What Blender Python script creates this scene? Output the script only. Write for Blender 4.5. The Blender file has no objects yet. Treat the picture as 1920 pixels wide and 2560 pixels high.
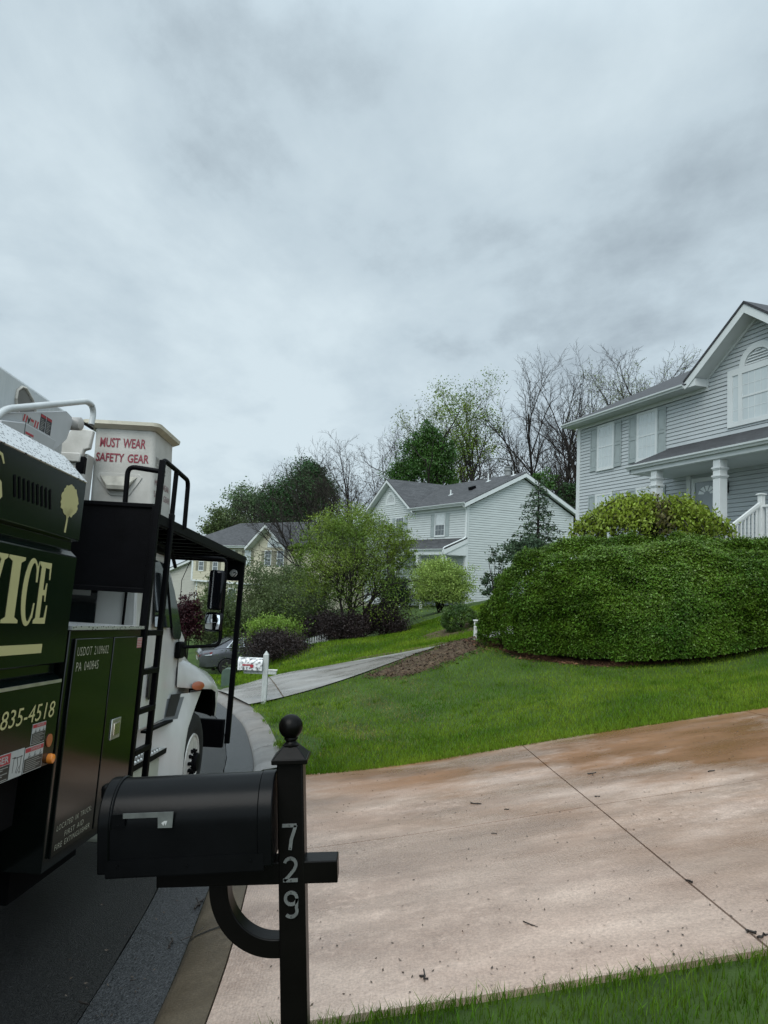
import bpy, math, random
import numpy as np
from mathutils import Matrix, Vector

random.seed(7)
rng = np.random.default_rng(7)
SC = bpy.context.scene
COL = SC.collection
PI = math.pi

# ------------------------------------------------------------------ camera
FPX, PITCH, ROLL = 1800.0, math.radians(4.7), 0.0425
cR, sR, cP, sP = math.cos(ROLL), math.sin(ROLL), math.cos(PITCH), math.sin(PITCH)
cam_d = bpy.data.cameras.new("camera")
cam = bpy.data.objects.new("camera", cam_d)
COL.objects.link(cam)
cam_d.sensor_fit = 'HORIZONTAL'
cam_d.sensor_width = 36.0
cam_d.lens = 36.0 * FPX / 1920.0
cam_d.clip_start = 0.05
cam_d.clip_end = 2000
right = Vector((cR, -sR * sP, sR * cP))
up = Vector((-sR, -cR * sP, cR * cP))
fwd = Vector((0, cP, sP))
cam.matrix_world = Matrix((
    (right.x, up.x, -fwd.x, 0), (right.y, up.y, -fwd.y, 0), (right.z, up.z, -fwd.z, 0), (0, 0, 0, 1)))
SC.camera = cam

# ------------------------------------------------------------------ sky and sun
SUN_EL, SUN_AZ = math.radians(50), math.radians(205)
world = bpy.data.worlds.new("World")
SC.world = world
world.use_nodes = True
nt = world.node_tree
nt.nodes.clear()
N = nt.nodes.new
out = N('ShaderNodeOutputWorld')
sky = N('ShaderNodeTexSky')
sky.sky_type = 'NISHITA'
sky.sun_disc = False
sky.sun_elevation = SUN_EL
sky.sun_rotation = SUN_AZ
bg1 = N('ShaderNodeBackground')
bg1.inputs['Strength'].default_value = 0.09
nt.links.new(sky.outputs[0], bg1.inputs['Color'])
tc = N('ShaderNodeTexCoord')
sep = N('ShaderNodeSeparateXYZ')
nt.links.new(tc.outputs['Generated'], sep.inputs[0])
def wmath(op, a, b):
    n = N('ShaderNodeMath'); n.operation = op
    for i, s in enumerate((a, b)):
        if isinstance(s, (int, float)): n.inputs[i].default_value = s
        elif s is not None: nt.links.new(s, n.inputs[i])
    return n.outputs[0]
zz = wmath('ADD', wmath('MAXIMUM', sep.outputs['Z'], 0.0), 0.22)
comb = N('ShaderNodeCombineXYZ')
nt.links.new(wmath('DIVIDE', sep.outputs['X'], zz), comb.inputs[0])
nt.links.new(wmath('DIVIDE', sep.outputs['Y'], zz), comb.inputs[1])
mp = N('ShaderNodeMapping')
mp.inputs['Rotation'].default_value = (0, 0, math.radians(28))
mp.inputs['Scale'].default_value = (1.0, 0.75, 1.0)
mp.inputs['Location'].default_value = (3.3, 1.7, 0.0)
nt.links.new(comb.outputs[0], mp.inputs[0])
n1 = N('ShaderNodeTexNoise')
n1.inputs['Scale'].default_value = 1.5
n1.inputs['Detail'].default_value = 8
n1.inputs['Roughness'].default_value = 0.56
n1.inputs['Distortion'].default_value = 0.5
nt.links.new(mp.outputs[0], n1.inputs['Vector'])
n2 = N('ShaderNodeTexNoise')
n2.inputs['Scale'].default_value = 4.2
n2.inputs['Detail'].default_value = 7
n2.inputs['Roughness'].default_value = 0.58
nt.links.new(mp.outputs[0], n2.inputs['Vector'])
mixn = wmath('ADD', wmath('MULTIPLY', n1.outputs['Fac'], 0.64), wmath('MULTIPLY', n2.outputs['Fac'], 0.36))
ramp = N('ShaderNodeValToRGB')
# a heavier grey cloud bank stands to the right
def blob(cx, cy, r):
    dx = wmath('SUBTRACT', wmath('DIVIDE', sep.outputs['X'], zz), cx); dy = wmath('SUBTRACT', wmath('DIVIDE', sep.outputs['Y'], zz), cy)
    d2 = wmath('ADD', wmath('MULTIPLY', dx, dx), wmath('MULTIPLY', dy, dy))
    return wmath('SUBTRACT', 1.0, wsmooth(d2, 0.0, r * r))
def wsmooth(v, a, b):
    n = N('ShaderNodeMapRange'); n.interpolation_type = 'SMOOTHSTEP'
    n.inputs['From Min'].default_value = a; n.inputs['From Max'].default_value = b
    nt.links.new(v, n.inputs[0]); return n.outputs[0]
bank = wmath('MULTIPLY', wmath('ADD', wmath('ADD', blob(.60, 1.22, .38), wmath('MULTIPLY', blob(.47, 1.55, .30), .9)), wmath('MULTIPLY', blob(.0, 1.40, .30), .55)), wmath('MULTIPLY', wsmooth(n1.outputs['Fac'], .36, .62), .12))
lift = wmath('MULTIPLY', blob(-1.1, 2.2, 1.6), .09)
nt.links.new(wmath('ADD', wmath('SUBTRACT', mixn, bank), lift), ramp.inputs[0])
e = ramp.color_ramp.elements
e[0].position = 0.33; e[0].color = (0.246, 0.297, 0.337, 1)
e[1].position = 0.65; e[1].color = (0.482, 0.562, 0.604, 1)
m_ = e.new(0.48); m_.color = (0.392, 0.468, 0.516, 1)
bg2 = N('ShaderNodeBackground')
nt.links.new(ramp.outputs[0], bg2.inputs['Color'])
# overcast sky with brightness added overhead and behind the camera to light the scene
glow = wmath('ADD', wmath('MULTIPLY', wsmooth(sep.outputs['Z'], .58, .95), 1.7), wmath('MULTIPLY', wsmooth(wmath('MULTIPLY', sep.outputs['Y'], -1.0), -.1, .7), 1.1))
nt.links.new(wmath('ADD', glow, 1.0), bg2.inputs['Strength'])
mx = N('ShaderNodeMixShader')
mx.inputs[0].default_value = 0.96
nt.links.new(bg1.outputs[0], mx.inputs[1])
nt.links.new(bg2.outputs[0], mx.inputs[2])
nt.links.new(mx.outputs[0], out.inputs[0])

sun_d = bpy.data.lights.new("sun", 'SUN')
sun_d.energy = 1.45
sun_d.angle = math.radians(40)
sun_d.color = (1.0, 0.97, 0.92)
sun = bpy.data.objects.new("sun", sun_d)
COL.objects.link(sun)
sdir = Vector((math.sin(SUN_AZ) * math.cos(SUN_EL), math.cos(SUN_AZ) * math.cos(SUN_EL), math.sin(SUN_EL)))
sun.rotation_euler = sdir.to_track_quat('Z', 'Y').to_euler()

vs = SC.view_settings
vs.view_transform = 'Standard'
vs.look = 'None'
vs.exposure = 0.5
vs.gamma = 1.0

# ------------------------------------------------------------------ helpers
def ray(X, Y):
    """direction through a point of the 1659x2212 view of the photograph"""
    k = 1920 / 1659
    cx = (X * k - 960) / FPX; cy = (1280 - Y * k) / FPX
    a = cx * cR - cy * sR; b = cx * sR + cy * cR
    return Vector((a, cP - b * sP, sP + b * cP))
def at(X, Y, d):
    r = ray(X, Y)
    return r * (d / r.y)

def mk(name, col, rough=0.6, var=0.12, scale=6.0, bump=0.0, bscale=40.0, metal=0.0, coat=0.0,
       spec=0.5, island=0.0, col2=None, stretch=None, detail=4, sss=None):
    m = bpy.data.materials.new(name)
    m.use_nodes = True
    t = m.node_tree
    p = t.nodes['Principled BSDF']
    p.inputs['Roughness'].default_value = rough
    p.inputs['Metallic'].default_value = metal
    p.inputs['Coat Weight'].default_value = coat
    p.inputs['Coat Roughness'].default_value = 0.08
    p.inputs['Specular IOR Level'].default_value = spec
    tcn = t.nodes.new('ShaderNodeTexCoord')
    vec = tcn.outputs['Object']
    if stretch:
        mpn = t.nodes.new('ShaderNodeMapping')
        mpn.inputs['Scale'].default_value = stretch
        t.links.new(vec, mpn.inputs[0]); vec = mpn.outputs[0]
    nz = t.nodes.new('ShaderNodeTexNoise')
    nz.inputs['Scale'].default_value = scale
    nz.inputs['Detail'].default_value = detail
    t.links.new(vec, nz.inputs['Vector'])
    rp = t.nodes.new('ShaderNodeValToRGB')
    c2 = col2 if col2 else tuple(min(1, c * (1 + var)) for c in col)
    c1 = col if col2 else tuple(c * (1 - var) for c in col)
    rp.color_ramp.elements[0].position = 0.32
    rp.color_ramp.elements[1].position = 0.68
    rp.color_ramp.elements[0].color = (*c1, 1)
    rp.color_ramp.elements[1].color = (*c2, 1)
    t.links.new(nz.outputs['Fac'], rp.inputs[0])
    colout = rp.outputs[0]
    if island > 0:
        g = t.nodes.new('ShaderNodeNewGeometry')
        hsv = t.nodes.new('ShaderNodeHueSaturation')
        mr = t.nodes.new('ShaderNodeMapRange')
        mr.inputs['To Min'].default_value = 1 - island
        mr.inputs['To Max'].default_value = 1 + island
        t.links.new(g.outputs['Random Per Island'], mr.inputs[0])
        t.links.new(mr.outputs[0], hsv.inputs['Value'])
        mr2 = t.nodes.new('ShaderNodeMapRange')
        mr2.inputs['To Min'].default_value = 0.5 - 0.02 * island
        mr2.inputs['To Max'].default_value = 0.5 + 0.035 * island
        t.links.new(g.outputs['Random Per Island'], mr2.inputs[0])
        t.links.new(mr2.outputs[0], hsv.inputs['Hue'])
        t.links.new(colout, hsv.inputs['Color'])
        colout = hsv.outputs[0]
    t.links.new(colout, p.inputs['Base Color'])
    if bump > 0:
        bz = t.nodes.new('ShaderNodeTexNoise')
        bz.inputs['Scale'].default_value = bscale
        bz.inputs['Detail'].default_value = 3
        t.links.new(vec, bz.inputs['Vector'])
        bp = t.nodes.new('ShaderNodeBump')
        bp.inputs['Strength'].default_value = bump
        bp.inputs['Distance'].default_value = 0.01
        t.links.new(bz.outputs['Fac'], bp.inputs['Height'])
        t.links.new(bp.outputs[0], p.inputs['Normal'])
    if sss:
        tr = t.nodes.new('ShaderNodeBsdfTranslucent')
        t.links.new(colout, tr.inputs['Color'])
        ms = t.nodes.new('ShaderNodeMixShader')
        ms.inputs[0].default_value = sss
        t.links.new(p.outputs[0], ms.inputs[1]); t.links.new(tr.outputs[0], ms.inputs[2])
        t.links.new(ms.outputs[0], t.nodes['Material Output'].inputs[0])
    return m

class MB:
    """collects geometry and builds it as ONE mesh object"""
    def __init__(s): s.v = []; s.f = []
    def add(s, vs_, fs):
        o = len(s.v)
        s.v += [tuple(q) for q in vs_]
        s.f += [tuple(i + o for i in f) for f in fs]
        return s
    def obox(s, c, ax, ay, az):
        c, ax, ay, az = Vector(c), Vector(ax), Vector(ay), Vector(az)
        vv = [c + ax * i + ay * j + az * k for k in (-1, 1) for j in (-1, 1) for i in (-1, 1)]
        return s.add(vv, [(0, 2, 3, 1), (4, 5, 7, 6), (0, 1, 5, 4), (2, 6, 7, 3), (0, 4, 6, 2), (1, 3, 7, 5)])
    def box(s, x0, x1, y0, y1, z0, z1):
        return s.obox(((x0 + x1) / 2, (y0 + y1) / 2, (z0 + z1) / 2), ((x1 - x0) / 2, 0, 0), (0, (y1 - y0) / 2, 0), (0, 0, (z1 - z0) / 2))
    def bar(s, a, b, w, h, upv=(0, 0, 1)):
        a, b = Vector(a), Vector(b); d = (b - a)
        L = d.length; d = d / L
        sx = d.cross(Vector(upv))
        if sx.length < 1e-4: sx = d.cross(Vector((0, 1, 0)))
        sx.normalize(); sz = sx.cross(d)
        return s.obox((a + b) / 2, d * L / 2, sx * w / 2, sz * h / 2)
    def tube(s, pts, r, n=8, cap=True):
        pts = [Vector(p) for p in pts]
        m = len(pts)
        rr = r if isinstance(r, (list, tuple)) else [r] * m
        o = len(s.v)
        prev = None
        for i in range(m):
            d = (pts[min(i + 1, m - 1)] - pts[max(i - 1, 0)])
            d = d.normalized() if d.length > 1e-9 else Vector((0, 0, 1))
            if prev is None:
                a = d.cross(Vector((0.31, 0.2, 0.93)))
                if a.length < 1e-3: a = d.cross(Vector((1, 0, 0)))
            else: a = prev - d * prev.dot(d)
            a.normalize(); prev = a; b = d.cross(a)
            for k in range(n):
                t = 2 * PI * k / n
                s.v.append(tuple(pts[i] + (a * math.cos(t) + b * math.sin(t)) * rr[i]))
        for i in range(m - 1):
            for k in range(n):
                k2 = (k + 1) % n
                s.f.append((o + i * n + k, o + i * n + k2, o + (i + 1) * n + k2, o + (i + 1) * n + k))
        if cap:
            s.f.append(tuple(o + k for k in range(n - 1, -1, -1)))
            s.f.append(tuple(o + (m - 1) * n + k for k in range(n)))
        return s
    def prism(s, poly, fn, w0, w1):
        n = len(poly)
        vv = [fn(u, v, w0) for u, v in poly] + [fn(u, v, w1) for u, v in poly]
        fs = [tuple(range(n - 1, -1, -1)), tuple(range(n, 2 * n))]
        for i in range(n):
            j = (i + 1) % n
            fs.append((i, j, n + j, n + i))
        return s.add(vv, fs)
    def grid(s, rows):
        nu = len(rows[0]); o = len(s.v)
        for r in rows: s.v += [tuple(p) for p in r]
        for i in range(len(rows) - 1):
            for j in range(nu - 1):
                s.f.append((o + i * nu + j, o + i * nu + j + 1, o + (i + 1) * nu + j + 1, o + (i + 1) * nu + j))
        return s
    def lathe(s, prof, o, ax=(0, 0, 1), n=24):
        o = Vector(o); ax = Vector(ax).normalized()
        a = ax.orthogonal().normalized(); b = ax.cross(a)
        st = len(s.v)
        for r, h in prof:
            for k in range(n):
                t = 2 * PI * k / n
                s.v.append(tuple(o + ax * h + (a * math.cos(t) + b * math.sin(t)) * r))
        for i in range(len(prof) - 1):
            for k in range(n):
                k2 = (k + 1) % n
                s.f.append((st + i * n + k, st + i * n + k2, st + (i + 1) * n + k2, st + (i + 1) * n + k))
        s.f.append(tuple(st + k for k in range(n - 1, -1, -1)))
        s.f.append(tuple(st + (len(prof) - 1) * n + k for k in range(n)))
        return s
    def build(s, name, mat_, parent=None, smooth=None, bevel=0.0, fixn=True):
        me = bpy.data.meshes.new(name)
        me.from_pydata(s.v, [], s.f)
        if fixn:
            import bmesh
            bm = bmesh.new(); bm.from_mesh(me)
            bmesh.ops.recalc_face_normals(bm, faces=bm.faces)
            bm.to_mesh(me); bm.free()
        me.materials.append(mat_)
        if smooth:
            me.shade_smooth()
            me.set_sharp_from_angle(angle=math.radians(smooth))
        ob = bpy.data.objects.new(name, me)
        COL.objects.link(ob)
        if parent: ob.parent = parent
        if bevel > 0:
            b = ob.modifiers.new('bevel', 'BEVEL')
            b.width = bevel; b.segments = 2; b.limit_method = 'ANGLE'; b.angle_limit = math.radians(40)
            me.shade_smooth()
            me.set_sharp_from_angle(angle=math.radians(40))
        return ob

def np_mesh(name, V, Fq, mat_, parent=None, smooth=False):
    """fast mesh from numpy arrays: V (n,3), Fq (m,k)"""
    me = bpy.data.meshes.new(name)
    k = Fq.shape[1]
    me.vertices.add(len(V)); me.vertices.foreach_set('co', V.astype(np.float32).ravel())
    me.loops.add(Fq.size); me.loops.foreach_set('vertex_index', Fq.astype(np.int32).ravel())
    me.polygons.add(len(Fq))
    me.polygons.foreach_set('loop_start', (np.arange(len(Fq)) * k).astype(np.int32))
    me.update(calc_edges=True)
    if smooth: me.shade_smooth()
    me.materials.append(mat_)
    ob = bpy.data.objects.new(name, me)
    COL.objects.link(ob)
    if parent: ob.parent = parent
    return ob

def tag(o, label=None, cat=None, group=None, kind=None):
    if label: o['label'] = label
    if cat: o['category'] = cat
    if group: o['group'] = group
    if kind: o['kind'] = kind
    return o
def empty(name, label, cat, loc=(0, 0, 0), rz=0.0, group=None, mat_=None):
    o = bpy.data.objects.new(name, None)
    COL.objects.link(o)
    o.empty_display_size = 0.2
    if mat_ is not None: o.matrix_world = mat_
    else:
        o.location = loc; o.rotation_euler = (0, 0, rz)
    return tag(o, label, cat, group)

def text_mesh(body, fn, u0, v0, w, h, depth, name, mat_, parent, bold=0.0, shear=0.0, space=1.0):
    """lettering fitted into the box (u0,v0,w,h) of a surface; fn(u,v,d) gives the 3-D point"""
    cu = bpy.data.curves.new('t', 'FONT')
    cu.body = body
    cu.size = 1.0
    cu.offset = bold
    cu.shear = shear
    cu.space_character = space
    cu.space_word = 1.5
    cu.extrude = 0.0
    cu.resolution_u = 3
    ob = bpy.data.objects.new('t', cu)
    COL.objects.link(ob)
    bpy.context.view_layer.update()
    dg = bpy.context.evaluated_depsgraph_get()
    me = bpy.data.meshes.new_from_object(ob.evaluated_get(dg))
    vs_ = [v.co.copy() for v in me.vertices]
    fs = [tuple(p.vertices) for p in me.polygons]
    bpy.data.objects.remove(ob); bpy.data.curves.remove(cu); bpy.data.meshes.remove(me)
    x0 = min(v.x for v in vs_); x1 = max(v.x for v in vs_); y0 = min(v.y for v in vs_); y1 = max(v.y for v in vs_)
    # one object per word: split where the gap between letters is wide
    spans = sorted((min(vs_[i].x for i in f), max(vs_[i].x for i in f), f) for f in fs)
    words, end = [[]], None
    for a_, b_, f in spans:
        if end is not None and a_ - end > .17 * (y1 - y0): words.append([])
        words[-1].append(f); end = b_ if end is None else max(end, b_)
    ob_ = None
    for wf in words:
        ids = sorted({i for f in wf for i in f}); mp_ = {i: k for k, i in enumerate(ids)}
        b = MB()
        b.add([fn(u0 + (vs_[i].x - x0) / (x1 - x0) * w, v0 + (vs_[i].y - y0) / (y1 - y0) * h, depth) for i in ids], [tuple(mp_[i] for i in f) for f in wf])
        ob_ = b.build(name, mat_, parent, fixn=False)
    return ob_

# ------------------------------------------------------------------ terrain
PZ, PX, PY = -1.7, 0.19, -0.0763
def plane(x, y): return PZ + PX * x + PY * y
CURB = [(-.93, -60), (-.93, -12), (-.95, 0), (-1.03, 3.73), (-1.2, 5.74), (-1.38, 8.0), (-1.64, 10.1), (-2.0, 11.9), (-2.47, 13.85),
        (-2.97, 15.4), (-3.46, 16.7), (-4.03, 17.95), (-6.0, 21.0), (-9.3, 24.4), (-14, 27.6), (-24, 32), (-60, 44), (-200, 88)]
def road_z(y):
    if y < 12: return -1.985 - .0763 * y
    if y < 18: return -1.985 - .0763 * 12 - .066 * (y - 12)
    if y < 30: return -1.985 - .0763 * 12 - .066 * 6 - .045 * (y - 18)
    return -1.985 - .0763 * 12 - .066 * 6 - .045 * 12 - .015 * (y - 30)
# dense, smooth curb line
_c = [Vector(p) for p in CURB]
CL = []
for i in range(1, len(_c) - 2):
    p0, p1, p2, p3 = _c[i - 1], _c[i], _c[i + 1], _c[i + 2]
    m1 = (p2 - p0) * ((p2 - p1).length / max((p2 - p0).length, 1e-6)); m2 = (p3 - p1) * ((p2 - p1).length / max((p3 - p1).length, 1e-6))
    L = (p2 - p1).length; n = max(2, int(L / (0.3 if p1.y < 30 and p1.y > -6 else 3)))
    for k in range(n):
        t = k / n; t2 = t * t; t3 = t2 * t
        CL.append(p1 * (2 * t3 - 3 * t2 + 1) + m1 * (t3 - 2 * t2 + t) + p2 * (-2 * t3 + 3 * t2) + m2 * (t3 - t2))
CL = [p for p in CL if p.y > -30] + [_c[-2].copy(), _c[-1].copy()]
CT = []
for i in range(len(CL)):
    d = CL[min(i + 1, len(CL) - 1)] - CL[max(i - 1, 0)]
    d.normalize(); CT.append(d)
def curb_pt(i, w):     # w > 0 to the right (lawn side)
    d = CT[i]
    return CL[i].x + d.y * w, CL[i].y - d.x * w
CTRL = []
for x in (-.4, 2, 5, 9):
    for y in (-6, 0, 3.35, 6, 9.2, 11.5): CTRL.append((x, y, plane(x, y)))
CTRL += [(8.0, 15, -1.245), (5.73, 16, -1.7), (3.6, 16.8, -1.72), (2.48, 18, -1.55), (12, 12, -.2), (7, 26, -.1), (9.7, 17.4, 0.0), (11, 13.2, -.05), (18, 20, .8),
         (1.0, 13, -2.45), (-1.2, 13, -2.82), (3, 12.5, -2.05),
         (-2.6, 15.8, -2.98), (-.16, 17.5, -2.40), (2.56, 19, -1.71), (-4.0, 19, -3.25), (-2.81, 19.8, -2.95), (.44, 20.8, -2.37), (2.8, 21.8, -1.9), (5, 23, -1.2),
         (-3, 27, -2.97), (1.84, 36, -2.34), (2.83, 26, -2.05), (5.57, 46, -1.8), (-4, 52, -3.2), (-4.6, 21, -3.4), (-4.9, 25, -3.85), (-6.6, 25.5, -4.0), (-5.4, 28, -4.3), (-5.9, 31, -4.66), (-3.6, 32.5, -4.4), (-8, 31, -4.75), (-1.5, 34, -3.6), (-14, 33, -4.9),
         (-18, 62, -5.2), (-8, 72, -4.6), (40, 60, 3), (40, 0, 5), (-40, 60, -6), (0, 100, -2), (30, 100, 2), (-60, 20, -5), (60, 120, 6), (-60, 120, -7), (20, 40, 1), (14, -20, 2.4)]
for yy, ii in ((10, 0), (12, 0), (14, 0), (16, 0), (18, 0), (21, 0), (24, 0)):
    j = min(range(len(CL)), key=lambda q: abs(CL[q].y - yy))
    x, y = curb_pt(j, .45); CTRL.append((x, y, road_z(CL[j].y) + .17))
_P = np.array(CTRL, float)
_res = _P[:, 2]
def _U(r2): return np.where(r2 > 1e-12, r2 * np.log(r2 + 1e-12), 0)
_d2 = ((_P[:, None, :2] - _P[None, :, :2]) ** 2).sum(-1)
_n = len(_P)
_K = _U(_d2) + np.eye(_n) * 0.5
_Q = np.hstack([np.ones((_n, 1)), _P[:, :2]])
_A = np.vstack([np.hstack([_K, _Q]), np.hstack([_Q.T, np.zeros((3, 3))])])
_w = np.linalg.solve(_A, np.concatenate([_res, np.zeros(3)]))
def TT(xs, ys):
    xs = np.asarray(xs, float); ys = np.asarray(ys, float)
    d2 = (xs.ravel()[:, None] - _P[None, :, 0]) ** 2 + (ys.ravel()[:, None] - _P[None, :, 1]) ** 2
    z = _U(d2) @ _w[:_n] + _w[_n] + _w[_n + 1] * xs.ravel() + _w[_n + 2] * ys.ravel()
    return z.reshape(xs.shape)
def T(x, y): return float(TT(np.array([x]), np.array([y]))[0])
# ------------------------------------------------------------------ ground materials
def concrete(name, c1, c2, stain, stain_amt=0.5, broom=True, rough=(0.22, 0.55), sscale=0.5):
    m = bpy.data.materials.new(name); m.use_nodes = True
    t = m.node_tree; p = t.nodes['Principled BSDF']
    tcn = t.nodes.new('ShaderNodeTexCoord')
    def noise(sc, det=4, vec=None, rgh=0.55):
        n = t.nodes.new('ShaderNodeTexNoise'); n.inputs['Scale'].default_value = sc; n.inputs['Detail'].default_value = det
        n.inputs['Roughness'].default_value = rgh
        t.links.new(vec or tcn.outputs['Object'], n.inputs['Vector']); return n.outputs['Fac']
    def mapv(scl, rz=0):
        n = t.nodes.new('ShaderNodeMapping'); n.inputs['Scale'].default_value = scl; n.inputs['Rotation'].default_value = (0, 0, rz)
        t.links.new(tcn.outputs['Object'], n.inputs[0]); return n.outputs[0]
    def ramp_(f, a, b, ca=(0, 0, 0), cb=(1, 1, 1)):
        n = t.nodes.new('ShaderNodeValToRGB'); n.color_ramp.elements[0].position = a; n.color_ramp.elements[1].position = b
        n.color_ramp.elements[0].color = (*ca, 1); n.color_ramp.elements[1].color = (*cb, 1)
        t.links.new(f, n.inputs[0]); return n.outputs[0]
    def mixc(f, a, b, mode='MIX'):
        n = t.nodes.new('ShaderNodeMix'); n.data_type = 'RGBA'; n.blend_type = mode
        if isinstance(f, float): n.inputs[0].default_value = f
        else: t.links.new(f, n.inputs[0])
        t.links.new(a, n.inputs[6])
        if isinstance(b, tuple): n.inputs[7].default_value = (*b, 1)
        else: t.links.new(b, n.inputs[7])
        return n.outputs[2]
    base = ramp_(noise(1.3, 6, mapv((.8, 1.8, 1))), .3, .7, c1, c2)
    spk = ramp_(noise(60, 5, None, .8), .35, .65, (.62, .62, .62), (1.28, 1.26, 1.23))
    col = mixc(0.75, base, spk, 'MULTIPLY')
    # weathered spots where the surface has lost its colour
    mot = ramp_(noise(13, 8, None, .75), .50, .66)
    bl = ramp_(noise(.9, 3), .42, .62)
    mm = t.nodes.new('ShaderNodeMath'); mm.operation = 'MULTIPLY'
    t.links.new(mot, mm.inputs[0]); t.links.new(bl, mm.inputs[1])
    mm2 = t.nodes.new('ShaderNodeMath'); mm2.operation = 'MULTIPLY'; mm2.inputs[1].default_value = .6
    t.links.new(mm.outputs[0], mm2.inputs[0])
    col = mixc(mm2.outputs[0], col, tuple(min(1, c * 1.45) for c in c2))
    sx = t.nodes.new('ShaderNodeSeparateXYZ'); t.links.new(tcn.outputs['Object'], sx.inputs[0])
    # rusty run-off stain: stronger towards the upper, far slab
    g = t.nodes.new('ShaderNodeMapRange'); g.inputs['From Min'].default_value = 5.5; g.inputs['From Max'].default_value = 10.5
    gs_ = t.nodes.new('ShaderNodeMath'); gs_.operation = 'ADD'
    t.links.new(sx.outputs['X'], gs_.inputs[0]); t.links.new(sx.outputs['Y'], gs_.inputs[1]); t.links.new(gs_.outputs[0], g.inputs[0])
    st = ramp_(noise(sscale, 8, mapv((1, 1.7, 1), .2), .66), .36, .60)
    mu = t.nodes.new('ShaderNodeMath'); mu.operation = 'MULTIPLY'
    t.links.new(st, mu.inputs[0]); t.links.new(g.outputs[0], mu.inputs[1])
    mu2 = t.nodes.new('ShaderNodeMath'); mu2.operation = 'MULTIPLY'; mu2.inputs[1].default_value = stain_amt * 1.7; mu2.use_clamp = True
    t.links.new(mu.outputs[0], mu2.inputs[0])
    col = mixc(mu2.outputs[0], col, stain)
    dk = ramp_(noise(.8, 8, mapv((.6, 2.0, 1), .1), .66), .50, .64)
    dkm = t.nodes.new('ShaderNodeMath'); dkm.operation = 'MULTIPLY'; dkm.inputs[1].default_value = .32
    t.links.new(dk, dkm.inputs[0])
    col = mixc(dkm.outputs[0], col, tuple(c * .5 for c in c1))
    t.links.new(col, p.inputs['Base Color'])
    rr = t.nodes.new('ShaderNodeMapRange')
    rr.inputs['From Min'].default_value = .35; rr.inputs['From Max'].default_value = .65
    rr.inputs['To Min'].default_value = rough[0]; rr.inputs['To Max'].default_value = rough[1]
    wetn = noise(.75, 8, mapv((.7, 1.5, 1), .15), .62)
    wr = ramp_(wetn, .44, .60, (.80, .78, .77), (1.06, 1.06, 1.06))
    col = mixc(1.0, col, wr, 'MULTIPLY')
    t.links.new(col, p.inputs['Base Color'])
    t.links.new(wetn, rr.inputs[0]); t.links.new(rr.outputs[0], p.inputs['Roughness'])
    hgt = noise(70, 3)
    if broom:
        w = t.nodes.new('ShaderNodeTexWave'); w.wave_type = 'BANDS'; w.bands_direction = 'X'
        w.inputs['Scale'].default_value = 17; w.inputs['Distortion'].default_value = 5.0; w.inputs['Detail'].default_value = 3
        w.inputs['Detail Scale'].default_value = 2.0
        t.links.new(tcn.outputs['Object'], w.inputs[0])
        ad = t.nodes.new('ShaderNodeMath'); ad.operation = 'MULTIPLY_ADD'; ad.inputs[1].default_value = .28
        t.links.new(w.outputs['Fac'], ad.inputs[0]); t.links.new(hgt, ad.inputs[2]); hgt = ad.outputs[0]
    b = t.nodes.new('ShaderNodeBump'); b.inputs['Strength'].default_value = .42; b.inputs['Distance'].default_value = .006
    t.links.new(hgt, b.inputs['Height']); t.links.new(b.outputs[0], p.inputs['Normal'])
    return m

M_lawn = mk('lawn_soil', (.026, .046, .012), 0.95, scale=1.2, col2=(.05, .085, .02), bump=.6, bscale=60, spec=.15)
M_drive = concrete('pink_concrete', (.32, .228, .182), (.49, .378, .312), (.22, .105, .045), 1.0, rough=(.18, .52))
M_grey = concrete('grey_concrete', (.22, .215, .205), (.33, .325, .315), (.15, .13, .11), .3, broom=False, rough=(.16, .5))
M_curb = concrete('brown_curb_concrete', (.075, .058, .038), (.125, .10, .068), (.05, .038, .025), .6, broom=False, rough=(.3, .6))
M_curb2 = concrete('grey_curb_concrete', (.12, .11, .10), (.22, .21, .20), (.15, .13, .11), .3, broom=False, rough=(.25, .55))
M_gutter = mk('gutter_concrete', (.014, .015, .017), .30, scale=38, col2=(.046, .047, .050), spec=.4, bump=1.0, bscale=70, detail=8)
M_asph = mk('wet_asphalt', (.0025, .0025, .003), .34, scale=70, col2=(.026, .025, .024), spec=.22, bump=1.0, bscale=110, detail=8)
M_mulch = mk('bark_mulch', (.045, .024, .014), .95, scale=14, col2=(.11, .055, .03), bump=1.0, bscale=35, spec=.2, detail=8)
M_dirt = mk('bare_soil', (.045, .032, .02), .95, scale=8, col2=(.10, .072, .045), bump=1.0, bscale=40, spec=.2, detail=8)

# ------------------------------------------------------------------ ground sheet, road, curb
DX0, DX1, DY0, DY1 = -.70, 15.0, 3.35, 9.0
W_R = [.30, .34, .42] + [.42 + .22 * k for k in range(1, 46)] + [11, 12, 13, 14, 16, 18, 21, 25, 30, 38, 50, 70, 100, 150, 230]
rows = []
for i in range(len(CL)):
    pts = [curb_pt(i, w) for w in W_R]
    xs = np.array([p[0] for p in pts]); ys = np.array([p[1] for p in pts])
    zs = TT(xs, ys)
    zc = road_z(CL[i].y)
    k = np.clip((np.array(W_R) - .44) / .6, 0, 1)
    zs = zs * k + (zc + .135) * (1 - k) if not (DY0 - .6 < CL[i].y < DY1 + .25) else zs
    zs[0] -= .06; zs[1] -= .025
    ins = (xs > DX0 - .05) & (xs < DX1 - .2) & (ys > DY0 + .03) & (ys < DY1 - .03)
    zs = np.where(ins, zs - .035, zs)
    rows.append([(xs[j], ys[j], zs[j]) for j in range(len(xs))])
gm = MB().grid(rows)
W_L = [-8.0, -8.4, -9, -10, -12, -15, -19, -24, -40, -80, -160]
rows = []
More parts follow.
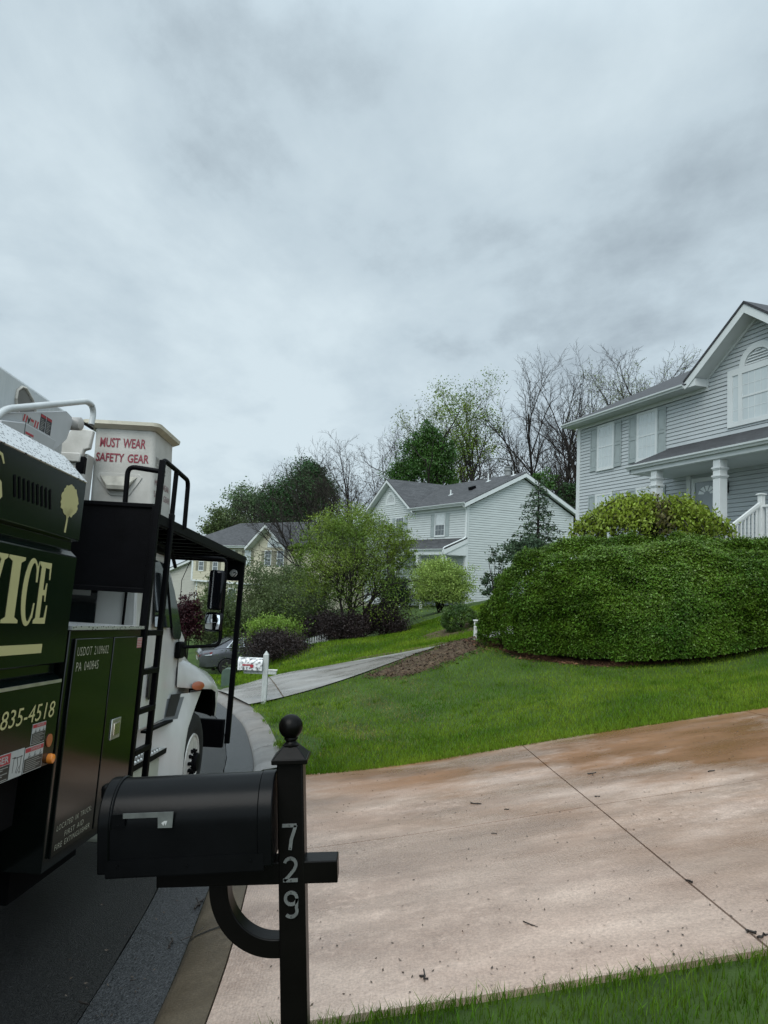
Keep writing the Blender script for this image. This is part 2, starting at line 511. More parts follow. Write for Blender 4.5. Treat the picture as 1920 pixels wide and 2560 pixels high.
for i in range(len(CL)):
    if CL[i].x < -40: continue
    zc = road_z(CL[i].y)
    rows.append([(*curb_pt(i, w), zc + (.0 if w > -8.2 else .15) + .02 * min(12, abs(w) - 8)) for w in W_L if (w > -17 or CL[i].y < 12)])
nmin = min(len(r) for r in rows)
gm.grid([r[:nmin] for r in rows])
gm.grid([[(-400, -200, -7.5), (400, -200, -7.5)], [(-400, 100, -8.5), (400, 100, -8.5)], [(-400, 900, -9), (400, 900, -9)]])
ground = gm.build('ground', M_lawn, smooth=60, fixn=True)
tag(ground, 'sloping lawn ground of the street and its front yards', kind='structure')

def strip(name, prof, m, y0=-20, y1=60, lab=None, smooth=40):
    """prof: list of (w, dz above the road) along the curb line"""
    rows = []
    for i in range(len(CL)):
        if not (y0 <= CL[i].y <= y1): continue
        zc = road_z(CL[i].y)
        row = []
        for w, dz in prof:
            if name in ('road', 'gutter') and -.40 < w < -.36: w += .006 * math.sin(CL[i].y * 4.1) + .005 * math.sin(CL[i].y * 11.7) + random.gauss(0, .003)
            x, y = curb_pt(i, w)
            if dz == 'T': z = T(x, y) + .004 if DY0 - .6 < CL[i].y < DY1 + .25 else zc + .139
            else: z = zc + dz
            row.append((x, y, z))
        rows.append(row)
    o = MB().grid(rows).build(name, m, smooth=smooth)
    return tag(o, lab, kind='structure')
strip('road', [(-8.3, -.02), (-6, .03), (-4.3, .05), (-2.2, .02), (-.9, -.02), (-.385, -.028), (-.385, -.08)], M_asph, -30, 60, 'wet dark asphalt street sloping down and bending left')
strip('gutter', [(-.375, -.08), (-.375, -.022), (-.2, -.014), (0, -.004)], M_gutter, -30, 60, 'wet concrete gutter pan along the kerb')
strip('curb', [(0, -.03), (.012, .02), (.05, .055), (.14, .095), (.30, 'T'), (.33, -.1)], M_curb, -30, 9.3, 'brown stained mountable concrete kerb')
strip('curb', [(0, -.03), (.012, .02), (.05, .055), (.14, .1), (.38, .139), (.42, -.1)], M_curb2, 9.3, 60, 'pale grey mountable concrete kerb round the bend')

for (ya, wa, yb, wb) in ((4.85, -.36, 4.62, -.0), (6.9, -.37, 6.95, .0), (9.6, -.37, 9.75, -.02), (9.0, -.9, 9.5, -.37)):
    mb_ = MB(); row_ = []
    for t in np.linspace(0, 1, 14):
        yy = ya + (yb - ya) * t + .03 * math.sin(t * 17 + ya); ww = wa + (wb - wa) * t
        xx = float(np.interp(yy, [q.y for q in CL], [q.x for q in CL])) + ww
        zz2 = road_z(yy) + (float(np.interp(ww, [-.375, -.2, 0], [-.022, -.014, -.004])) if ww > -.38 else -.02) + .005
        h_ = random.uniform(.0015, .004)
        row_.append([(xx, yy - h_, zz2), (xx, yy + h_, zz2)])
    tag(mb_.grid(row_).build('pavement_crack', M_asph), 'thin dark crack across the gutter', kind='structure')
for yj in (4.62, 7.35, 11.2, 13.0, 14.9):
    row_ = []
    xc = lambda yy, w: float(np.interp(yy, [q.y for q in CL], [q.x for q in CL])) + w
    for w, dz in ((.012, .02), (.05, .055), (.14, .095), (.28, .125)):
        z_ = road_z(yj) + dz + .006 if w < .2 else (T(xc(yj, w), yj) + .010 if 2.75 < yj < 9.25 else road_z(yj) + .137)
        row_.append([(xc(yj, w), yj - .008, z_), (xc(yj, w), yj + .008, z_)])
    tag(MB().grid(row_).build('curb_joint', M_asph), 'dark joint across the kerb', kind='structure')
# driveway slabs with open joints
def slab(mb, x0, x1, y0, y1, n=12, left_curb=False):
    xs = np.linspace(x0, x1, n); ys = np.linspace(y0, y1, n)
    top = []
    for y in ys:
        if left_curb:
            xa = float(np.interp(y, [q.y for q in CL], [q.x for q in CL])) + .312
        else: xa = x0
        xr = np.linspace(xa, x1, n)
        zr = TT(xr, np.full(n, y)) + .012
        top.append([(xr[k], y, zr[k]) for k in range(n)])
    mb.grid(top)
    ring = [top[0][k] for k in range(n)] + [top[k][-1] for k in range(1, n)] + [top[-1][k] for k in range(n - 2, -1, -1)] + [top[k][0] for k in range(n - 2, 0, -1)]
    low = [(p[0], p[1], p[2] - .09) for p in ring]
    o = len(mb.v); mb.v += ring + low; L = len(ring)
    for k in range(L): mb.f.append((o + k, o + (k + 1) % L, o + L + (k + 1) % L, o + L + k))
dm = MB()
JX = [-.69, 1.80, 4.50, 7.2, 9.9, 12.6, 15]
JY = [3.35, 5.96, 9.0]
for a in range(len(JX) - 1):
    for b in range(2):
        slab(dm, JX[a] + .006, JX[a + 1] - .006, JY[b] + .006, JY[b + 1] - .006, 12, a == 0)
tag(dm.build('driveway', M_drive, smooth=30), 'wet pinkish brown concrete driveway with straight joints', kind='structure')

# neighbour's driveway
near = [(-2.72, 15.75), (-1.5, 16.55), (-.16, 17.5), (1.2, 18.25), (2.56, 19.0), (4.2, 19.9), (6, 20.9)]
far = [(-4.2, 18.9), (-3.4, 19.3), (-2.4, 19.95), (-.9, 20.45), (.6, 20.95), (2.8, 21.8), (5, 22.9)]
nm = MB(); cut = MB()
rows = []
for k in range(len(near) - 1):
    for q in np.linspace(0, 1, 6)[:-1 if k < len(near) - 2 else None]:
        a = np.array(near[k]) * (1 - q) + np.array(near[k + 1]) * q
        b = np.array(far[k]) * (1 - q) + np.array(far[k + 1]) * q
        r = [a * (1 - s) + b * s for s in np.linspace(0, 1, 9)]
        rows.append([(p[0], p[1], T(p[0], p[1]) + .03) for p in r])
nm.grid(rows)
tag(nm.build('driveway', M_grey, smooth=40), "pale grey concrete driveway of the white house climbing from the kerb", kind='structure')

def patch(name, outline, m, lift, lab, rings=7):
    """soft bed: a sheet draped over the ground, slightly mounded"""
    c = np.mean(np.array(outline), 0)
    n = len(outline)
    dense = []
    for i in range(n):
        a, b = np.array(outline[i]), np.array(outline[(i + 1) % n])
        for q in np.linspace(0, 1, 6)[:-1]: dense.append(a * (1 - q) + b * q + rng.normal(0, .05, 2))
    rows = []
    for k in range(rings + 1):
        s = 1 - k / rings
        P = np.array([c + (d - c) * s for d in dense] + [c + (dense[0] - c) * s])
        z = TT(P[:, 0], P[:, 1]) - .03 + (lift + .03) * min(1, k / 1.5) + rng.normal(0, .012, len(P)) * (k > 0)
        z[-1] = z[0]
        rows.append([(P[j, 0], P[j, 1], z[j]) for j in range(len(P))])
    return tag(MB().grid(rows).build(name, m, smooth=80), lab, kind='structure')
patch('mulch_bed', [(2.1, 18.4), (2.25, 17.2), (3.2, 16.2), (4.6, 15.55), (6.2, 15.35), (7.2, 15.1), (9.5, 14.5), (11, 15.5), (10, 17.5), (6, 19.8), (3.4, 19.2)], M_mulch, .05, 'red brown bark mulch under the large hedge')
patch('bare_soil', [(-.3, 16.9), (.5, 16.0), (1.3, 16.3), (2.3, 17.0), (2.6, 18.0), (2.1, 18.6), (1.0, 17.9)], M_dirt, .035, 'bare brown soil strip beside the grey driveway')
patch('bare_soil', [(-1.2, 21.0), (.6, 21.15), (2.6, 22.0), (2.3, 22.6), (.4, 22.1), (-1, 21.6)], M_dirt, .04, 'muddy worn strip along the far edge of the grey driveway')
patch('mulch_bed', [(1.5, 25.2), (3.3, 24.6), (4.6, 25.5), (4.4, 27.5), (2.6, 27.6), (1.4, 26.5)], M_dirt, .05, 'dark mulch bed round the small clipped bush')

def inside(P, poly):
    x, y = P[:, 0], P[:, 1]; c = np.zeros(len(P), bool); n = len(poly)
    for i in range(n):
        x0, y0 = poly[i]; x1, y1 = poly[(i + 1) % n]
        hit = ((y0 > y) != (y1 > y)) & (x < (x1 - x0) * (y - y0) / (y1 - y0 + 1e-12) + x0)
        c ^= hit
    return c
def chips(poly, n, size, m, lab):
    q = np.array(poly); P = np.column_stack([rng.uniform(q[:, 0].min(), q[:, 0].max(), n), rng.uniform(q[:, 1].min(), q[:, 1].max(), n)])
    ok = inside(P, poly); P = P[ok] + rng.normal(0, .05, (ok.sum(), 2))
    z = TT(P[:, 0], P[:, 1]) + rng.uniform(.02, .075, len(P))
    a = rng.uniform(0, 2 * PI, len(P)); L = rng.uniform(.4, 1.3, len(P)) * size
    d = np.column_stack([np.cos(a), np.sin(a), rng.normal(0, .35, len(P))]) * L[:, None] / 2
    e = np.column_stack([-np.sin(a), np.cos(a), rng.normal(0, .5, len(P))]) * L[:, None] * .17
    C3 = np.column_stack([P, z])
    V = np.stack([C3 - d - e, C3 + d - e, C3 + d + e, C3 - d + e], 1).reshape(-1, 3)
    return tag(np_mesh('mulch_chips', V, np.arange(len(V)).reshape(-1, 4), m), lab, kind='stuff')
# ------------------------------------------------------------------ grass blades
M_grass_near = mk('grass_blade_near', (.040, .095, .006), .6, scale=3.0, col2=(.105, .175, .016), island=.45, spec=.05, sss=.3)
M_grass_mid = mk('grass_blade_mid', (.060, .128, .008), .7, scale=.7, col2=(.160, .23, .021), island=.4, spec=.03, sss=.25)
def blades(name, xy, h, w, m, lab, lean=.5, seg=2, zoff=0.0):
    n = len(xy)
    z = np.concatenate([TT(xy[i:i + 20000, 0], xy[i:i + 20000, 1]) for i in range(0, n, 20000)]) + zoff
    base = np.column_stack([xy, z])
    ang = rng.uniform(0, 2 * PI, n); la = rng.uniform(0, 2 * PI, n)
    hh = rng.uniform(h[0], h[1], n) * rng.uniform(.6, 1.15, n)
    ww = rng.uniform(w * .7, w * 1.3, n)
    side = np.column_stack([np.cos(ang), np.sin(ang), np.zeros(n)]) * ww[:, None] / 2
    ld = np.column_stack([np.cos(la), np.sin(la), np.zeros(n)])
    ln = (rng.uniform(.1, 1, n) * lean * hh)[:, None]
    upv = np.array([0, 0, 1.0])
    if seg == 1:
        V = np.stack([base - side, base + side, base + ld * ln + upv * hh[:, None]], 1).reshape(-1, 3)
        Fq = np.arange(3 * n).reshape(n, 3)
    else:
        mid = base + ld * ln * .3 + upv * hh[:, None] * .6
        tip = base + ld * ln + upv * hh[:, None]
        V = np.stack([base - side, base + side, mid + side * .75, mid - side * .75, tip + side * .1, tip - side * .1], 1).reshape(-1, 3)
        o = np.arange(n)[:, None] * 6
        Fq = np.concatenate([o + np.array([[0, 1, 2, 3]]), o + np.array([[3, 2, 4, 5]])], 0)
    ob = np_mesh(name, V, Fq, m, smooth=True)
    return tag(ob, lab, 'grass', kind='stuff')
def curbx(y): return np.interp(y, [p.y for p in CL], [p.x for p in CL])
M_chip = mk('bark_chip', (.035, .02, .013), .85, scale=9, col2=(.085, .048, .03), island=.5, spec=.25)
M_chipr = mk('red_bark_chip', (.06, .028, .016), .85, scale=9, col2=(.16, .075, .042), island=.4, spec=.25)
chips([(-.5, 16.95), (.5, 15.85), (1.4, 16.1), (2.5, 16.9), (2.7, 18.0), (2.1, 18.7), (1.0, 18.0)], 5200, .05, M_chip, 'dark bark chips on the bare strip beside the grey driveway')
chips([(2.0, 18.5), (2.2, 17.1), (3.2, 16.1), (4.6, 15.45), (6.2, 15.25), (7.2, 15.0), (9.5, 14.4), (11, 15.5), (9.5, 16), (6, 16.7), (3.6, 17.6)], 9000, .055, M_chipr, 'red brown bark chips along the foot of the large hedge')
for a_, b_ in (((-2.05, 16.2), (-2.9, 19.6)), ((.55, 17.9), (-.2, 20.7))):
    mb_ = MB(); A_, B_ = np.array(a_), np.array(b_); nrm_ = np.array([(B_ - A_)[1], -(B_ - A_)[0]]); nrm_ = nrm_ / np.linalg.norm(nrm_) * .012
    mb_.grid([[(*(A_ + (B_ - A_) * t + nrm_ * s_), T(*(A_ + (B_ - A_) * t)) + .036) for s_ in (-1, 1)] for t in np.linspace(0, 1, 10)])
    tag(mb_.build('driveway_joint', M_dirt), 'dark joint across the grey driveway', kind='structure')
# near verge
n = 26000
P = np.column_stack([rng.uniform(-.62, 4.6, n), 1.75 + 1.66 * rng.uniform(0, 1, n) ** .8])
edge = 3.27 + .05 * np.sin(P[:, 0] * 7.3) + .03 * np.sin(P[:, 0] * 23)
P = P[(P[:, 1] < edge) & (P[:, 0] > -.36 + .12 * np.sin(P[:, 1] * 9))]
blades('grass', P, (.028, .078), .0042, M_grass_near, 'longer wet green grass of the near verge', lean=.7)
n = 2600
P = np.column_stack([rng.uniform(-.45, 4.6, n), 3.27 + np.abs(rng.normal(0, .03, n))])
blades('grass', P, (.03, .085), .004, M_grass_near, 'ragged grass edge overhanging the driveway', lean=1.0)
# lawn between the two driveways
n = 230000
P = np.column_stack([rng.uniform(-3.6, 11.5, n), 8.92 + 11 * rng.uniform(0, 1, n) ** 1.6])
keep = (P[:, 0] > curbx(P[:, 1]) + .36 + .06 * np.sin(P[:, 1] * 5))
drv = near + far[::-1]
keep &= ~inside(P, drv)
keep &= P[:, 1] < np.interp(P[:, 0], [-4, -2.75, -.16, 2.56, 3, 4.6, 6.2, 8, 9.5, 12], [15.2, 15.65, 17.3, 18.9, 16.35, 15.6, 15.4, 15.0, 14.5, 13.6]) + .05 * np.sin(P[:, 0] * 6)
keep &= ~(inside(P, [(-.3, 16.9), (.5, 16.0), (1.3, 16.3), (2.3, 17.0), (2.6, 18.0), (2.1, 18.6), (1.0, 17.9)]) & (rng.uniform(0, 1, n) < .85))
keep &= (rng.uniform(0, 1, n) < .35) | (P[:, 0] > -1.15 + .45 * np.sin(P[:, 1] * 1.3) - (P[:, 1] > 13.5) * 3.0) 
P = P[keep]
strawp = np.clip(1.15 - np.abs(P[:, 0] + .55 - .10 * (P[:, 1] - 9)) / 1.5, 0, 1) * np.clip((P[:, 1] - 9.6) / 3, 0, 1) * (.5 + .5 * np.sin(P[:, 0] * 5 + P[:, 1] * 2.3)) * .75
strawp = np.maximum(strawp, .03)
isst = rng.uniform(0, 1, len(P)) < strawp
M_straw = mk('dry_thatch_blade', (.13, .11, .035), .8, scale=2.0, col2=(.21, .165, .06), island=.4, spec=.03)
blades('grass', P[isst], (.02, .05), .008, M_straw, 'yellow-brown worn thatch in the lawn near the kerb', lean=1.4, seg=1)
P = P[~isst]
tc_ = P[rng.choice(len(P), 170)]
tp2 = np.repeat(tc_, 34, 0) + rng.normal(0, .055, (170 * 34, 2))
blades('grass', tp2[(tp2[:, 1] > 9.05)], (.06, .11), .010, M_grass_near, 'taller darker tufts in the mown lawn', lean=.9, seg=1)
blades('grass', P, (.035, .075), .009, M_grass_mid, 'mown green lawn between the pink and grey driveways', lean=.8, seg=1)
# far lawn of the white house
n = 90000
P = np.column_stack([rng.uniform(-6.5, 5, n), rng.uniform(19.2, 33, n)])
keep = (P[:, 0] > curbx(P[:, 1]) + .4) & ~inside(P, drv)
P = P[keep]
blades('grass', P, (.05, .11), .02, M_grass_mid, 'lawn rising behind the grey driveway', lean=.8, seg=1)
# ------------------------------------------------------------------ shared paints
def metalpaint(name, c, r=.35, coat=.3, var=.1, **k): return mk(name, c, r, var=var, scale=3, coat=coat, **k)
M_blackmetal = mk('black_steel', (.0022, .0023, .003), .5, var=.3, scale=5, bump=.1, bscale=60, spec=.06)
M_blackgloss = mk('black_gloss', (.002, .0025, .004), .15, var=.1, spec=.2)
M_rubber = mk('tyre_rubber', (.006, .006, .0065), .75, var=.3, scale=9, bump=.4, bscale=50)
M_green = mk('dark_green_paint', (.0022, .0050, .0046), .16, var=.2, scale=2, coat=.0, spec=.35)
M_cabgreen = mk('dark_cabinet_paint', (.0020, .0034, .0026), .12, var=.2, scale=2, coat=.0, spec=.42)
M_white = mk('white_truck_paint', (.50, .50, .48), .24, scale=3.0, detail=8, stretch=(1, 1, .45), col2=(.63, .64, .62), coat=.5)
M_fibre = mk('weathered_fibreglass', (.36, .35, .32), .55, scale=5, col2=(.46, .45, .42), bump=.2, bscale=30, detail=8)
M_boomw = mk('streaked_white_boom', (.42, .445, .45), .4, scale=6, col2=(.49, .51, .51), stretch=(1, 5, .5), detail=6)
M_alum = mk('brushed_aluminium', (.55, .55, .53), .35, scale=8, metal=.85, var=.2)
M_cream = mk('cream_vinyl_lettering', (.43, .40, .19), .5, var=.04)
M_pale = mk('pale_vinyl_lettering', (.36, .36, .28), .5, var=.04)
M_red = mk('red_sticker', (.33, .025, .035), .5, var=.08)
M_redtext = mk('worn_red_lettering', (.20, .012, .028), .5, scale=30, col2=(.17, .022, .036))
M_whitest = mk('white_sticker', (.36, .37, .36), .5, var=.06)
M_blackst = mk('black_sticker', (.015, .015, .014), .5, var=.1)
M_greyst = mk('grey_sticker_print', (.28, .28, .26), .5, var=.1)
M_amber = mk('amber_lens', (.75, .23, .03), .2, var=.1, coat=.5)
M_amberdull = mk('dull_amber_lens', (.33, .09, .035), .3, var=.1, coat=.4)
M_rim = mk('dusty_wheel_metal', (.56, .54, .50), .4, metal=.15, scale=12, var=.2)
M_mirror = mk('mirror_glass', (.75, .78, .8), .03, metal=1.0, var=.02)
M_darkglass = mk('dark_window_glass', (.012, .016, .018), .04, var=.1, spec=.8)
M_dark = mk('dark_underbody', (.002, .002, .0025), .8, var=.3, spec=.1)
M_plate = None
def diamond_plate():
    m = bpy.data.materials.new('diamond_plate'); m.use_nodes = True
    t = m.node_tree; p = t.nodes['Principled BSDF']
    p.inputs['Metallic'].default_value = .7; p.inputs['Roughness'].default_value = .32
    tcn = t.nodes.new('ShaderNodeTexCoord')
    mp_ = t.nodes.new('ShaderNodeMapping'); mp_.inputs['Scale'].default_value = (60, 34, 60)
    t.links.new(tcn.outputs['Object'], mp_.inputs[0])
    v = t.nodes.new('ShaderNodeTexVoronoi'); v.inputs['Scale'].default_value = 1.0; v.inputs['Randomness'].default_value = .75
    t.links.new(mp_.outputs[0], v.inputs['Vector'])
    r = t.nodes.new('ShaderNodeValToRGB')
    r.color_ramp.elements[0].position = .26; r.color_ramp.elements[0].color = (.03, .03, .035, 1)
    r.color_ramp.elements[1].position = .36; r.color_ramp.elements[1].color = (.72, .73, .73, 1)
    t.links.new(v.outputs['Distance'], r.inputs[0]); t.links.new(r.outputs[0], p.inputs['Base Color'])
    b = t.nodes.new('ShaderNodeBump'); b.inputs['Strength'].default_value = .5; b.inputs['Distance'].default_value = .004
    t.links.new(r.outputs[0], b.inputs['Height']); t.links.new(b.outputs[0], p.inputs['Normal'])
    return m
M_plate = diamond_plate()

# ------------------------------------------------------------------ the bucket truck
tf = Vector((0.00697331, 0.9971761, -0.07477433))
tu = Vector((0.01474656, 0.07466547, 0.9970996)); tu = (tu - tf * tu.dot(tf)).normalized()
tr_ = tf.cross(tu)
TC = Vector((-1.87735, 7.8, -2.09925))
TRK = empty('bucket_truck', 'dark green tree service bucket truck with white cab parked along the kerb', 'truck',
            mat_=Matrix(((tr_.x, tf.x, tu.x, TC.x), (tr_.y, tf.y, tu.y, TC.y), (tr_.z, tf.z, tu.z, TC.z), (0, 0, 0, 1))))
def YZ(x):      # side plane of the truck, u = forward, v = up, d = outward
    return lambda u, v, d: (x + d, u, v)
def XZr(y):     # plane facing backward
    return lambda u, v, d: (u, y - d, v)
# chip box
sec = [(0, .63), (0, 1.115), (-.055, 1.15), (-.055, 1.207), (0, 1.212), (0, 1.845), (-.045, 1.885), (-.045, 1.94), (0, 1.948), (0, 2.315), (-.16, 2.47), (-2.2, 2.47), (-2.36, 2.315), (-2.36, .63)]
body = MB().prism(sec, lambda u, v, w: (u, w, v), -7.6, -3.5).build('chip_box', M_green, TRK, bevel=.006)
MB().add([(.004, -7.6, 2.319), (.004, -3.495, 2.319), (-.158, -3.495, 2.478), (-.158, -7.6, 2.478),
          (-.004, -7.6, 2.311), (-.004, -3.5, 2.311)], [(0, 1, 2, 3), (0, 1, 5, 4)]).build('tread_plate', M_plate, body)
MB().box(.0, .006, -7.6, -3.52, 1.1, 1.118).build('edge_gleam', M_alum, body)  # strip added to show the sky's gleam along the lower panel's edge
side = YZ(0.0)
def poly_on(name, pts, fn, d0, d1, m, parent): return MB().prism(pts, fn, d0, d1).build(name, m, parent)
# serif letters V I C E (each letter one mesh)
def serif(ch, u0, u1, v0, v1):
    if ch == 'I': P = [[(.0, 0), (1, 0), (1, .045), (.76, .09), (.76, .91), (1, .955), (1, 1), (0, 1), (0, .955), (.24, .91), (.24, .09), (0, .045)]]
    elif ch == 'V': P = [[(.42, 0), (.56, 0), (.88, .91), (1, .955), (1, 1), (.66, 1), (.66, .955), (.76, .91), (.56, .30), (.37, .91), (.47, .955), (.47, 1), (0, 1), (0, .955), (.1, .91)]]
    elif ch == 'E': P = [[(0, 0), (.97, 0), (1, .30), (.93, .30), (.84, .1), (.48, .09), (.48, .46), (.66, .46), (.72, .36), (.78, .36), (.78, .66), (.72, .66), (.66, .55), (.48, .55), (.48, .91), (.84, .9), (.9, .72), (.97, .72), (.95, 1), (0, 1), (0, .955), (.16, .91), (.16, .09), (0, .045)]]
    elif ch == 'C':
        o = []; 
        for k in range(31):
            a = math.radians(48 + (312 - 48) * k / 30); o.append((.52 + .52 * math.cos(a), .5 + .53 * math.sin(a)))
        i_ = []
        for k in range(31):
            a = math.radians(312 - (312 - 48) * k / 30); i_.append((.60 + .31 * math.cos(a), .5 + .46 * math.sin(a)))
        P = [o + [(.9, .09), (.95, .33), (.88, .33)] + i_ + [(.86, .66), (.95, .66), (.95, 1.0), (.9, .93)]]
    elif ch == 'S':
        cen = [(.88, .78), (.78, .91), (.55, .95), (.3, .9), (.22, .76), (.32, .64), (.55, .54), (.76, .42), (.82, .26), (.7, .1), (.45, .05), (.22, .1), (.1, .26)]
        wd = [.02, .05, .06, .10, .15, .17, .16, .17, .15, .10, .06, .05, .02]
        L, R = [], []
        for k, (x, y) in enumerate(cen):
            x0, y0 = cen[max(0, k - 1)]; x1, y1 = cen[min(len(cen) - 1, k + 1)]
            dx, dy = x1 - x0, (y1 - y0); l = math.hypot(dx, dy); nx, ny = -dy / l, dx / l
            L.append((x + nx * wd[k], y + ny * wd[k] * .45)); R.append((x - nx * wd[k], y - ny * wd[k] * .45))
        P = [L + R[::-1]]
    return [[(u0 + (u1 - u0) * a, v0 + (v1 - v0) * b) for a, b in p] for p in P]
def letters(parent, items, m):
    for ch, u0, u1, v0, v1 in items:
        mb = MB()
        for p in serif(ch, u0, u1, v0, v1): mb.prism(p, side, .0006, .003)
        mb.build('letter', m, parent)
letters(body, [('V', -4.56, -4.31, 1.444, 1.788), ('I', -4.298, -4.132, 1.444, 1.788), ('C', -4.122, -3.965, 1.44, 1.782), ('E', -3.965, -3.822, 1.443, 1.782),
               ('S', -4.72, -4.435, 1.985, 2.285)], M_cream)
poly_on('stripe', [(-4.75, 1.281), (-3.822, 1.281), (-3.822, 1.331), (-4.75, 1.331)], side, .0006, .003, M_cream, body)
text_mesh('-835-4518', side, -4.215, .905, .655, .092, .003, 'lettering', M_cream, body, shear=.12)
# tree emblem
tp = []
for k in range(60):
    a = 2 * PI * k / 60
    r = 1 + .035 * math.sin(9 * a) + .03 * math.sin(15 * a + 1) + (.04 if k % 3 == 0 else 0)
    tp.append((-3.703 + .112 * r * math.cos(a) * (1 - .12 * math.sin(a)), 2.168 + .092 * r * math.sin(a)))
em = MB().prism(tp, side, .0006, .003)
for (a, b, w) in [((-3.717, 1.975), (-3.708, 2.06), .017), ((-3.708, 2.055), (-3.755, 2.12), .009), ((-3.708, 2.055), (-3.70, 2.12), .010), ((-3.708, 2.06), (-3.655, 2.12), .009), ((-3.70, 2.08), (-3.68, 2.13), .008)]:
    em.bar((.0018, *a), (.0018, *b), .0024, w, upv=(0, -(b[1] - a[1]), b[0] - a[0]))
em.build('tree_emblem', M_cream, body)
# louvre slots
lv = MB()
for k in range(9):
    y = -4.352 + k * .049
    lv.prism([(y - .012, 2.185 - k * .001), (y + .002, 2.19), (y + .034, 2.082), (y + .02, 2.076)], side, .0005, .004)
lv.build('louvre', M_dark, body)
# danger decals
def decal(parent, fn, u0, u1, v0, v1, head, pic, name='warning_decal', word=True, diag=False):
    o = MB().prism([(u0, v0), (u1, v0), (u1, v1), (u0, v1)], fn, .0005, .0022).build(name, M_whitest, parent)
    b = MB(); H = v1 - v0; W = u1 - u0; e_ = .004
    if head > 0: MB().prism([(u0 + e_, v1 - head * H), (u1 - e_, v1 - head * H), (u1 - e_, v1 - e_), (u0 + e_, v1 - e_)], fn, .0022, .003).build('decal_header', M_red, o)
    return o
def decal_full(parent, fn, u0, u1, v0, v1, head=.2, pic=.26, word='DANGER'):
    H = v1 - v0; W = u1 - u0; e_ = min(W, H) * .03
    P = parent
    MB().prism([(u0, v0), (u1, v0), (u1, v1), (u0, v1)], fn, .0005, .0022).build('warning_decal', M_whitest, P)
    MB().prism([(u0 + e_, v1 - head * H), (u1 - e_, v1 - head * H), (u1 - e_, v1 - e_), (u0 + e_, v1 - e_)], fn, .0022, .003).build('decal_header', M_red, P)
    MB().prism([(u0 + e_, v0 + e_), (u1 - e_, v0 + e_), (u1 - e_, v1 - (head + pic) * H), (u0 + e_, v1 - (head + pic) * H)], fn, .0022, .003).build('decal_text_panel', M_blackst, P)
    b = MB(); y = v1 - (head + pic) * H - H * .06; k = 0
    while y > v0 + H * .07:
        ln = W * (.72 + .16 * math.sin(k * 2.3)); b.prism([(u0 + W * .08, y - H * .022), (u0 + W * .08 + ln, y - H * .022), (u0 + W * .08 + ln, y), (u0 + W * .08, y)], fn, .003, .0034)
        y -= H * .075; k += 1
    b.build('decal_print', M_greyst, P)
    if word: text_mesh(word, fn, u0 + W * .3, v1 - head * H * .82, W * .55, head * H * .58, .0036, 'lettering', M_whitest, P)
    g = MB()
    for j in range(3):
        c_ = u0 + W * (.2 + .3 * j); z = v1 - (head + pic * .9) * H
        g.prism([(c_, z), (c_ + W * .05, z + pic * H * .7), (c_ + W * .07, z + pic * H * .7), (c_ + W * .02, z)], fn, .0022, .003)
        g.prism([(c_ + .0, z), (c_ + W * .12, z + pic * H * .2), (c_ + W * .12, z + pic * H * .3), (c_, z + pic * H * .08)], fn, .0023, .0031)
    g.prism([(u0 + W * .12, v1 - (head + pic * .93) * H), (u0 + W * .92, v1 - (head + pic * .93) * H), (u0 + W * .92, v1 - (head + pic * .88) * H), (u0 + W * .12, v1 - (head + pic * .88) * H)], fn, .0022, .003)
    g.build('decal_print', M_blackst, P)
decal_full(body, side, -3.806, -3.647, .78, .891)
decal_full(body, side, -3.858, -3.644, .637, .772, .2, .25)
# wide decal: red heading, black text column and a white drawing
u0, u1, v0, v1 = -4.42, -3.868, .636, .778
MB().prism([(u0, v0), (u1, v0), (u1, v1), (u0, v1)], side, .0005, .0022).build('warning_decal', M_whitest, body)
MB().prism([(u0 + .004, .722), (-4.012, .722), (-4.012, v1 - .004), (u0 + .004, v1 - .004)], side, .0022, .003).build('decal_header', M_red, body)
MB().prism([(u0 + .004, v0 + .004), (-4.012, v0 + .004), (-4.012, .719), (u0 + .004, .719)], side, .0022, .003).build('decal_text_panel', M_blackst, body)
text_mesh('DANGER', side, -4.30, .731, .27, .034, .0036, 'lettering', M_whitest, body, bold=.02)
b = MB()
for k in range(7): b.prism([(u0 + .02, .705 - k * .01), (-4.03 - .05 * (k % 3), .705 - k * .01), (-4.03 - .05 * (k % 3), .709 - k * .01), (u0 + .02, .709 - k * .01)], side, .003, .0034)
b.build('decal_print', M_greyst, body)
b = MB()
for a, c_ in [((-3.975, .665), (-3.972, .745)), ((-3.99, .742), (-3.955, .742)), ((-3.90, .65), (-3.895, .742)), ((-3.93, .655), (-3.905, .69)), ((-3.975, .738), (-3.88, .738)), ((-3.94, .74), (-3.925, .70)), ((-3.925, .70), (-3.94, .66)), ((-3.91, .66), (-3.885, .655))]:
    b.bar((.0026, *a), (.0026, *c_), .0008, .0035, upv=(0, -(c_[1] - a[1]), c_[0] - a[0]))
b.build('decal_print', M_blackst, body)
def disc(name, fn, u, v, ru, rv, d0, d1, m, parent, n=20):
    return poly_on(name, [(u + ru * math.cos(2 * PI * k / n), v + rv * math.sin(2 * PI * k / n)) for k in range(n)], fn, d0, d1, m, parent)
disc('reflector', side, -3.579, .772, .034, .037, .0005, .006, M_amberdull, body)
MB().lathe([(.028, 0), (.03, .012), (.026, .03), (.012, .036)], (0, -3.556, .667), (1, 0, 0), 16).build('marker_lamp', M_amber, body, smooth=50)
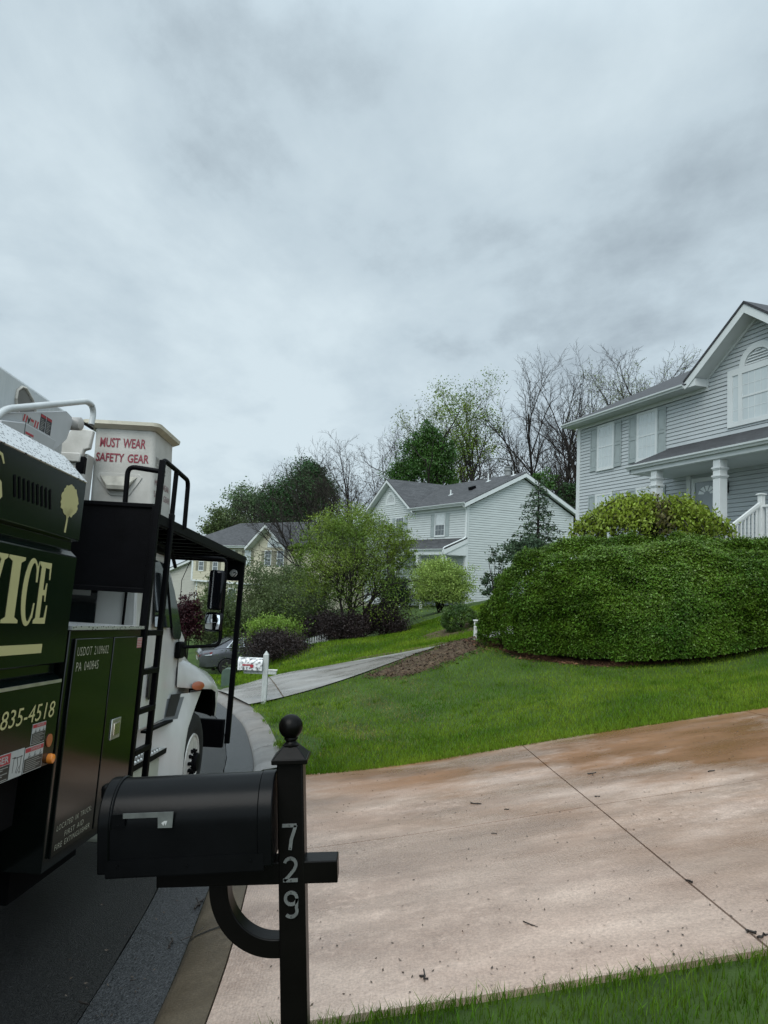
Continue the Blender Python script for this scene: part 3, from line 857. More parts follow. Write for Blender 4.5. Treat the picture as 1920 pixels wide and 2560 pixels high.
# tool cabinet
cab_ = MB().box(-.62, 0, -3.468, -2.138, .0, 1.405).build('tool_cabinet', M_cabgreen, TRK, bevel=.006)
MB().box(-.64, .012, -3.475, -2.13, 1.406, 1.43).build('cabinet_top', M_plate, cab_)
for (a, b_) in ((-3.405, -2.79), (-2.765, -2.175)):
    MB().box(.0015, .018, a, b_, .068, 1.352).build('cabinet_door', M_cabgreen, TRK, bevel=.005)
s2 = YZ(.018)
lt = MB().prism([(-2.655, .632), (-2.478, .632), (-2.478, .775), (-2.655, .775)], s2, .0005, .008).build('latch', M_alum, TRK, bevel=.01)
MB().prism([(-2.62, .66), (-2.51, .66), (-2.51, .745), (-2.62, .745)], s2, .008, .016).build('latch_handle', mk('worn_chrome', (.55, .48, .38), .2, metal=.9), lt, bevel=.008)
text_mesh('USDOT 2109602', s2, -3.372, 1.246, .508, .054, .001, 'lettering', M_pale, TRK, bold=-.010, space=1.15)
text_mesh('PA 040845', s2, -3.367, 1.151, .352, .056, .001, 'lettering', M_pale, TRK, bold=-.010, space=1.15)
text_mesh('LOCATED IN TRUCK:', s2, -3.362, .212, .518, .032, .001, 'lettering', M_pale, TRK, shear=.05, bold=-.012, space=1.18)
text_mesh('FIRST AID', s2, -3.24, .152, .282, .032, .001, 'lettering', M_pale, TRK, shear=.05, bold=-.012, space=1.18)
text_mesh('FIRE EXTINGUISHER', s2, -3.362, .102, .515, .032, .001, 'lettering', M_pale, TRK, shear=.05, bold=-.012, space=1.18)
fl = MB().prism([(-2.29, 1.265), (-2.187, 1.265), (-2.187, 1.343), (-2.29, 1.343)], s2, .0005, .0012).build('flag_sticker', mk('faded_flag_white', (.45, .42, .40), .5), TRK)
b = MB()
for k in range(6): b.prism([(-2.29, 1.267 + k * .0125), (-2.187, 1.267 + k * .0125), (-2.187, 1.273 + k * .0125), (-2.29, 1.273 + k * .0125)], s2, .0012, .0016)
b.build('flag_stripes', M_red, fl)
# chassis, rear wheels
ch = MB().box(-2.1, -.3, -7.5, -2.2, -.05, .62)
ch.box(-1.75, -.62, -2.2, 1.4, -.02, .35); ch.box(-2.2, -.14, -7.3, -3.6, .30, .62)
ch.box(-1.2, -.3, -3.2, -2.2, -.28, .1)
ch.build('chassis', M_dark, TRK)
MB().tube([(-.28, -3.0, .0), (-.12, -2.7, -.06), (-.1, -2.45, -.03)], .014).build('hose', M_red, TRK, smooth=60)
MB().bar((-.2, -3.05, -.08), (-.12, -2.4, -.02), .05, .05).build('tail_bracket', mk('dull_steel', (.03, .03, .03), .6), TRK)
def wheel(name, cx, cy, out):
    ty = MB().lathe([(.30, -.22), (.44, -.23), (.49, -.2), (.505, -.1), (.505, 0.0), (.49, .03), (.44, .05), (.36, .055), (.295, .035), (.28, .0)], (cx, cy, -.01), (out, 0, 0), 48).build('tyre', M_rubber, None, smooth=35)
    rim = MB().lathe([(.293, .035), (.287, .048), (.27, .046), (.255, .025), (.24, .012), (.17, .010), (.15, .02), (.14, .035), (.10, .045), (.095, .09), (.05, .1), (.0, .1)], (cx, cy, -.01), (out, 0, 0), 40).build('rim', M_rim, None, smooth=35)
    extra = []
    if out > 0 and cy > -1:
        for k in range(10):
            a = 2 * PI * k / 10 + .3
            extra.append(MB().lathe([(.033, 0), (.033, .008)], (cx + out * .004, cy + .205 * math.cos(a), -.01 + .205 * math.sin(a)), (out, 0, 0), 14).build('hand_hole', M_dark, None))
        for k in range(10):
            a = 2 * PI * k / 10
            extra.append(MB().lathe([(.02, 0), (.02, .03), (.013, .032), (.013, .055), (.004, .057)], (cx + out * .03, cy + .118 * math.cos(a), -.01 + .118 * math.sin(a)), (out, 0, 0), 8).build('lug_nut', M_blackmetal, None, smooth=30))
    hub = MB().lathe([(.1, .0), (.098, .1), (.085, .115), (.0, .118)], (cx, cy, -.01), (out, 0, 0), 20).build('hub', M_blackmetal, None, smooth=30)
    w = bpy.data.objects.new(name, None); COL.objects.link(w); w.parent = TRK
    for o in [ty, rim, hub] + extra: o.parent = w
    return w
wheel('front_wheel', -.11, .1, 1)
wheel('front_wheel', -2.25, .1, -1)
wheel('rear_wheel', -.2, -5.6, 1)
wheel('rear_wheel', -2.16, -5.6, -1)
# guard panel behind the cab and canopy over it
gp = MB().box(-2.33, -.03, -2.05, -2.02, 1.70, 2.405)
gp.build('guard_panel', M_blackmetal, TRK)
gp = MB().box(-.05, .0, -2.09, -2.01, 1.40, 2.41); gp.box(-2.36, -2.31, -2.09, -2.01, 1.0, 2.41); gp.box(-2.33, -.03, -2.07, -2.0, 2.39, 2.425)
gp.box(-2.33, -.03, -2.065, -2.0, 1.69, 1.73)
gp.build('guard_frame', M_blackmetal, TRK, bevel=.006)
cn = MB().box(-2.32, -.04, -2.0, 1.74, 2.315, 2.335)
cn.box(-.055, .0, -2.0, 1.78, 2.262, 2.352); cn.box(-2.36, -2.305, -2.0, 1.78, 2.262, 2.352); cn.box(-2.305, -.055, 1.70, 1.78, 2.262, 2.352)
cn.build('canopy', M_blackmetal, TRK, bevel=.006)
for k in range(9): MB().box(-2.305, -.055, -1.75 + k * .37, -1.69 + k * .37, 2.255, 2.313).build('canopy_slat', M_blackmetal, TRK)
MB().box(-1.23, -1.15, -2.0, 1.7, 2.2, 2.255).build('canopy_beam', M_blackmetal, TRK)
MB().box(-.95, -.26, -1.42, -.62, 2.1, 2.19).build('visor', M_blackmetal, TRK, bevel=.02)
MB().tube([(-.183, -.353, .80), (-.19, -.353, 1.0), (-.196, -.353, 1.18), (-.212, -.353, 1.36)], .006, 5).build('hood_seam', M_blackst, TRK)
MB().box(-1.07, -.945, -1.36, -1.20, 2.42, 2.97).build('bucket_neck', M_fibre, TRK, bevel=.01)
for x0, x1, xl in ((-.25, -.035, -.135), (-2.325, -2.11, -2.225)):
    MB().box(x0, x1, 1.70, 1.712, 2.02, 2.262).build('gusset', M_blackmetal, TRK, bevel=.004)
    MB().lathe([(.05, 0), (.05, .02), (.03, .04), (.0, .045)], (xl, 1.70, 2.119), (0, -1, 0), 18).build('work_lamp', mk('grey_lamp_back', (.30, .30, .29), .5), TRK, smooth=40)
MB().tube([(-.13, 1.652, 2.119), (-.1, 1.64, 2.135), (-.09, 1.66, 2.12), (-.13, 1.67, 2.07), (-.135, 1.70, 2.02)], .006, 6).build('lamp_cable', M_blackmetal, TRK, smooth=50)
for x in (-.033, -2.327): MB().box(x - .032, x + .032, 1.69, 1.755, -.07, 2.262).build('front_post', M_blackmetal, TRK, bevel=.006)
bp_ = MB().box(-2.29, -.07, 1.62, 1.70, -.115, .235)
bp_.build('bumper', M_blackmetal, TRK, bevel=.012)
# ladder and hand rails
for y in (-2.09, -1.69): MB().box(-.022, .022, y - .03, y + .03, .02 if y < -2 else -.3, 2.40 if y > -2 else 2.79).build('ladder_rail', M_blackmetal, TRK, bevel=.008)
for z in (1.375, 1.066, .758, .44, .13): MB().box(-.02, .024, -2.062, -1.665, z - .022, z + .022).build('rung', M_blackmetal, TRK, bevel=.004)
def arc(p, q, r_, n=6):   # helper for rounded corners given three points
    return
def round_path(P, r, n=6):
    P = [Vector(p) for p in P]; o = [P[0]]
    for i in range(1, len(P) - 1):
        a = (P[i - 1] - P[i]).normalized(); c_ = (P[i + 1] - P[i]).normalized()
        s = P[i] + a * r; e_ = P[i] + c_ * r
        for k in range(n + 1):
            t = k / n; o.append(s * (1 - t) ** 2 + P[i] * 2 * t * (1 - t) + e_ * t * t)
    o.append(P[-1]); return o
MB().tube(round_path([(-.295, -2.03, 2.40), (-.305, -2.03, 2.735), (-.0, -2.05, 2.70)], .07), .021, 10).build('hand_rail', M_blackmetal, TRK, smooth=60)
MB().tube(round_path([(0, -2.085, 2.70), (0, -2.085, 2.80), (0, -1.67, 2.79), (0, -1.30, 2.775), (0, -1.275, 2.32)], .07), .021, 10).build('hand_rail', M_blackmetal, TRK, smooth=60)
MB().tube([(0, -1.69, 2.785), (0, -1.69, 2.35)], .021, 10).build('hand_rail', M_blackmetal, TRK, smooth=60)
# cab
cp = [(-1.58, .5), (-1.6, 1.0), (-1.6, 2.02), (-1.5, 2.16), (-.9, 2.19), (-.80, 2.13), (-.42, 1.52), (-.29, 1.30), (-.27, 1.18), (.3, 1.0), (.3, .5)]
cab = MB().prism(cp, lambda u, v, w: (w, u, v), -2.12, -.215)
cab.v = [(x - (.1 * max(0, z - 1.3) if x > -1 else -.1 * max(0, z - 1.3)), y, z) for x, y, z in cab.v]
cab = cab.build('cab', M_white, TRK, bevel=.02)
XR = XZr(-1.6)
MB().prism([(-1.95, 1.40), (-.60, 1.40), (-.60, 1.80), (-1.95, 1.80)], XR, .001, .012).build('rear_window', M_darkglass, cab, bevel=.01)
MB().prism([(-.83, 1.655), (-.66, 1.655), (-.66, 1.715), (-.83, 1.715)], XR, .013, .014).build('window_sticker', M_whitest, cab)
MB().box(-.36, -.345, -1.62, -1.60, .7, 2.0).build('cab_seam', M_dark, cab)
sd = lambda u, v, d: (-.213 - .1 * max(0, v - 1.3) + d, u, v)
door = MB().prism([(-1.335, .505), (-.5, .515), (-.16, .80), (-.15, 1.28), (-.33, 1.40), (-.62, 1.9), (-.82, 2.08), (-1.335, 2.08)], sd, .0, .012).build('door', M_white, TRK, bevel=.008)
sdo = lambda u, v, d: (-.2 - .1 * max(0, v - 1.3) + d, u, v)
wd_ = MB().prism([(-1.185, 1.405), (-.70, 1.40), (-.655, 1.46), (-.90, 2.02), (-1.185, 2.03)], sdo, .0, .006).build('door_window', M_darkglass, TRK, bevel=.01)
MB().prism([(-.83, 2.02), (-.60, 1.34), (-.55, 1.285), (-.345, 1.285), (-.305, 1.33), (-.33, 1.42), (-.56, 1.78)], sdo, .0, .007).build('vent_window', mk('vent_glass', (.02, .03, .028), .06, var=.1, spec=.6), TRK, bevel=.008)
MB().tube([(-.203, -.66, 1.40), (-.262, -.86, 2.0)], .012, 6).build('window_post', M_blackmetal, TRK)
MB().prism([(-1.23, .79), (-1.2, .755), (-1.14, .755), (-1.11, .79), (-1.11, 1.02), (-1.135, 1.055), (-1.19, 1.055), (-1.23, 1.02)], sdo, .0, .014).build('door_handle', M_blackst, door, bevel=.006)
MB().box(-.2, -.14, -1.3, -.5, .475, .50).build('door_sill', M_blackmetal, TRK, bevel=.005)
MB().tube([(-.24, -1.62, 2.17), (-.22, -1.45, 2.19), (-.21, -.9, 2.14), (-.21, -.72, 2.0)], .018, 8).build('drip_rail', M_blackmetal, cab, smooth=60)
MB().tube([(-.24, -.28, 1.25), (-.28, -.2, 1.9), (-.22, -.0, 2.25)], .004, 5).build('antenna', M_blackmetal, cab)
# hood with flared fenders
hy = [-.35, -.2, -.05, .1, .3, .5, .62, .75, .95, 1.15, 1.3, 1.4]
def hsec(y):
    k = min(1, max(0, (y + .35) / .45)); k = k * k * (3 - 2 * k)
    xo = -.19 + (.045 + .19) * k
    if y > .5: xo = .045 - .52 * ((y - .5) / .9) ** 1.9
    zl = float(np.interp(y, [-.35, -.05, .1, .38, .5, .6, .66, .75, 1.4], [.80, .765, .755, .73, .69, .56, .43, .38, .36]))
    zt = float(np.interp(y, [-.35, .1, .6, 1.1, 1.4], [1.17, 1.10, 1.03, .96, .85]))
    zc = float(np.interp(y, [-.35, .1, .5, .8, 1.1, 1.4], [1.12, .93, .86, .78, .72, .62]))
    s_ = min(1, max(0, (y + .35) / .45))
    pr = [(xo - .012, zl), (xo, zl + .03), (xo, max(zl + .06, zc - .16)), (xo - .02, max(zl + .09, zc - .09)), (xo - .06, zc - .02), (xo - .13, zc + .025 + .02 * s_), (-.36 + .03 * (1 - s_), zt - .10), (-.50, zt - .03), (-.75, zt + .01), (-1.17, zt + .025)]
    return pr
rows = []
for y in hy:
    p = hsec(y)
    full = [(x, y, z) for x, z in p] + [(-2.34 - x, y, z) for x, z in p[-2::-1]]
    rows.append(full)
hd = MB().grid(rows)
last = len(hd.v) - len(rows[-1]); hd.f.append(tuple(range(last, last + len(rows[-1]))))
hood = hd.build('hood', M_white, TRK, smooth=50)
lr = []
for y in [v for v in hy if v >= -.3]:
    p = hsec(y)[:7]
    lr.append([(x - .03 - .02 * k, y, z + (.015 if k == 0 else -.03)) for k, (x, z) in enumerate(p)])
MB().grid(lr).build('fender_liner', M_dark, TRK, smooth=60)
mk_o = MB().lathe([(.0, .0), (.05, .003), (.055, .015), (.04, .03), (.0, .036)], (.0, .0, 0), (1, 0, 0), 18).build('hood_marker', M_amberdull, TRK, smooth=60)
mk_o.location = (-.035, -.085, .80); mk_o.scale = (.8, 1.75, .85); mk_o.rotation_euler = (0, -.12, -.5)
MB().lathe([(.56, -.5), (.56, -.05)], (-.12, .14, -.01), (1, 0, 0), 40).build('wheel_well', M_dark, TRK, smooth=40)
MB().lathe([(.53, -.5), (.53, -.05)], (-2.24, .1, -.01), (-1, 0, 0), 40).build('wheel_well', M_dark, TRK, smooth=40)
# flared lower skirt in front of the step
zs_ = [.73, .62, .5, .39, .28, .15, 0, -.15, -.32]
def yo(z): return float(np.interp(z, [-.32, -.02, .2, .39, .55, .73], [-.30, -.33, -.34, -.28, -.11, .13]))
rows = []
for z in zs_:
    y1 = yo(z); r = []
    for k in range(13):
        a = k / 12
        x = -.42 + .40 * (a ** .8) ; y = -.95 + (y1 + .95) * (a ** 1.15)
        if a > .9: x = -.42 + .40 * (.9 ** .8) + (.012) * (a - .9) / .1
        r.append((x, y, z))
    r.append((r[-1][0] - .02, r[-1][1] + .012, z)); r.append((r[-1][0] - .10, r[-1][1] + .0, z))
    rows.append(r)
sk = MB().grid(rows).build('fender_skirt', M_white, TRK, smooth=60)
def skp(a, z, d=0.0):
    y1 = yo(z); x = -.42 + .40 * (a ** .8); y = -.95 + (y1 + .95) * (a ** 1.15)
    return (x + d * .8, y - d * .6, z)
MB().grid([[skp(a, z, .004) for a in np.linspace(.36, .70, 6)] for z in np.linspace(.50, .70, 6)]).build('air_intake', mk('grey_plastic', (.13, .14, .145), .5), sk, smooth=60)
b = MB()
b.grid([[skp(a, z, .018) for a in np.linspace(.47, .62, 4)] for z in np.linspace(.535, .74, 5)]).build('intake_grille', M_blackst, sk, smooth=60)
# step and tank
st_ = MB().box(-.46, -.15, -1.68, -.5, .19, .245)
st_.build('step', M_blackmetal, TRK, bevel=.008)
b = st_ = MB()
b.box(-.46, -.15, -1.68, -.5, .2455, .2465)
for i in range(15):
    for j in range(4):
        b.lathe([(.022, 0), (.013, .012)], (-.41 + j * .072, -1.62 + i * .076, .245), (0, 0, 1), 6)
b.build('step_grip', M_alum, TRK)
MB().box(-.5, -.19, -1.66, -.62, -.36, .185).build('fuel_tank', mk('pale_tank', (.42, .44, .36), .45, scale=3, var=.15), TRK, bevel=.04)
# mirrors
mh = MB().box(.005, .172, -.2, -.08, 1.605, 2.03).build('mirror', M_blackgloss, TRK, bevel=.03)
MB().box(.05, .062, -.206, -.2, 1.62, 2.02).build('mirror_stripe', mk('mirror_stripe_grey', (.4, .41, .42), .2, metal=.8), mh)  # stripes paint the reflections on the dark mirror face
MB().box(.128, .134, -.204, -.2, 1.64, 2.0).build('mirror_stripe', M_blackmetal, mh)
cm = MB().box(-.005, .19, -.19, -.09, 1.378, 1.58).build('spot_mirror', M_blackgloss, TRK, bevel=.035)
rows = []
for i in range(9):
    r = []
    for j in range(9):
        a, c_ = -1 + j / 4, -1 + i / 4
        f_ = max(abs(a), abs(c_)); l = math.hypot(a, c_); k = (f_ / l if l > 0 else 1)
        k = .35 * k + .65 if l > 0 else 1
        r.append((.088 + .078 * a * k, -.192 - .010 * (1 - (a * a + c_ * c_) / 2), 1.478 + .080 * c_ * k))
    rows.append(r)
MB().grid(rows).build('mirror_glass', M_mirror, cm, smooth=60)
MB().tube(round_path([(-.25, -.3, 2.158), (.168, -.14, 2.155), (.172, -.14, 1.235), (-.21, -.37, 1.20)], .07), .018, 10).build('mirror_arm', M_blackmetal, TRK, smooth=60)
MB().box(-.21, -.15, -.46, -.27, 1.09, 1.26).build('mirror_mount', M_blackmetal, TRK, bevel=.02)
# bucket
def rrect(x0, x1, y0, y1, r, z, n=5):
    o = []
    for cx, cy, a0 in ((x1 - r, y1 - r, 0), (x0 + r, y1 - r, 90), (x0 + r, y0 + r, 180), (x1 - r, y0 + r, 270)):
        for k in range(n + 1):
            a = math.radians(a0 + 90 * k / n); o.append((cx + r * math.cos(a), cy + r * math.sin(a), z))
    return o
lev = [(2.40, -.95, -.33, -1.19, -.62), (2.6, -.953, -.345, -1.2, -.61), (3.2, -.972, -.388, -1.215, -.60), (3.27, -.976, -.392, -1.22, -.60)]
rows = [rrect(a, b_, c_, d_, .05, z) for z, a, b_, c_, d_ in lev]
rows = [r + [r[0]] for r in rows]
bk = MB().grid(rows); n_ = len(rows[0]); bk.f.append(tuple(range(n_ - 1)))
inner = [rrect(a + .02, b_ - .02, c_ + .02, d_ - .02, .045, z) for z, a, b_, c_, d_ in ((3.27, -.976, -.392, -1.22, -.60), (2.45, -.95, -.33, -1.19, -.62))]
inner = [r + [r[0]] for r in inner]
bk.grid(inner)
bucket = bk.build('bucket', M_fibre, TRK, smooth=50)
lp = [rrect(-.985, -.38, -1.23, -.59, .05, 3.255), rrect(-1.075, -.33, -1.30, -.545, .07, 3.285), rrect(-1.08, -.325, -1.305, -.54, .07, 3.318), rrect(-.95, -.42, -1.19, -.63, .05, 3.325)]
lp = [r + [r[0]] for r in lp]
MB().grid(lp).build('bucket_rim', mk('yellowed_fibreglass', (.50, .47, .38), .5, scale=8, var=.12), bucket, smooth=40)
fb = lambda u, v, d: (u, -1.2 - (v - 2.6) / .6 * .015 - d - .004, v)
text_mesh('MUST WEAR', fb, -.905, 3.078, .44, .092, .0, 'lettering', M_redtext, bucket, bold=.022)
text_mesh('SAFETY GEAR', fb, -.929, 2.937, .508, .084, .0, 'lettering', M_redtext, bucket, bold=.022)
poc = [(-.905, 2.80), (-.87, 2.83), (-.50, 2.83), (-.465, 2.80), (-.48, 2.77), (-.57, 2.625), (-.60, 2.612), (-.74, 2.612), (-.775, 2.63), (-.89, 2.77)]
MB().prism(poc, fb, .0, .006).build('step_pocket', M_fibre, bucket, bevel=.004)
pk = MB().add([fb(-.87, 2.80, .006), fb(-.51, 2.80, .006), fb(-.60, 2.70, .075), fb(-.77, 2.70, .075), fb(-.77, 2.665, .07), fb(-.60, 2.665, .07), fb(-.60, 2.655, .006), fb(-.77, 2.655, .006)],
              [(0, 1, 2, 3), (3, 2, 5, 4), (4, 5, 6, 7), (0, 3, 4, 7), (1, 6, 5, 2)])
pk.build('step_ledge', mk('grimy_fibreglass', (.30, .29, .25), .6, scale=9, var=.25), bucket)
fr = lambda u, v, d: (-.345 - (v - 2.6) / .6 * .043 + d + .003, u, v)
text_mesh('MUST WEAR', fr, -1.17, 2.74, .44, .06, .0, 'lettering', mk('faded_dark_lettering', (.17, .06, .07), .5), bucket)
text_mesh('SAFETY GEAR', fr, -1.18, 2.63, .48, .06, .0, 'lettering', bpy.data.materials['faded_dark_lettering'], bucket)
text_mesh('ec', fr, -.95, 2.89, .10, .055, .0, 'lettering', M_blackst, bucket, bold=.01)
b = MB()
for a in ((0, 0, .09, .014), (0, .076, .09, .014), (0, 0, .012, .09), (.078, 0, .012, .09), (.025, .025, .012, .045), (.025, .06, .04, .012), (.055, .03, .012, .04)):
    b.prism([(-1.16 + a[0], 2.93 + a[1]), (-1.16 + a[0] + a[2], 2.93 + a[1]), (-1.16 + a[0] + a[2], 2.93 + a[1] + a[3]), (-1.16 + a[0], 2.93 + a[1] + a[3])], fr, .0, .001)
b.build('square_emblem', mk('faded_grey_print', (.26, .25, .23), .5), bucket)
# boom, side plate, bracket
bm_ = MB().prism([(-7.4, 2.72), (-2.0, 2.72), (-1.85, 2.80), (-1.88, 3.225), (-7.4, 3.265)], lambda u, v, w: (w, u, v), -1.45, -.95)
boom = bm_.build('boom', M_boomw, TRK, bevel=.025)
bs = YZ(-.95)
hole = [(-2.72, 3.06), (-2.715, 3.13), (-2.66, 3.175), (-2.60, 3.185), (-2.48, 3.13), (-2.42, 3.08), (-2.41, 3.0), (-2.44, 2.96), (-2.6, 2.96), (-2.68, 2.98)]
MB().prism(hole, bs, .0008, .004).build('boom_opening', mk('boom_inside', (.13, .125, .11), .7), boom)
hp = [Vector((-.944, a, b_)) for a, b_ in hole]; hp.append(hp[0])
MB().tube(hp, .012, 6, cap=False).build('opening_rim', mk('grimy_edge', (.36, .34, .30), .5), boom, smooth=60)
pl = MB().prism([(-3.9, 2.40), (-3.24, 2.79), (-3.17, 2.825), (-2.30, 3.106), (-2.19, 3.09), (-2.175, 3.03), (-2.235, 2.89), (-2.46, 2.71), (-2.7, 2.40)], YZ(-.75), -.05, .0).build('boom_plate', mk('pale_grey_paint', (.42, .43, .44), .4, var=.05), TRK, bevel=.006)
ps = YZ(-.75)
def rct(y0, y1, z0, z1): return [(y0, z0), (y1, z0), (y1, z1), (y0, z1)]
MB().prism(rct(-2.956, -2.72, 2.838, 2.893), ps, .0006, .002).build('warning_decal', M_whitest, pl)
for y in (-2.95, -2.915, -2.785, -2.75):
    MB().prism([(y, 2.839), (y + .018, 2.839), (y + .030, 2.892), (y + .012, 2.892)], ps, .002, .003).build('hazard_stripe', M_red, pl)
MB().prism([(-2.875, 2.842), (-2.862, 2.842), (-2.85, 2.865), (-2.845, 2.888), (-2.858, 2.888), (-2.866, 2.868), (-2.883, 2.886), (-2.886, 2.872)], ps, .002, .003).build('decal_print', M_blackst, pl)
MB().prism(rct(-2.84, -2.795, 2.866, 2.884), ps, .002, .003).build('decal_header', M_red, pl)
MB().prism(rct(-2.84, -2.795, 2.845, 2.86), ps, .002, .003).build('decal_print', M_greyst, pl)
M_fbd = mk('faded_black_decal', (.022, .022, .026), .5)
for y in (-2.702, -2.607):
    MB().prism(rct(y, y + .084, 2.841, 2.966), ps, .0006, .002).build('warning_decal', M_fbd, pl)
    MB().prism(rct(y + .003, y + .081, 2.944, 2.963), ps, .002, .003).build('decal_header', M_red, pl)
    q_ = MB()
    for k in range(7): q_.prism(rct(y + .01, y + .05 + .022 * ((k * 7) % 3) / 2, 2.85 + k * .0125, 2.854 + k * .0125), ps, .002, .0026)
    q_.build('decal_print', M_greyst, pl)
cv = MB().prism([(-3.34, 2.40), (-3.30, 2.742), (-2.992, 2.812), (-2.512, 2.806), (-2.562, 2.69), (-2.66, 2.40)], YZ(-.70), -.05, .0).build('valve_cover', mk('cover_grey_paint', (.36, .37, .375), .4, var=.05), TRK, bevel=.006)
fcv = YZ(-.70)
MB().prism([(-2.998, 2.40), (-2.993, 2.40), (-2.993, 2.81), (-2.998, 2.81)], fcv, .0, .002).build('cover_seam', M_blackst, cv)
MB().prism(rct(-2.985, -2.868, 2.701, 2.753), fcv, .0005, .002).build('warning_decal', M_whitest, cv)
MB().prism(rct(-2.985, -2.868, 2.737, 2.753), fcv, .002, .003).build('decal_header', M_red, cv)
MB().prism([(-2.945, 2.705), (-2.91, 2.705), (-2.905, 2.732), (-2.935, 2.732)], fcv, .002, .003).build('decal_print', M_blackst, cv)
MB().tube(round_path([(-.75, -3.35, 2.70), (-.75, -3.2, 2.845), (-.75, -1.93, 3.31), (-.75, -1.79, 3.28), (-.75, -1.815, 3.13)], .09), .026, 12).build('grab_bar', mk('pale_grab_bar', (.44, .46, .46), .35, var=.08, coat=.3), TRK, smooth=60)
MB().tube([(-.75, -2.1, 3.10), (-.75, -1.78, 3.105)], .012, 8).build('grab_bar_pin', M_blackmetal, TRK, smooth=60)
MB().lathe([(.055, -.25), (.055, 0.05), (.04, .06), (0, .062)], (-.75, -2.13, 3.05), (1, 0, 0), 18).build('pivot', mk('pivot_paint', (.40, .38, .36), .4), TRK, smooth=40)
brk = [(-1.20, 2.99), (-1.07, 3.21), (-.99, 3.205), (-.98, 3.185), (-.885, 3.175), (-.90, 3.0), (-.95, 2.985), (-.97, 2.90), (-.93, 2.80), (-.93, 2.45), (-1.15, 2.45), (-1.22, 2.86)]
bc = MB().prism(brk, XZr(-1.45), -.06, .0).build('bucket_bracket', M_fibre, TRK, bevel=.015)
MB().box(-1.2, -.96, -1.48, -1.45, 2.86, 2.95).build('bracket_rib', M_fibre, bc, bevel=.012)
MB().box(-1.0, -.925, -1.47, -1.4, 2.76, 2.92).build('bucket_latch', M_blackmetal, TRK, bevel=.01)
MB().box(-1.6, -.8, -3.4, -2.6, 1.6, 2.8).build('turret', M_white, TRK, bevel=.05)
# ------------------------------------------------------------------ near mailbox
M_mbx = mk('black_mailbox_paint', (.0022, .0025, .0028), .30, var=.3, scale=6, bump=.03, bscale=60, spec=.10)
M_post = mk('black_post_paint', (.0032, .0028, .0025), .34, var=.3, scale=5, bump=.06, bscale=40, spec=.10)
M_digit = mk('dull_metal_digits', (.13, .135, .13), .5, metal=.3, var=.2, scale=30)
th = -math.atan(.0695)
mbm = Matrix.Translation((-.201, 2.6, -1.955)) @ Matrix.Rotation(th, 4, 'Y')
MBX = empty('mailbox', 'black mailbox on a leaning black post with a ball finial and number 729', 'mailbox', mat_=mbm)
MB().box(-.0445, .0465, -.0455, .0455, -.25, 1.287).build('post', M_post, MBX, bevel=.006)
b = MB()
b.box(-.061, .063, -.062, .062, 1.281, 1.298)
b.add([(-.057, -.058, 1.298), (.059, -.058, 1.298), (.059, .058, 1.298), (-.057, .058, 1.298), (-.024, -.025, 1.334), (.026, -.025, 1.334), (.026, .025, 1.334), (-.024, .025, 1.334)],
      [(0, 1, 5, 4), (1, 2, 6, 5), (2, 3, 7, 6), (3, 0, 4, 7), (4, 5, 6, 7)])
b.build('post_cap', M_post, MBX, bevel=.003)
pr = [(.0, .0), (.028, .002), (.029, .012), (.020, .018), (.018, .024), (.024, .029), (.024, .035)]
for k in range(1, 22):
    a = PI * k / 22; 
    if k > 3: pr.append((.0425 * math.sin(a), .073 - .0425 * math.cos(a)))
pr.append((.0, .1155))
MB().lathe(pr, (.001, 0, 1.325), (0, 0, 1), 32).build('finial', M_post, MBX, smooth=50)
MB().box(-.462, .158, -.043, .043, .878, .952).build('crossbeam', M_post, MBX, bevel=.004)
# curved bracket
ro, ri = .215, .150
cx, cz = -.062, .865
pts = [(-.285, .88), (-.283, .84)]
P_o, P_i = [], []
for k in range(17):
    a = PI + (PI / 2) * k / 16
    P_o.append((cx + .222 * math.cos(a), cz + .232 * math.sin(a))); P_i.append((cx + .158 * math.cos(a), cz + .170 * math.sin(a)))
poly = [(-.284, .88)] + P_o + [(-.04, .633), (-.04, .695)] + P_i[::-1] + [(-.22, .88)]
MB().prism(poly, lambda u, v, w: (u, w, v), -.036, .036).build('bracket', M_post, MBX, bevel=.004)
# the box
sl = .020     # box rises a little towards the post
def mbp(x, y, z): return (x, y, z + (x + .33) * sl - .004)
prof = []
Wd, z0, zc_ = .132, .978, 1.115
for k in range(25):
    a = PI * k / 24
    prof.append((-Wd * math.cos(a), zc_ + .128 * math.sin(a)))
prof = [(-Wd, z0)] + prof + [(Wd, z0)]
bx = MB().prism(prof, lambda u, v, w: mbp(w, u, v), -.595, -.085)
bx.build('box_body', M_mbx, MBX, smooth=35)
for sx_, sz_ in ((-.56, 1.0), (-.33, .992), (-.12, .998), (-.555, 1.13)):
    q_ = mbp(sx_, -.1405, sz_); MB().lathe([(.0045, 0), (.004, .0025), (0, .003)], q_, (0, -1, 0), 10).build('screw', M_mbx, MBX)
fl_ = [(u * 1.035, zc_ + (v - zc_) * 1.03) for u, v in prof]
MB().prism(fl_, lambda u, v, w: mbp(w, u, v), -.10, -.050).build('box_back', M_mbx, MBX, smooth=35, bevel=.004)
dr = MB().prism([(u * 1.05, zc_ + (v - zc_) * 1.035) for u, v in prof], lambda u, v, w: mbp(w, u, v), -.628, -.588)
door_ = dr.build('box_door', M_mbx, MBX, smooth=35, bevel=.005)
MB().box(-.662, -.615, -.025, .025, 1.165, 1.218).build('door_latch', M_mbx, door_, bevel=.012)
MB().tube([mbp(-.587, q[0] * 1.02, zc_ + (q[1] - zc_) * 1.02) for q in prof[1:-1]], .005, 6).build('rim_bead', M_mbx, door_, smooth=60)
bs_ = MB()
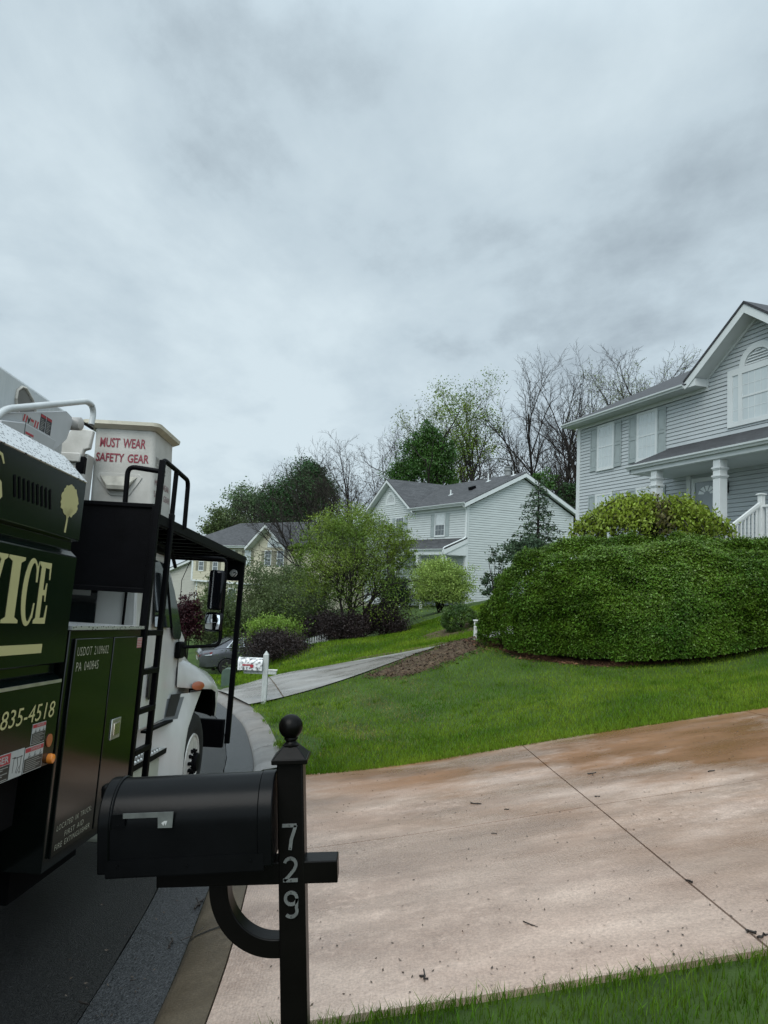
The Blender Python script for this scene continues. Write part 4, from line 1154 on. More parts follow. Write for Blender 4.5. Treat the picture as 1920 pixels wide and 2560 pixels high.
bs_.add([mbp(-.60, -.138, 1.017), mbp(-.078, -.138, 1.017), mbp(-.078, -.14, .965), mbp(-.60, -.14, .965), mbp(-.60, -.128, 1.017), mbp(-.078, -.128, 1.017), mbp(-.078, -.128, .965), mbp(-.60, -.128, .965)],
        [(0, 1, 2, 3), (4, 5, 1, 0), (3, 2, 6, 7), (1, 5, 6, 2), (0, 3, 7, 4)])
bs_.add([mbp(-.60, .138, 1.017), mbp(-.078, .138, 1.017), mbp(-.078, .14, .965), mbp(-.60, .14, .965), mbp(-.60, .128, 1.017), mbp(-.078, .128, 1.017), mbp(-.078, .128, .965), mbp(-.60, .128, .965)],
        [(0, 1, 2, 3), (4, 5, 1, 0), (3, 2, 6, 7), (1, 5, 6, 2), (0, 3, 7, 4)])
bs_.obox(mbp(-.34, 0, .966), (.26, 0, .26 * sl), (0, .136, 0), (0, 0, .006))
bs_.build('box_tray', M_mbx, MBX)
fgp = [(-.575, 1.156), (-.578, 1.118), (-.535, 1.118), (-.535, 1.142), (-.424, 1.144), (-.424, 1.112), (-.379, 1.112), (-.373, 1.161), (-.545, 1.160)]
fg = MB().prism([(-.54, 1.144), (-.425, 1.145), (-.425, 1.111), (-.378, 1.111), (-.373, 1.162), (-.54, 1.160)], lambda u, v, d: (u, -.140 - d, v), .0, .003)
fg = fg.build('flag', mk('dull_grey_flag', (.12, .13, .122), .45, metal=.3, var=.25, scale=25), MBX)
MB().prism([(-.578, 1.118), (-.535, 1.118), (-.535, 1.158), (-.578, 1.156)], lambda u, v, d: (u, -.137 - d, v), .0, .005).build('flag_pivot', M_mbx, fg)
MB().prism([(-.413, 1.127), (-.406, 1.118), (-.402, 1.128), (-.399, 1.118), (-.393, 1.134), (-.404, 1.133)], lambda u, v, d: (u, -.1435 - d, v), .0, .0006).build('flag_mark', mk('worn_white_mark', (.42, .43, .42), .6), fg)
df = lambda u, v, d: (u, -.0465 - d, v)
# house number digits as chunky metal figures with two nail heads each
def digit(mb, path, w):
    L, R = [], []
    for k, (x, y) in enumerate(path):
        x0, y0 = path[max(0, k - 1)]; x1, y1 = path[min(len(path) - 1, k + 1)]
        dx, dy = x1 - x0, y1 - y0; l = math.hypot(dx, dy) or 1
        L.append((x - dy / l * w / 2, y + dx / l * w / 2)); R.append((x + dy / l * w / 2, y - dx / l * w / 2))
    for k in range(len(path) - 1):
        mb.prism([L[k], L[k + 1], R[k + 1], R[k]], df, 0, .005)
def arcp(cx, cy, rx, ry, a0, a1, n=14): return [(cx + rx * math.cos(math.radians(a0 + (a1 - a0) * k / n)), cy + ry * math.sin(math.radians(a0 + (a1 - a0) * k / n))) for k in range(n + 1)]
nails = []
mb = MB(); digit(mb, [(-.0275, 1.0755), (.0215, 1.0755)], .011); digit(mb, [(.0185, 1.076), (.012, 1.055), (.003, 1.03), (-.002, .995)], .0115); mb.build('number_digit', M_digit, MBX)
nails += [(-.003, 1.0755), (-.001, 1.001)]
mb = MB(); digit(mb, arcp(-.002, .947, .0195, .0195, 165, -25) + [(.010, .928), (-.008, .908), (-.0235, .893)], .0105); digit(mb, [(-.0275, .8945), (.0225, .8945)], .011); mb.build('number_digit', M_digit, MBX)
nails += [(-.002, .965), (.0, .8945)]
mb = MB(); digit(mb, arcp(-.001, .835, .0195, .0195, 0, 360, 22), .0105); digit(mb, [(.0185, .835)] + arcp(-.002, .795, .0205, .020, 25, -140, 12), .0105); mb.build('number_digit', M_digit, MBX)
nails += [(-.001, .8545), (-.002, .776)]
mb = MB()
for x, z in nails: mb.prism([(x + .0022 * math.cos(k), z + .0022 * math.sin(k)) for k in range(6)], df, .005, .0065)
mb.build('nail_head', M_blackst, MBX)

# ------------------------------------------------------------------ white neighbour mailbox
M_mildew = mk('mildewed_white_metal', (.10, .10, .10), .5, scale=16, col2=(.62, .63, .63), detail=8)
_r = [n for n in M_mildew.node_tree.nodes if n.type == 'VALTORGB'][0]
_r.color_ramp.elements[0].position = .38; _r.color_ramp.elements[1].position = .56
M_greywood = mk('grey_weathered_post', (.30, .32, .31), .7, scale=6, col2=(.42, .44, .43), stretch=(6, 6, 1))
d_ = 16.0
pb = at(570, 1512, d_); pt = at(571, 1405, d_)
WMB = empty('mailbox', 'white mildew-stained mailbox with a red flag on a pointed grey post beside the grey driveway', 'mailbox', loc=(pb.x, pb.y, pb.z - .03))
def lw(X, Y): p = at(X, Y, d_); return p.x - pb.x, p.z - pb.z + .03
hp_ = lw(571, 1405)[1]
b = MB().box(-.055, .055, -.055, .055, -.3, hp_ - .09)
b.add([(-.055, -.055, hp_ - .09), (.055, -.055, hp_ - .09), (.055, .055, hp_ - .09), (-.055, .055, hp_ - .09), (0, 0, hp_)], [(0, 1, 4), (1, 2, 4), (2, 3, 4), (3, 0, 4)])
b.build('post', M_greywood, WMB, bevel=.004)
xL, zT = lw(519, 1419); xR, zB = lw(563, 1447)
MB().box(xL + .1, .24, -.04, .04, zB - .085, zB - .005).build('crossbeam', M_greywood, WMB, bevel=.004)
prf = [(-.13, zB)] + [(-.13 * math.cos(PI * k / 12), zT - .12 + .12 * math.sin(PI * k / 12)) for k in range(13)] + [(.13, zB)]
wb = MB().prism(prf, lambda u, v, w: (w, u, v), xL, -.06).build('box_body', M_mildew, WMB, smooth=40)
MB().prism([(u * 1.04, zT - .12 + (v - zT + .12) * 1.03) for u, v in prf], lambda u, v, w: (w, u, v), xL - .02, xL + .015).build('box_door', mk('white_mailbox_door', (.62, .63, .63), .4, var=.05), WMB, smooth=40)
MB().prism([(xL + .08, zT - .135), (xL + .32, zT - .135), (xL + .32, zT - .20), (xL + .26, zT - .20), (xL + .24, zT - .16), (xL + .08, zT - .165)], lambda u, v, w: (u, -.133 - w, v), 0, .006).build('flag', M_red, WMB)
MB().box(.06, .26, -.05, .02, zB + .0, zB + .02).build('newspaper_clip', mk('white_clip', (.6, .6, .58), .5), WMB)
# green utility pedestal
p = at(491, 1496, 19.5)
UB = MB()
UB.prism([(-.16 * math.cos(PI * k / 10), .36 + .14 * math.sin(PI * k / 10)) for k in range(11)] + [(.16, -.1), (-.16, -.1)], lambda u, v, w: (u, w, v), -.12, .12)
ub = UB.build('utility_box', mk('utility_green', (.045, .075, .055), .5, var=.15), smooth=40, bevel=.01)
ub.location = (p.x, p.y, T(p.x, p.y))
tag(ub, 'small green round-topped utility box on the grass by the kerb', 'utility box')
# white stub post at the corner of the hedge
p = at(1028, 1388, 18.5)
wp = MB(); gz = T(p.x, p.y); ht = at(1029, 1337, 18.9).z - gz
wp.box(-.06, .06, -.06, .06, -.15, ht - .03); wp.box(-.08, .08, -.08, .08, ht - .03, ht)
wpo = wp.build('post', mk('white_vinyl', (.62, .63, .62), .4, var=.05), bevel=.005)
wpo.location = (p.x, p.y, gz); tag(wpo, 'short white square post at the left end of the large hedge', 'post')

# ------------------------------------------------------------------ house kit
def siding_mat(name, c, var=.05): return mk(name, c, .55, var=var, scale=1.2, stretch=(1, 1, 3), spec=.35)
def shingle(name, c1, c2):
    m = bpy.data.materials.new(name); m.use_nodes = True
    t = m.node_tree; p = t.nodes['Principled BSDF']; p.inputs['Roughness'].default_value = .62
    tcn = t.nodes.new('ShaderNodeTexCoord')
    sx = t.nodes.new('ShaderNodeSeparateXYZ'); t.links.new(tcn.outputs['Object'], sx.inputs[0])
    cb = t.nodes.new('ShaderNodeCombineXYZ')
    a1 = t.nodes.new('ShaderNodeMath'); a1.operation = 'ADD'
    t.links.new(sx.outputs['X'], a1.inputs[0]); t.links.new(sx.outputs['Y'], a1.inputs[1])
    t.links.new(a1.outputs[0], cb.inputs[0]); t.links.new(sx.outputs['Z'], cb.inputs[1])
    br = t.nodes.new('ShaderNodeTexBrick'); br.inputs['Scale'].default_value = 1.0
    br.inputs['Brick Width'].default_value = .42; br.inputs['Row Height'].default_value = .075; br.inputs['Mortar Size'].default_value = .012
    br.inputs['Color1'].default_value = (*c1, 1); br.inputs['Color2'].default_value = (*c2, 1)
    br.inputs['Mortar'].default_value = (*[k * .45 for k in c1], 1); br.inputs['Bias'].default_value = .0
    t.links.new(cb.outputs[0], br.inputs['Vector'])
    nz = t.nodes.new('ShaderNodeTexNoise'); nz.inputs['Scale'].default_value = 9; nz.inputs['Detail'].default_value = 6
    t.links.new(tcn.outputs['Object'], nz.inputs['Vector'])
    rp = t.nodes.new('ShaderNodeValToRGB'); rp.color_ramp.elements[0].position = .3; rp.color_ramp.elements[1].position = .7
    rp.color_ramp.elements[0].color = (.6, .6, .6, 1); rp.color_ramp.elements[1].color = (1.3, 1.3, 1.3, 1)
    t.links.new(nz.outputs['Fac'], rp.inputs[0])
    mx_ = t.nodes.new('ShaderNodeMix'); mx_.data_type = 'RGBA'; mx_.blend_type = 'MULTIPLY'; mx_.inputs[0].default_value = 1
    t.links.new(br.outputs['Color'], mx_.inputs[6]); t.links.new(rp.outputs[0], mx_.inputs[7])
    t.links.new(mx_.outputs[2], p.inputs['Base Color'])
    b = t.nodes.new('ShaderNodeBump'); b.inputs['Strength'].default_value = .6; b.inputs['Distance'].default_value = .01
    t.links.new(br.outputs['Color'], b.inputs['Height']); t.links.new(b.outputs[0], p.inputs['Normal'])
    return m
M_roof1 = shingle('charcoal_shingles', (.020, .020, .023), (.040, .040, .046))
M_roof2 = shingle('grey_shingles', (.024, .0245, .027), (.068, .069, .073))
M_trim = mk('white_trim', (.53, .56, .56), .45, var=.04, scale=2)
M_trimg = mk('pale_grey_trim', (.44, .475, .475), .45, var=.05, scale=2)
M_pane = mk('window_pane', (.44, .49, .50), .06, var=.06, scale=2, spec=.8)
M_paned = mk('dark_window_pane', (.06, .075, .08), .05, var=.3, scale=2, spec=.9)
M_shut = mk('grey_shutter', (.27, .31, .31), .5, var=.06)
M_shutb = mk('taupe_shutter', (.19, .18, .13), .5, var=.06)
FRONT = lambda u, v, d: (u, -d, v)
def xr_poly(poly, z):
    xs = []
    n = len(poly)
    for i in range(n):
        (x0, z0), (x1, z1) = poly[i], poly[(i + 1) % n]
        if abs(z1 - z0) < 1e-9:
            if abs(z - z0) < 1e-6: xs += [x0, x1]
            continue
        t = (z - z0) / (z1 - z0)
        if -1e-6 <= t <= 1 + 1e-6: xs.append(x0 + (x1 - x0) * t)
    return (min(xs), max(xs)) if xs else None
def siding(name, H, polys, fn, m, exp_=.115, zbase=0.0, groove=.12):
    b = MB(); lap = min(.028, exp_ * .2)
    for poly in polys:
        z0 = min(p[1] for p in poly); z1 = max(p[1] for p in poly)
        k = math.floor((z0 - zbase) / exp_)
        while zbase + k * exp_ < z1 - 1e-4:
            zb = max(z0, zbase + k * exp_); zt = min(z1, zbase + (k + 1) * exp_); k += 1
            if zt - zb < .004: continue
            a = xr_poly(poly, zb + 1e-5); c_ = xr_poly(poly, zt - 1e-5)
            if not a or not c_: continue
            zg = zt - (zt - zb) * groove
            c2_ = xr_poly(poly, zg) or c_
            b.add([fn(a[0], zb, lap), fn(a[1], zb, lap), fn(c2_[1], zg, .008), fn(c2_[0], zg, .008), fn(c2_[1], zg, -.035), fn(c2_[0], zg, -.035), fn(c_[1], zt, -.035), fn(c_[0], zt, -.035), fn(a[0], zb, -.035), fn(a[1], zb, -.035)],
                  [(0, 1, 2, 3), (3, 2, 4, 5), (5, 4, 6, 7), (8, 9, 1, 0)])
    return b.build(name, m, H, fixn=False)
def pbox(b, fn, u0, u1, v0, v1, d0, d1):
    b.prism([(u0, v0), (u1, v0), (u1, v1), (u0, v1)], fn, d0, d1); return b
def window(H, fn, u0, u1, v0, v1, trim=.07, grid_=(3, 2), sash=True, pane=None, shut=0, shutm=None, sill=True, tm=None):
    """u0..u1, v0..v1 = glass opening"""
    tm = tm or M_trim
    b = MB()
    pbox(b, fn, u0 - trim, u0, v0 - trim, v1 + trim, .0, .045); pbox(b, fn, u1, u1 + trim, v0 - trim, v1 + trim, .0, .045)
    pbox(b, fn, u0, u1, v1, v1 + trim, .0, .045); pbox(b, fn, u0, u1, v0 - trim, v0, .0, .05)
    w = b.build('window', tm, H)
    if sill: pbox(MB(), fn, u0 - trim - .02, u1 + trim + .02, v0 - trim - .035, v0 - trim - .0005, .0, .065).build('sill', tm, w)
    g = MB(); g.prism([(u0, v0), (u1, v0), (u1, v1), (u0, v1)], fn, .004, .033); g.build('pane', pane or M_pane, w)
    mbn = MB(); vm = (v0 + v1) / 2
    if sash: pbox(mbn, fn, u0, u1, vm - .022, vm + .022, .033, .044)
    for half in ((vm, v1), (v0, vm)) if sash else ((v0, v1),):
        for i in range(1, grid_[0]): x = u0 + (u1 - u0) * i / grid_[0]; pbox(mbn, fn, x - .007, x + .007, half[0], half[1], .033, .037)
        for j in range(1, grid_[1]): z = half[0] + (half[1] - half[0]) * j / grid_[1]; pbox(mbn, fn, u0, u1, z - .007, z + .007, .0332, .0375)
    if sash:
        mbn2 = MB(); pbox(mbn2, fn, u0, u0 + .03, v0, v1, .033, .042); pbox(mbn2, fn, u1 - .03, u1, v0, v1, .033, .042); mbn2.build('sash', tm, w)
    mbn.build('muntin', tm, w)
    if shut:
        for s0, s1 in ((u0 - trim - shut, u0 - trim - .005), (u1 + trim + .005, u1 + trim + shut)):
            q = MB(); a0, a1 = v0 - trim, v1 + trim * .6; f_ = .055
            pbox(q, fn, s0, s1, a0, a1, .022, .034)
            pbox(q, fn, s0, s0 + f_, a0, a1, .032, .05); pbox(q, fn, s1 - f_, s1, a0, a1, .032, .05)
            am = a0 + (a1 - a0) * .5
            for z0, z1 in ((a0, a0 + .1), (am - .04, am + .04), (a1 - .07, a1)): pbox(q, fn, s0 + f_, s1 - f_, z0, z1, .032, .05)
            for z0, z1 in ((a0 + .13, am - .07), (am + .07, a1 - .1)): pbox(q, fn, s0 + f_ + .02, s1 - f_ - .02, z0, z1, .032, .042)
            q.build('shutter', shutm or M_shut, H)
    return w
def roof_slab(b, pts, th=.06):
    P = [Vector(p) for p in pts]
    n = (P[1] - P[0]).cross(P[2] - P[0]).normalized()
    if n.z < 0: n = -n
    m = len(P)
    b.add([p for p in P] + [p - n * th for p in P], [tuple(range(m)), tuple(range(2 * m - 1, m - 1, -1))] + [(i, (i + 1) % m, m + (i + 1) % m, m + i) for i in range(m)])
    return b
def gutter(H, p0, p1, outv, name='gutter', m=None):
    """K-style gutter between two eave points"""
    p0, p1, o = Vector(p0), Vector(p1), Vector(outv)
    prof = [(0, .0), (.0, -.115), (.07, -.115), (.085, -.07), (.12, -.045), (.12, .0), (.108, .0), (.105, -.03), (.012, -.03), (.012, 0)]
    z = Vector((0, 0, 1))
    b = MB(); n = len(prof)
    vv = [p0 + o * a + z * c_ for a, c_ in prof] + [p1 + o * a + z * c_ for a, c_ in prof]
    b.add(vv, [tuple(range(n)), tuple(range(2 * n - 1, n - 1, -1))] + [(i, (i + 1) % n, n + (i + 1) % n, n + i) for i in range(n)])
    return b.build(name, m or M_trimg, H)

# ------------------------------------------------------------------ grey house on the right
M_sidg = siding_mat('grey_blue_siding', (.395, .428, .438))
HS = 1.12
GH = empty('grey_house', 'grey sided two-storey house with white trim and a front porch behind the large hedge', 'house', loc=(7.0006 * HS, 26.0 * HS, 0), rz=math.atan2(-.95543, .29521))
GH.scale = (HS, HS, HS)
W_ = 13.0; DP = 9.0; ZB = -.6
siding('wall', GH, [[(0, ZB), (W_, ZB), (W_, 5.42), (0, 5.42)], [(6.3, 5.42), (10.3, 5.42), (10.3, 5.74), (8.3, 7.06), (6.3, 5.74)]], FRONT, M_sidg)
siding('wall', GH, [[(0, ZB), (DP, ZB), (DP, 5.42), (0, 5.42)], [(0, 5.42), (DP, 5.42), (DP / 2, 7.7)]], lambda u, v, d: (-d, u, v), M_sidg)
siding('wall', GH, [[(0, ZB), (DP, ZB), (DP, 5.42), (0, 5.42)], [(0, 5.42), (DP, 5.42), (DP / 2, 7.7)]], lambda u, v, d: (W_ + d, u, v), M_sidg)
MB().box(.05, W_ - .05, .05, DP, ZB, 5.45).build('inner_wall', M_sidg, GH)
b = MB(); pbox(b, FRONT, -.03, .16, ZB, 5.41, .0, .045); b.box(-.045, 0, 0, .15, ZB, 5.41); b.build('corner_board', M_trim, GH)
b = MB(); pbox(b, FRONT, 0, 6.55, 5.41, 5.56, .0, .05); b.build('frieze_board', M_trim, GH)
b = MB(); b.box(-.3, 6.12, -.45, 0.0, 5.515, 5.53); b.box(-.3, 6.12, -.452, -.43, 5.53, 5.62); b.build('soffit', M_trim, GH)
gutter(GH, (-.32, -.452, 5.63), (6.12, -.452, 5.63), (0, -1, 0))
SL = .49
def mr(x, y): return (x, y, 5.66 + SL * (y + .45))
yr = DP / 2 + .4
b = MB(); roof_slab(b, [mr(-.33, -.50), mr(6.2, -.50), mr(6.2, yr), mr(-.33, yr)], .07); roof_slab(b, [mr(6.2, .06), mr(10.4, .06), mr(10.4, yr), mr(6.2, yr)], .07); roof_slab(b, [mr(10.4, -.5), mr(W_ + .3, -.50), mr(W_ + .3, yr), mr(10.4, yr)], .07)
roof_slab(b, [mr(-.33, yr), mr(W_ + .3, yr), (W_ + .3, DP + .8, 5.66), (-.33, DP + .8, 5.66)], .07)
b.build('roof', M_roof1, GH)
b = MB()
for y0, y1 in ((-.45, yr),):
    b.add([(-.32, -.45, 5.57), (-.32, yr, 5.57 + SL * (yr + .45)), (-.32, yr, 5.57 - .2 + SL * (yr + .45)), (-.32, -.45, 5.37 + .1), (-.29, -.45, 5.57), (-.29, yr, 5.57 + SL * (yr + .45)), (-.29, yr, 5.57 - .2 + SL * (yr + .45)), (-.29, -.45, 5.37 + .1)],
          [(0, 1, 2, 3), (7, 6, 5, 4), (3, 2, 6, 7)])
b.build('rake_board', M_trim, GH)
# front gable
gx, gzp, gl, gr_, ge = 8.3, 7.30, 6.12, 10.48, 5.76
sg = (gzp - ge) / (gx - gl)
b = MB()
def gback(z): return max(-.1, (z - 5.66) / SL - .45)
roof_slab(b, [(gl - .05, -.50, ge - .035), (gx, -.50, gzp), (gx, gback(gzp) + .3, gzp), (gl - .05, .1, ge - .035)], .06)
roof_slab(b, [(gx, -.50, gzp), (gr_ + .05, -.50, ge - .035), (gr_ + .05, .1, ge - .035), (gx, gback(gzp) + .3, gzp)], .06)
b.build('gable_roof', M_roof1, GH)
b = MB()
tb = .075; wb_ = .235
for s in (1, -1):
    X = lambda x: gx + s * (x - gx)
    b.prism([(X(gl), ge - tb), (X(gx), gzp - tb), (X(gx), gzp - tb - wb_), (X(gl + .12), ge - tb - wb_ + .12 * sg), (X(gl), ge - tb - .2)], FRONT, .455, .48)
b.build('rake_board', M_trim, GH)
b = MB()
for s in (1, -1):
    X = lambda x: gx + s * (x - gx)
    b.prism([(X(gl + .25), ge - tb - .20 + .25 * sg), (X(gx), gzp - tb - .20), (X(gx), gzp - tb - .215), (X(gl + .25), ge - tb - .215 + .25 * sg)], FRONT, .0, .455)
    b.box(min(X(gl), X(gl + .40)), max(X(gl), X(gl + .40)), -.455, 0, 5.515, 5.73)
b.build('gable_soffit', M_trim, GH)
b = MB()
for s in (1, -1):
    X = lambda x: gx + s * (x - gx)
    b.prism([(X(6.30), 5.56), (X(6.55), 5.47), (X(6.55), 5.72), (X(gx), 6.90), (X(gx), 7.16), (X(6.30), 5.80)], FRONT, .0, .06)
b.build('gable_frieze', M_trim, GH)
# windows
window(GH, FRONT, 1.30, 2.13, 3.87, 5.29, .075, (4, 2), shut=.40)
window(GH, FRONT, 3.48, 4.33, 3.89, 5.29, .075, (4, 2), shut=.40)
window(GH, FRONT, 1.24, 2.08, 1.50, 2.90, .075, (4, 2), shut=.40)
window(GH, FRONT, 3.48, 4.33, 1.50, 2.90, .075, (4, 2), shut=.40)
b = MB(); pbox(b, FRONT, 7.28, 9.32, 4.20, 4.33, 0, .055); pbox(b, FRONT, 7.28, 9.32, 5.58, 5.75, 0, .055)
for a, c_ in ((7.28, 7.46), (7.66, 7.79), (8.81, 8.94), (9.14, 9.32)): pbox(b, FRONT, a, c_, 4.33, 5.58, 0, .055)
tw = b.build('triple_window', M_trim, GH)
for a, c_, g in ((7.46, 7.66, 1), (7.79, 8.81, 5), (8.94, 9.14, 1)):
    q = MB(); pbox(q, FRONT, a, c_, 4.33, 5.58, .004, .034); q.build('pane', M_pane, tw)
    q = MB()
    for i in range(1, g): x = a + (c_ - a) * i / g; pbox(q, FRONT, x - .008, x + .008, 4.33, 5.58, .034, .038)
    for z in (4.64, 5.27): pbox(q, FRONT, a, c_, z - .008, z + .008, .0342, .0385)
    if g > 1: pbox(q, FRONT, a, c_, 4.925, 4.975, .034, .048)
    q.build('muntin', M_trim, tw)
def half_ring(b, fn, cx, cz, ro, ri, d0, d1, n=18, sq=.88):
    for k in range(n):
        a0, a1 = PI * k / n, PI * (k + 1) / n
        b.prism([(cx + ro * math.cos(a0), cz + ro * sq * math.sin(a0)), (cx + ro * math.cos(a1), cz + ro * sq * math.sin(a1)), (cx + ri * math.cos(a1), cz + ri * sq * math.sin(a1)), (cx + ri * math.cos(a0), cz + ri * sq * math.sin(a0))], fn, d0, d1)
b = MB(); half_ring(b, FRONT, 8.3, 5.75, .615, .43, 0, .05); av = b.build('arched_vent', M_trim, GH)
b = MB()
for k in range(5):
    z = 5.77 + k * .075; hw = .43 * math.sqrt(max(0, 1 - ((z + .05 - 5.75) / (.43 * .88)) ** 2))
    b.add([FRONT(8.3 - hw, z, .04), FRONT(8.3 + hw, z, .04), FRONT(8.3 + hw, z + .055, .004), FRONT(8.3 - hw, z + .055, .004)], [(0, 1, 2, 3)])
b.build('louvre', M_trim, av)
q = MB(); q.prism([(8.3 + .43 * math.cos(PI * k / 16), 5.75 + .378 * math.sin(PI * k / 16)) for k in range(17)], FRONT, .001, .003); q.build('vent_back', M_shut, av)
# porch
b = MB(); roof_slab(b, [(5.02, -1.50, 3.36), (12.4, -1.50, 3.36), (12.4, 0, 4.03), (5.02, 0, 4.03)], .05); b.build('porch_roof', M_roof1, GH)
gutter(GH, (5.0, -1.47, 3.335), (12.4, -1.47, 3.335), (0, -1, 0))
b = MB(); b.box(5.1, 12.35, -1.47, -1.445, 3.10, 3.34); b.box(5.1, 12.35, -1.445, 0, 3.085, 3.10)
b.add([(5.05, -1.48, 3.25), (5.05, 0, 3.93), (5.05, 0, 3.72), (5.05, -1.48, 3.10), (5.1, -1.48, 3.25), (5.1, 0, 3.93), (5.1, 0, 3.72), (5.1, -1.48, 3.10)], [(0, 1, 2, 3), (7, 6, 5, 4), (3, 2, 6, 7)])
b.build('porch_ceiling', M_trimg, GH)
for x in (6.06, 8.42, 11.2):
    b = MB(); b.box(x - .115, x + .115, -1.43, -1.20, .93, 3.085)
    for z in (2.88, 2.68): b.box(x - .145, x + .145, -1.46, -1.17, z - .02, z + .02); b.box(x - .13, x + .13, -1.445, -1.185, z - .05, z - .02)
    b.box(x - .14, x + .14, -1.455, -1.175, .93, 1.06)
    b.build('porch_column', M_trim, GH, bevel=.004)
b = MB(); b.box(5.1, 12.3, -1.45, 0, .80, .92); b.build('porch_floor', M_trimg, GH)
b = MB(); b.box(5.1, 12.3, -1.38, -1.30, ZB, .80); b.box(5.1, 5.2, -1.3, 0, ZB, .8); b.build('porch_skirt', mk('dark_brick_base', (.08, .05, .045), .8, var=.4, scale=12), GH)
b = MB(); pbox(b, FRONT, 5.72, 5.88, .92, 3.08, 0, .05); pbox(b, FRONT, 5.94, 6.06, .92, 2.98, .0, .055); pbox(b, FRONT, 6.06, 6.98, 2.86, 2.98, 0, .055); pbox(b, FRONT, 6.98, 7.10, .92, 2.98, 0, .055)
b.build('door_frame', M_trim, GH)
b = MB(); pbox(b, FRONT, 6.06, 6.98, .94, 2.86, .002, .03); dd = b.build('door', mk('grey_storm_door', (.22, .255, .265), .12, var=.05), GH)
b = MB()
for k in range(5):
    a0 = math.radians(18 + 36 * k - 13); a1 = math.radians(18 + 36 * k + 13)
    b.prism([(6.52 + .12 * math.cos(a0), 2.5 + .09 * math.sin(a0)), (6.52 + .34 * math.cos(a0), 2.5 + .24 * math.sin(a0)), (6.52 + .34 * math.cos(a1), 2.5 + .24 * math.sin(a1)), (6.52 + .12 * math.cos(a1), 2.5 + .09 * math.sin(a1))], FRONT, .031, .034)
b.build('fan_light', mk('pale_door_glass', (.62, .66, .66), .2), dd)
b = MB(); b.box(7.2, 7.32, -.2, -.03, 2.45, 2.75); b.box(7.22, 7.30, -.16, -.05, 2.75, 2.82); b.build('porch_lantern', M_blackmetal, GH, bevel=.01)
# porch railing and steps
M_rail = mk('white_railing', (.56, .58, .57), .4, var=.03)
xs_ = 9.8
def newel(x, y, z0, z1, parent):
    b = MB(); b.box(x - .055, x + .055, y - .055, y + .055, z0, z1 - .035); b.box(x - .085, x + .085, y - .085, y + .085, z1 - .035, z1 - .012); b.box(x - .07, x + .07, y - .07, y + .07, z1 - .012, z1)
    return b.build('newel_post', M_rail, parent, bevel=.003)
newel(xs_, -1.42, .82, 2.12, GH)
newel(xs_, -3.55, -.8, .62, GH)
b = MB(); b.bar((xs_, -1.47, 1.88), (xs_, -3.53, .44), .07, .06); b.bar((xs_, -1.47, 1.10), (xs_, -3.53, -.34), .05, .07); b.bar((xs_, -1.47, 1.83), (xs_, -3.53, .39), .045, .04); b.build('stair_rail', M_rail, GH)
for k in range(18):
    y = -1.56 - k * .108; z = 1.88 + (y + 1.47) * .6986
    MB().box(xs_ - .017, xs_ + .017, y - .017, y + .017, z - .78, z - .02).build('baluster', M_rail, GH)
b = MB(); b.bar((xs_ + .05, -1.42, 1.83), (12.2, -1.42, 1.83), .07, .055); b.bar((xs_ + .05, -1.42, 1.03), (12.2, -1.42, 1.03), .05, .07); b.build('porch_rail', M_rail, GH)
for k in range(17): MB().box(xs_ + .17 + k * .13 - .017, xs_ + .17 + k * .13 + .017, -1.437, -1.403, 1.06, 1.81).build('baluster', M_rail, GH)
for k in range(7): MB().box(xs_ - 1.15, xs_ + .05, -1.45 - (k + 1) * .28, -1.45 - k * .28, -.6, .80 - k * .18).build('step', M_trimg, GH)
MB().tube([(xs_ + .1, -1.5, .92), (xs_ + .35, -1.5, .86), (xs_ + .7, -1.5, .94), (xs_ + 1.0, -1.5, .88)], .015, 6).build('cable', M_blackmetal, GH, smooth=60)

# ------------------------------------------------------------------ white house in the middle
M_sidw = siding_mat('white_siding', (.44, .475, .47), .05)
M_sidw2 = siding_mat('white_side_siding', (.44, .475, .47), .05)
O2 = (5.3346, 46.0, 0)
WH = empty('white_house', 'white sided two-storey house with a cross gable and grey shutters in the middle', 'house', loc=O2, rz=math.radians(-63))
D2 = 8.8; ZB2 = -2.6
siding('wall', WH, [[(-14.6, ZB2), (0, ZB2), (0, 4.35), (-14.6, 4.35)], [(-14.5, 4.35), (-6.9, 4.35), (-10.7, 6.85)]], FRONT, M_sidw, .155)
RS = lambda u, v, d: (d, u, v)
siding('wall', WH, [[(0, ZB2), (D2, ZB2), (D2, 4.35), (0, 4.35)], [(0, 4.35), (D2, 4.35), (D2 / 2, 6.6)]], RS, M_sidw2, .155)
siding('wall', WH, [[(0, ZB2), (D2, ZB2), (D2, 4.35), (0, 4.35)], [(0, 4.35), (D2, 4.35), (D2 / 2, 6.6)]], lambda u, v, d: (-14.6 - d, u, v), M_sidw2, .155)
MB().box(-14.5, -.06, .06, D2, ZB2, 4.4).build('inner_wall', M_sidw, WH)
b = MB(); pbox(b, FRONT, -.17, .03, ZB2, 4.35, 0, .045); pbox(b, RS, -.045, .14, ZB2, 4.35, 0, .04); pbox(b, RS, D2 - .16, D2, ZB2, 4.35, 0, .04); b.build('corner_board', M_trim, WH)
b = MB(); pbox(b, FRONT, -7.2, 0, 4.22, 4.42, 0, .05); b.build('frieze_board', M_trim, WH)
s2_ = .50
b = MB()
def r2(x, y): return (x, y, 4.60 + s2_ * (y + .4))
ry = D2 / 2
roof_slab(b, [r2(-6.6, -.45), r2(.32, -.45), r2(.32, ry), r2(-6.6, ry)], .06); roof_slab(b, [r2(-15.0, .06), r2(-6.6, .06), r2(-6.6, ry), r2(-15, ry)], .06)
roof_slab(b, [r2(-15, ry), r2(.32, ry), (.32, D2 + .45, 4.60), (-15, D2 + .45, 4.60)], .06)
b.build('roof', M_roof2, WH)
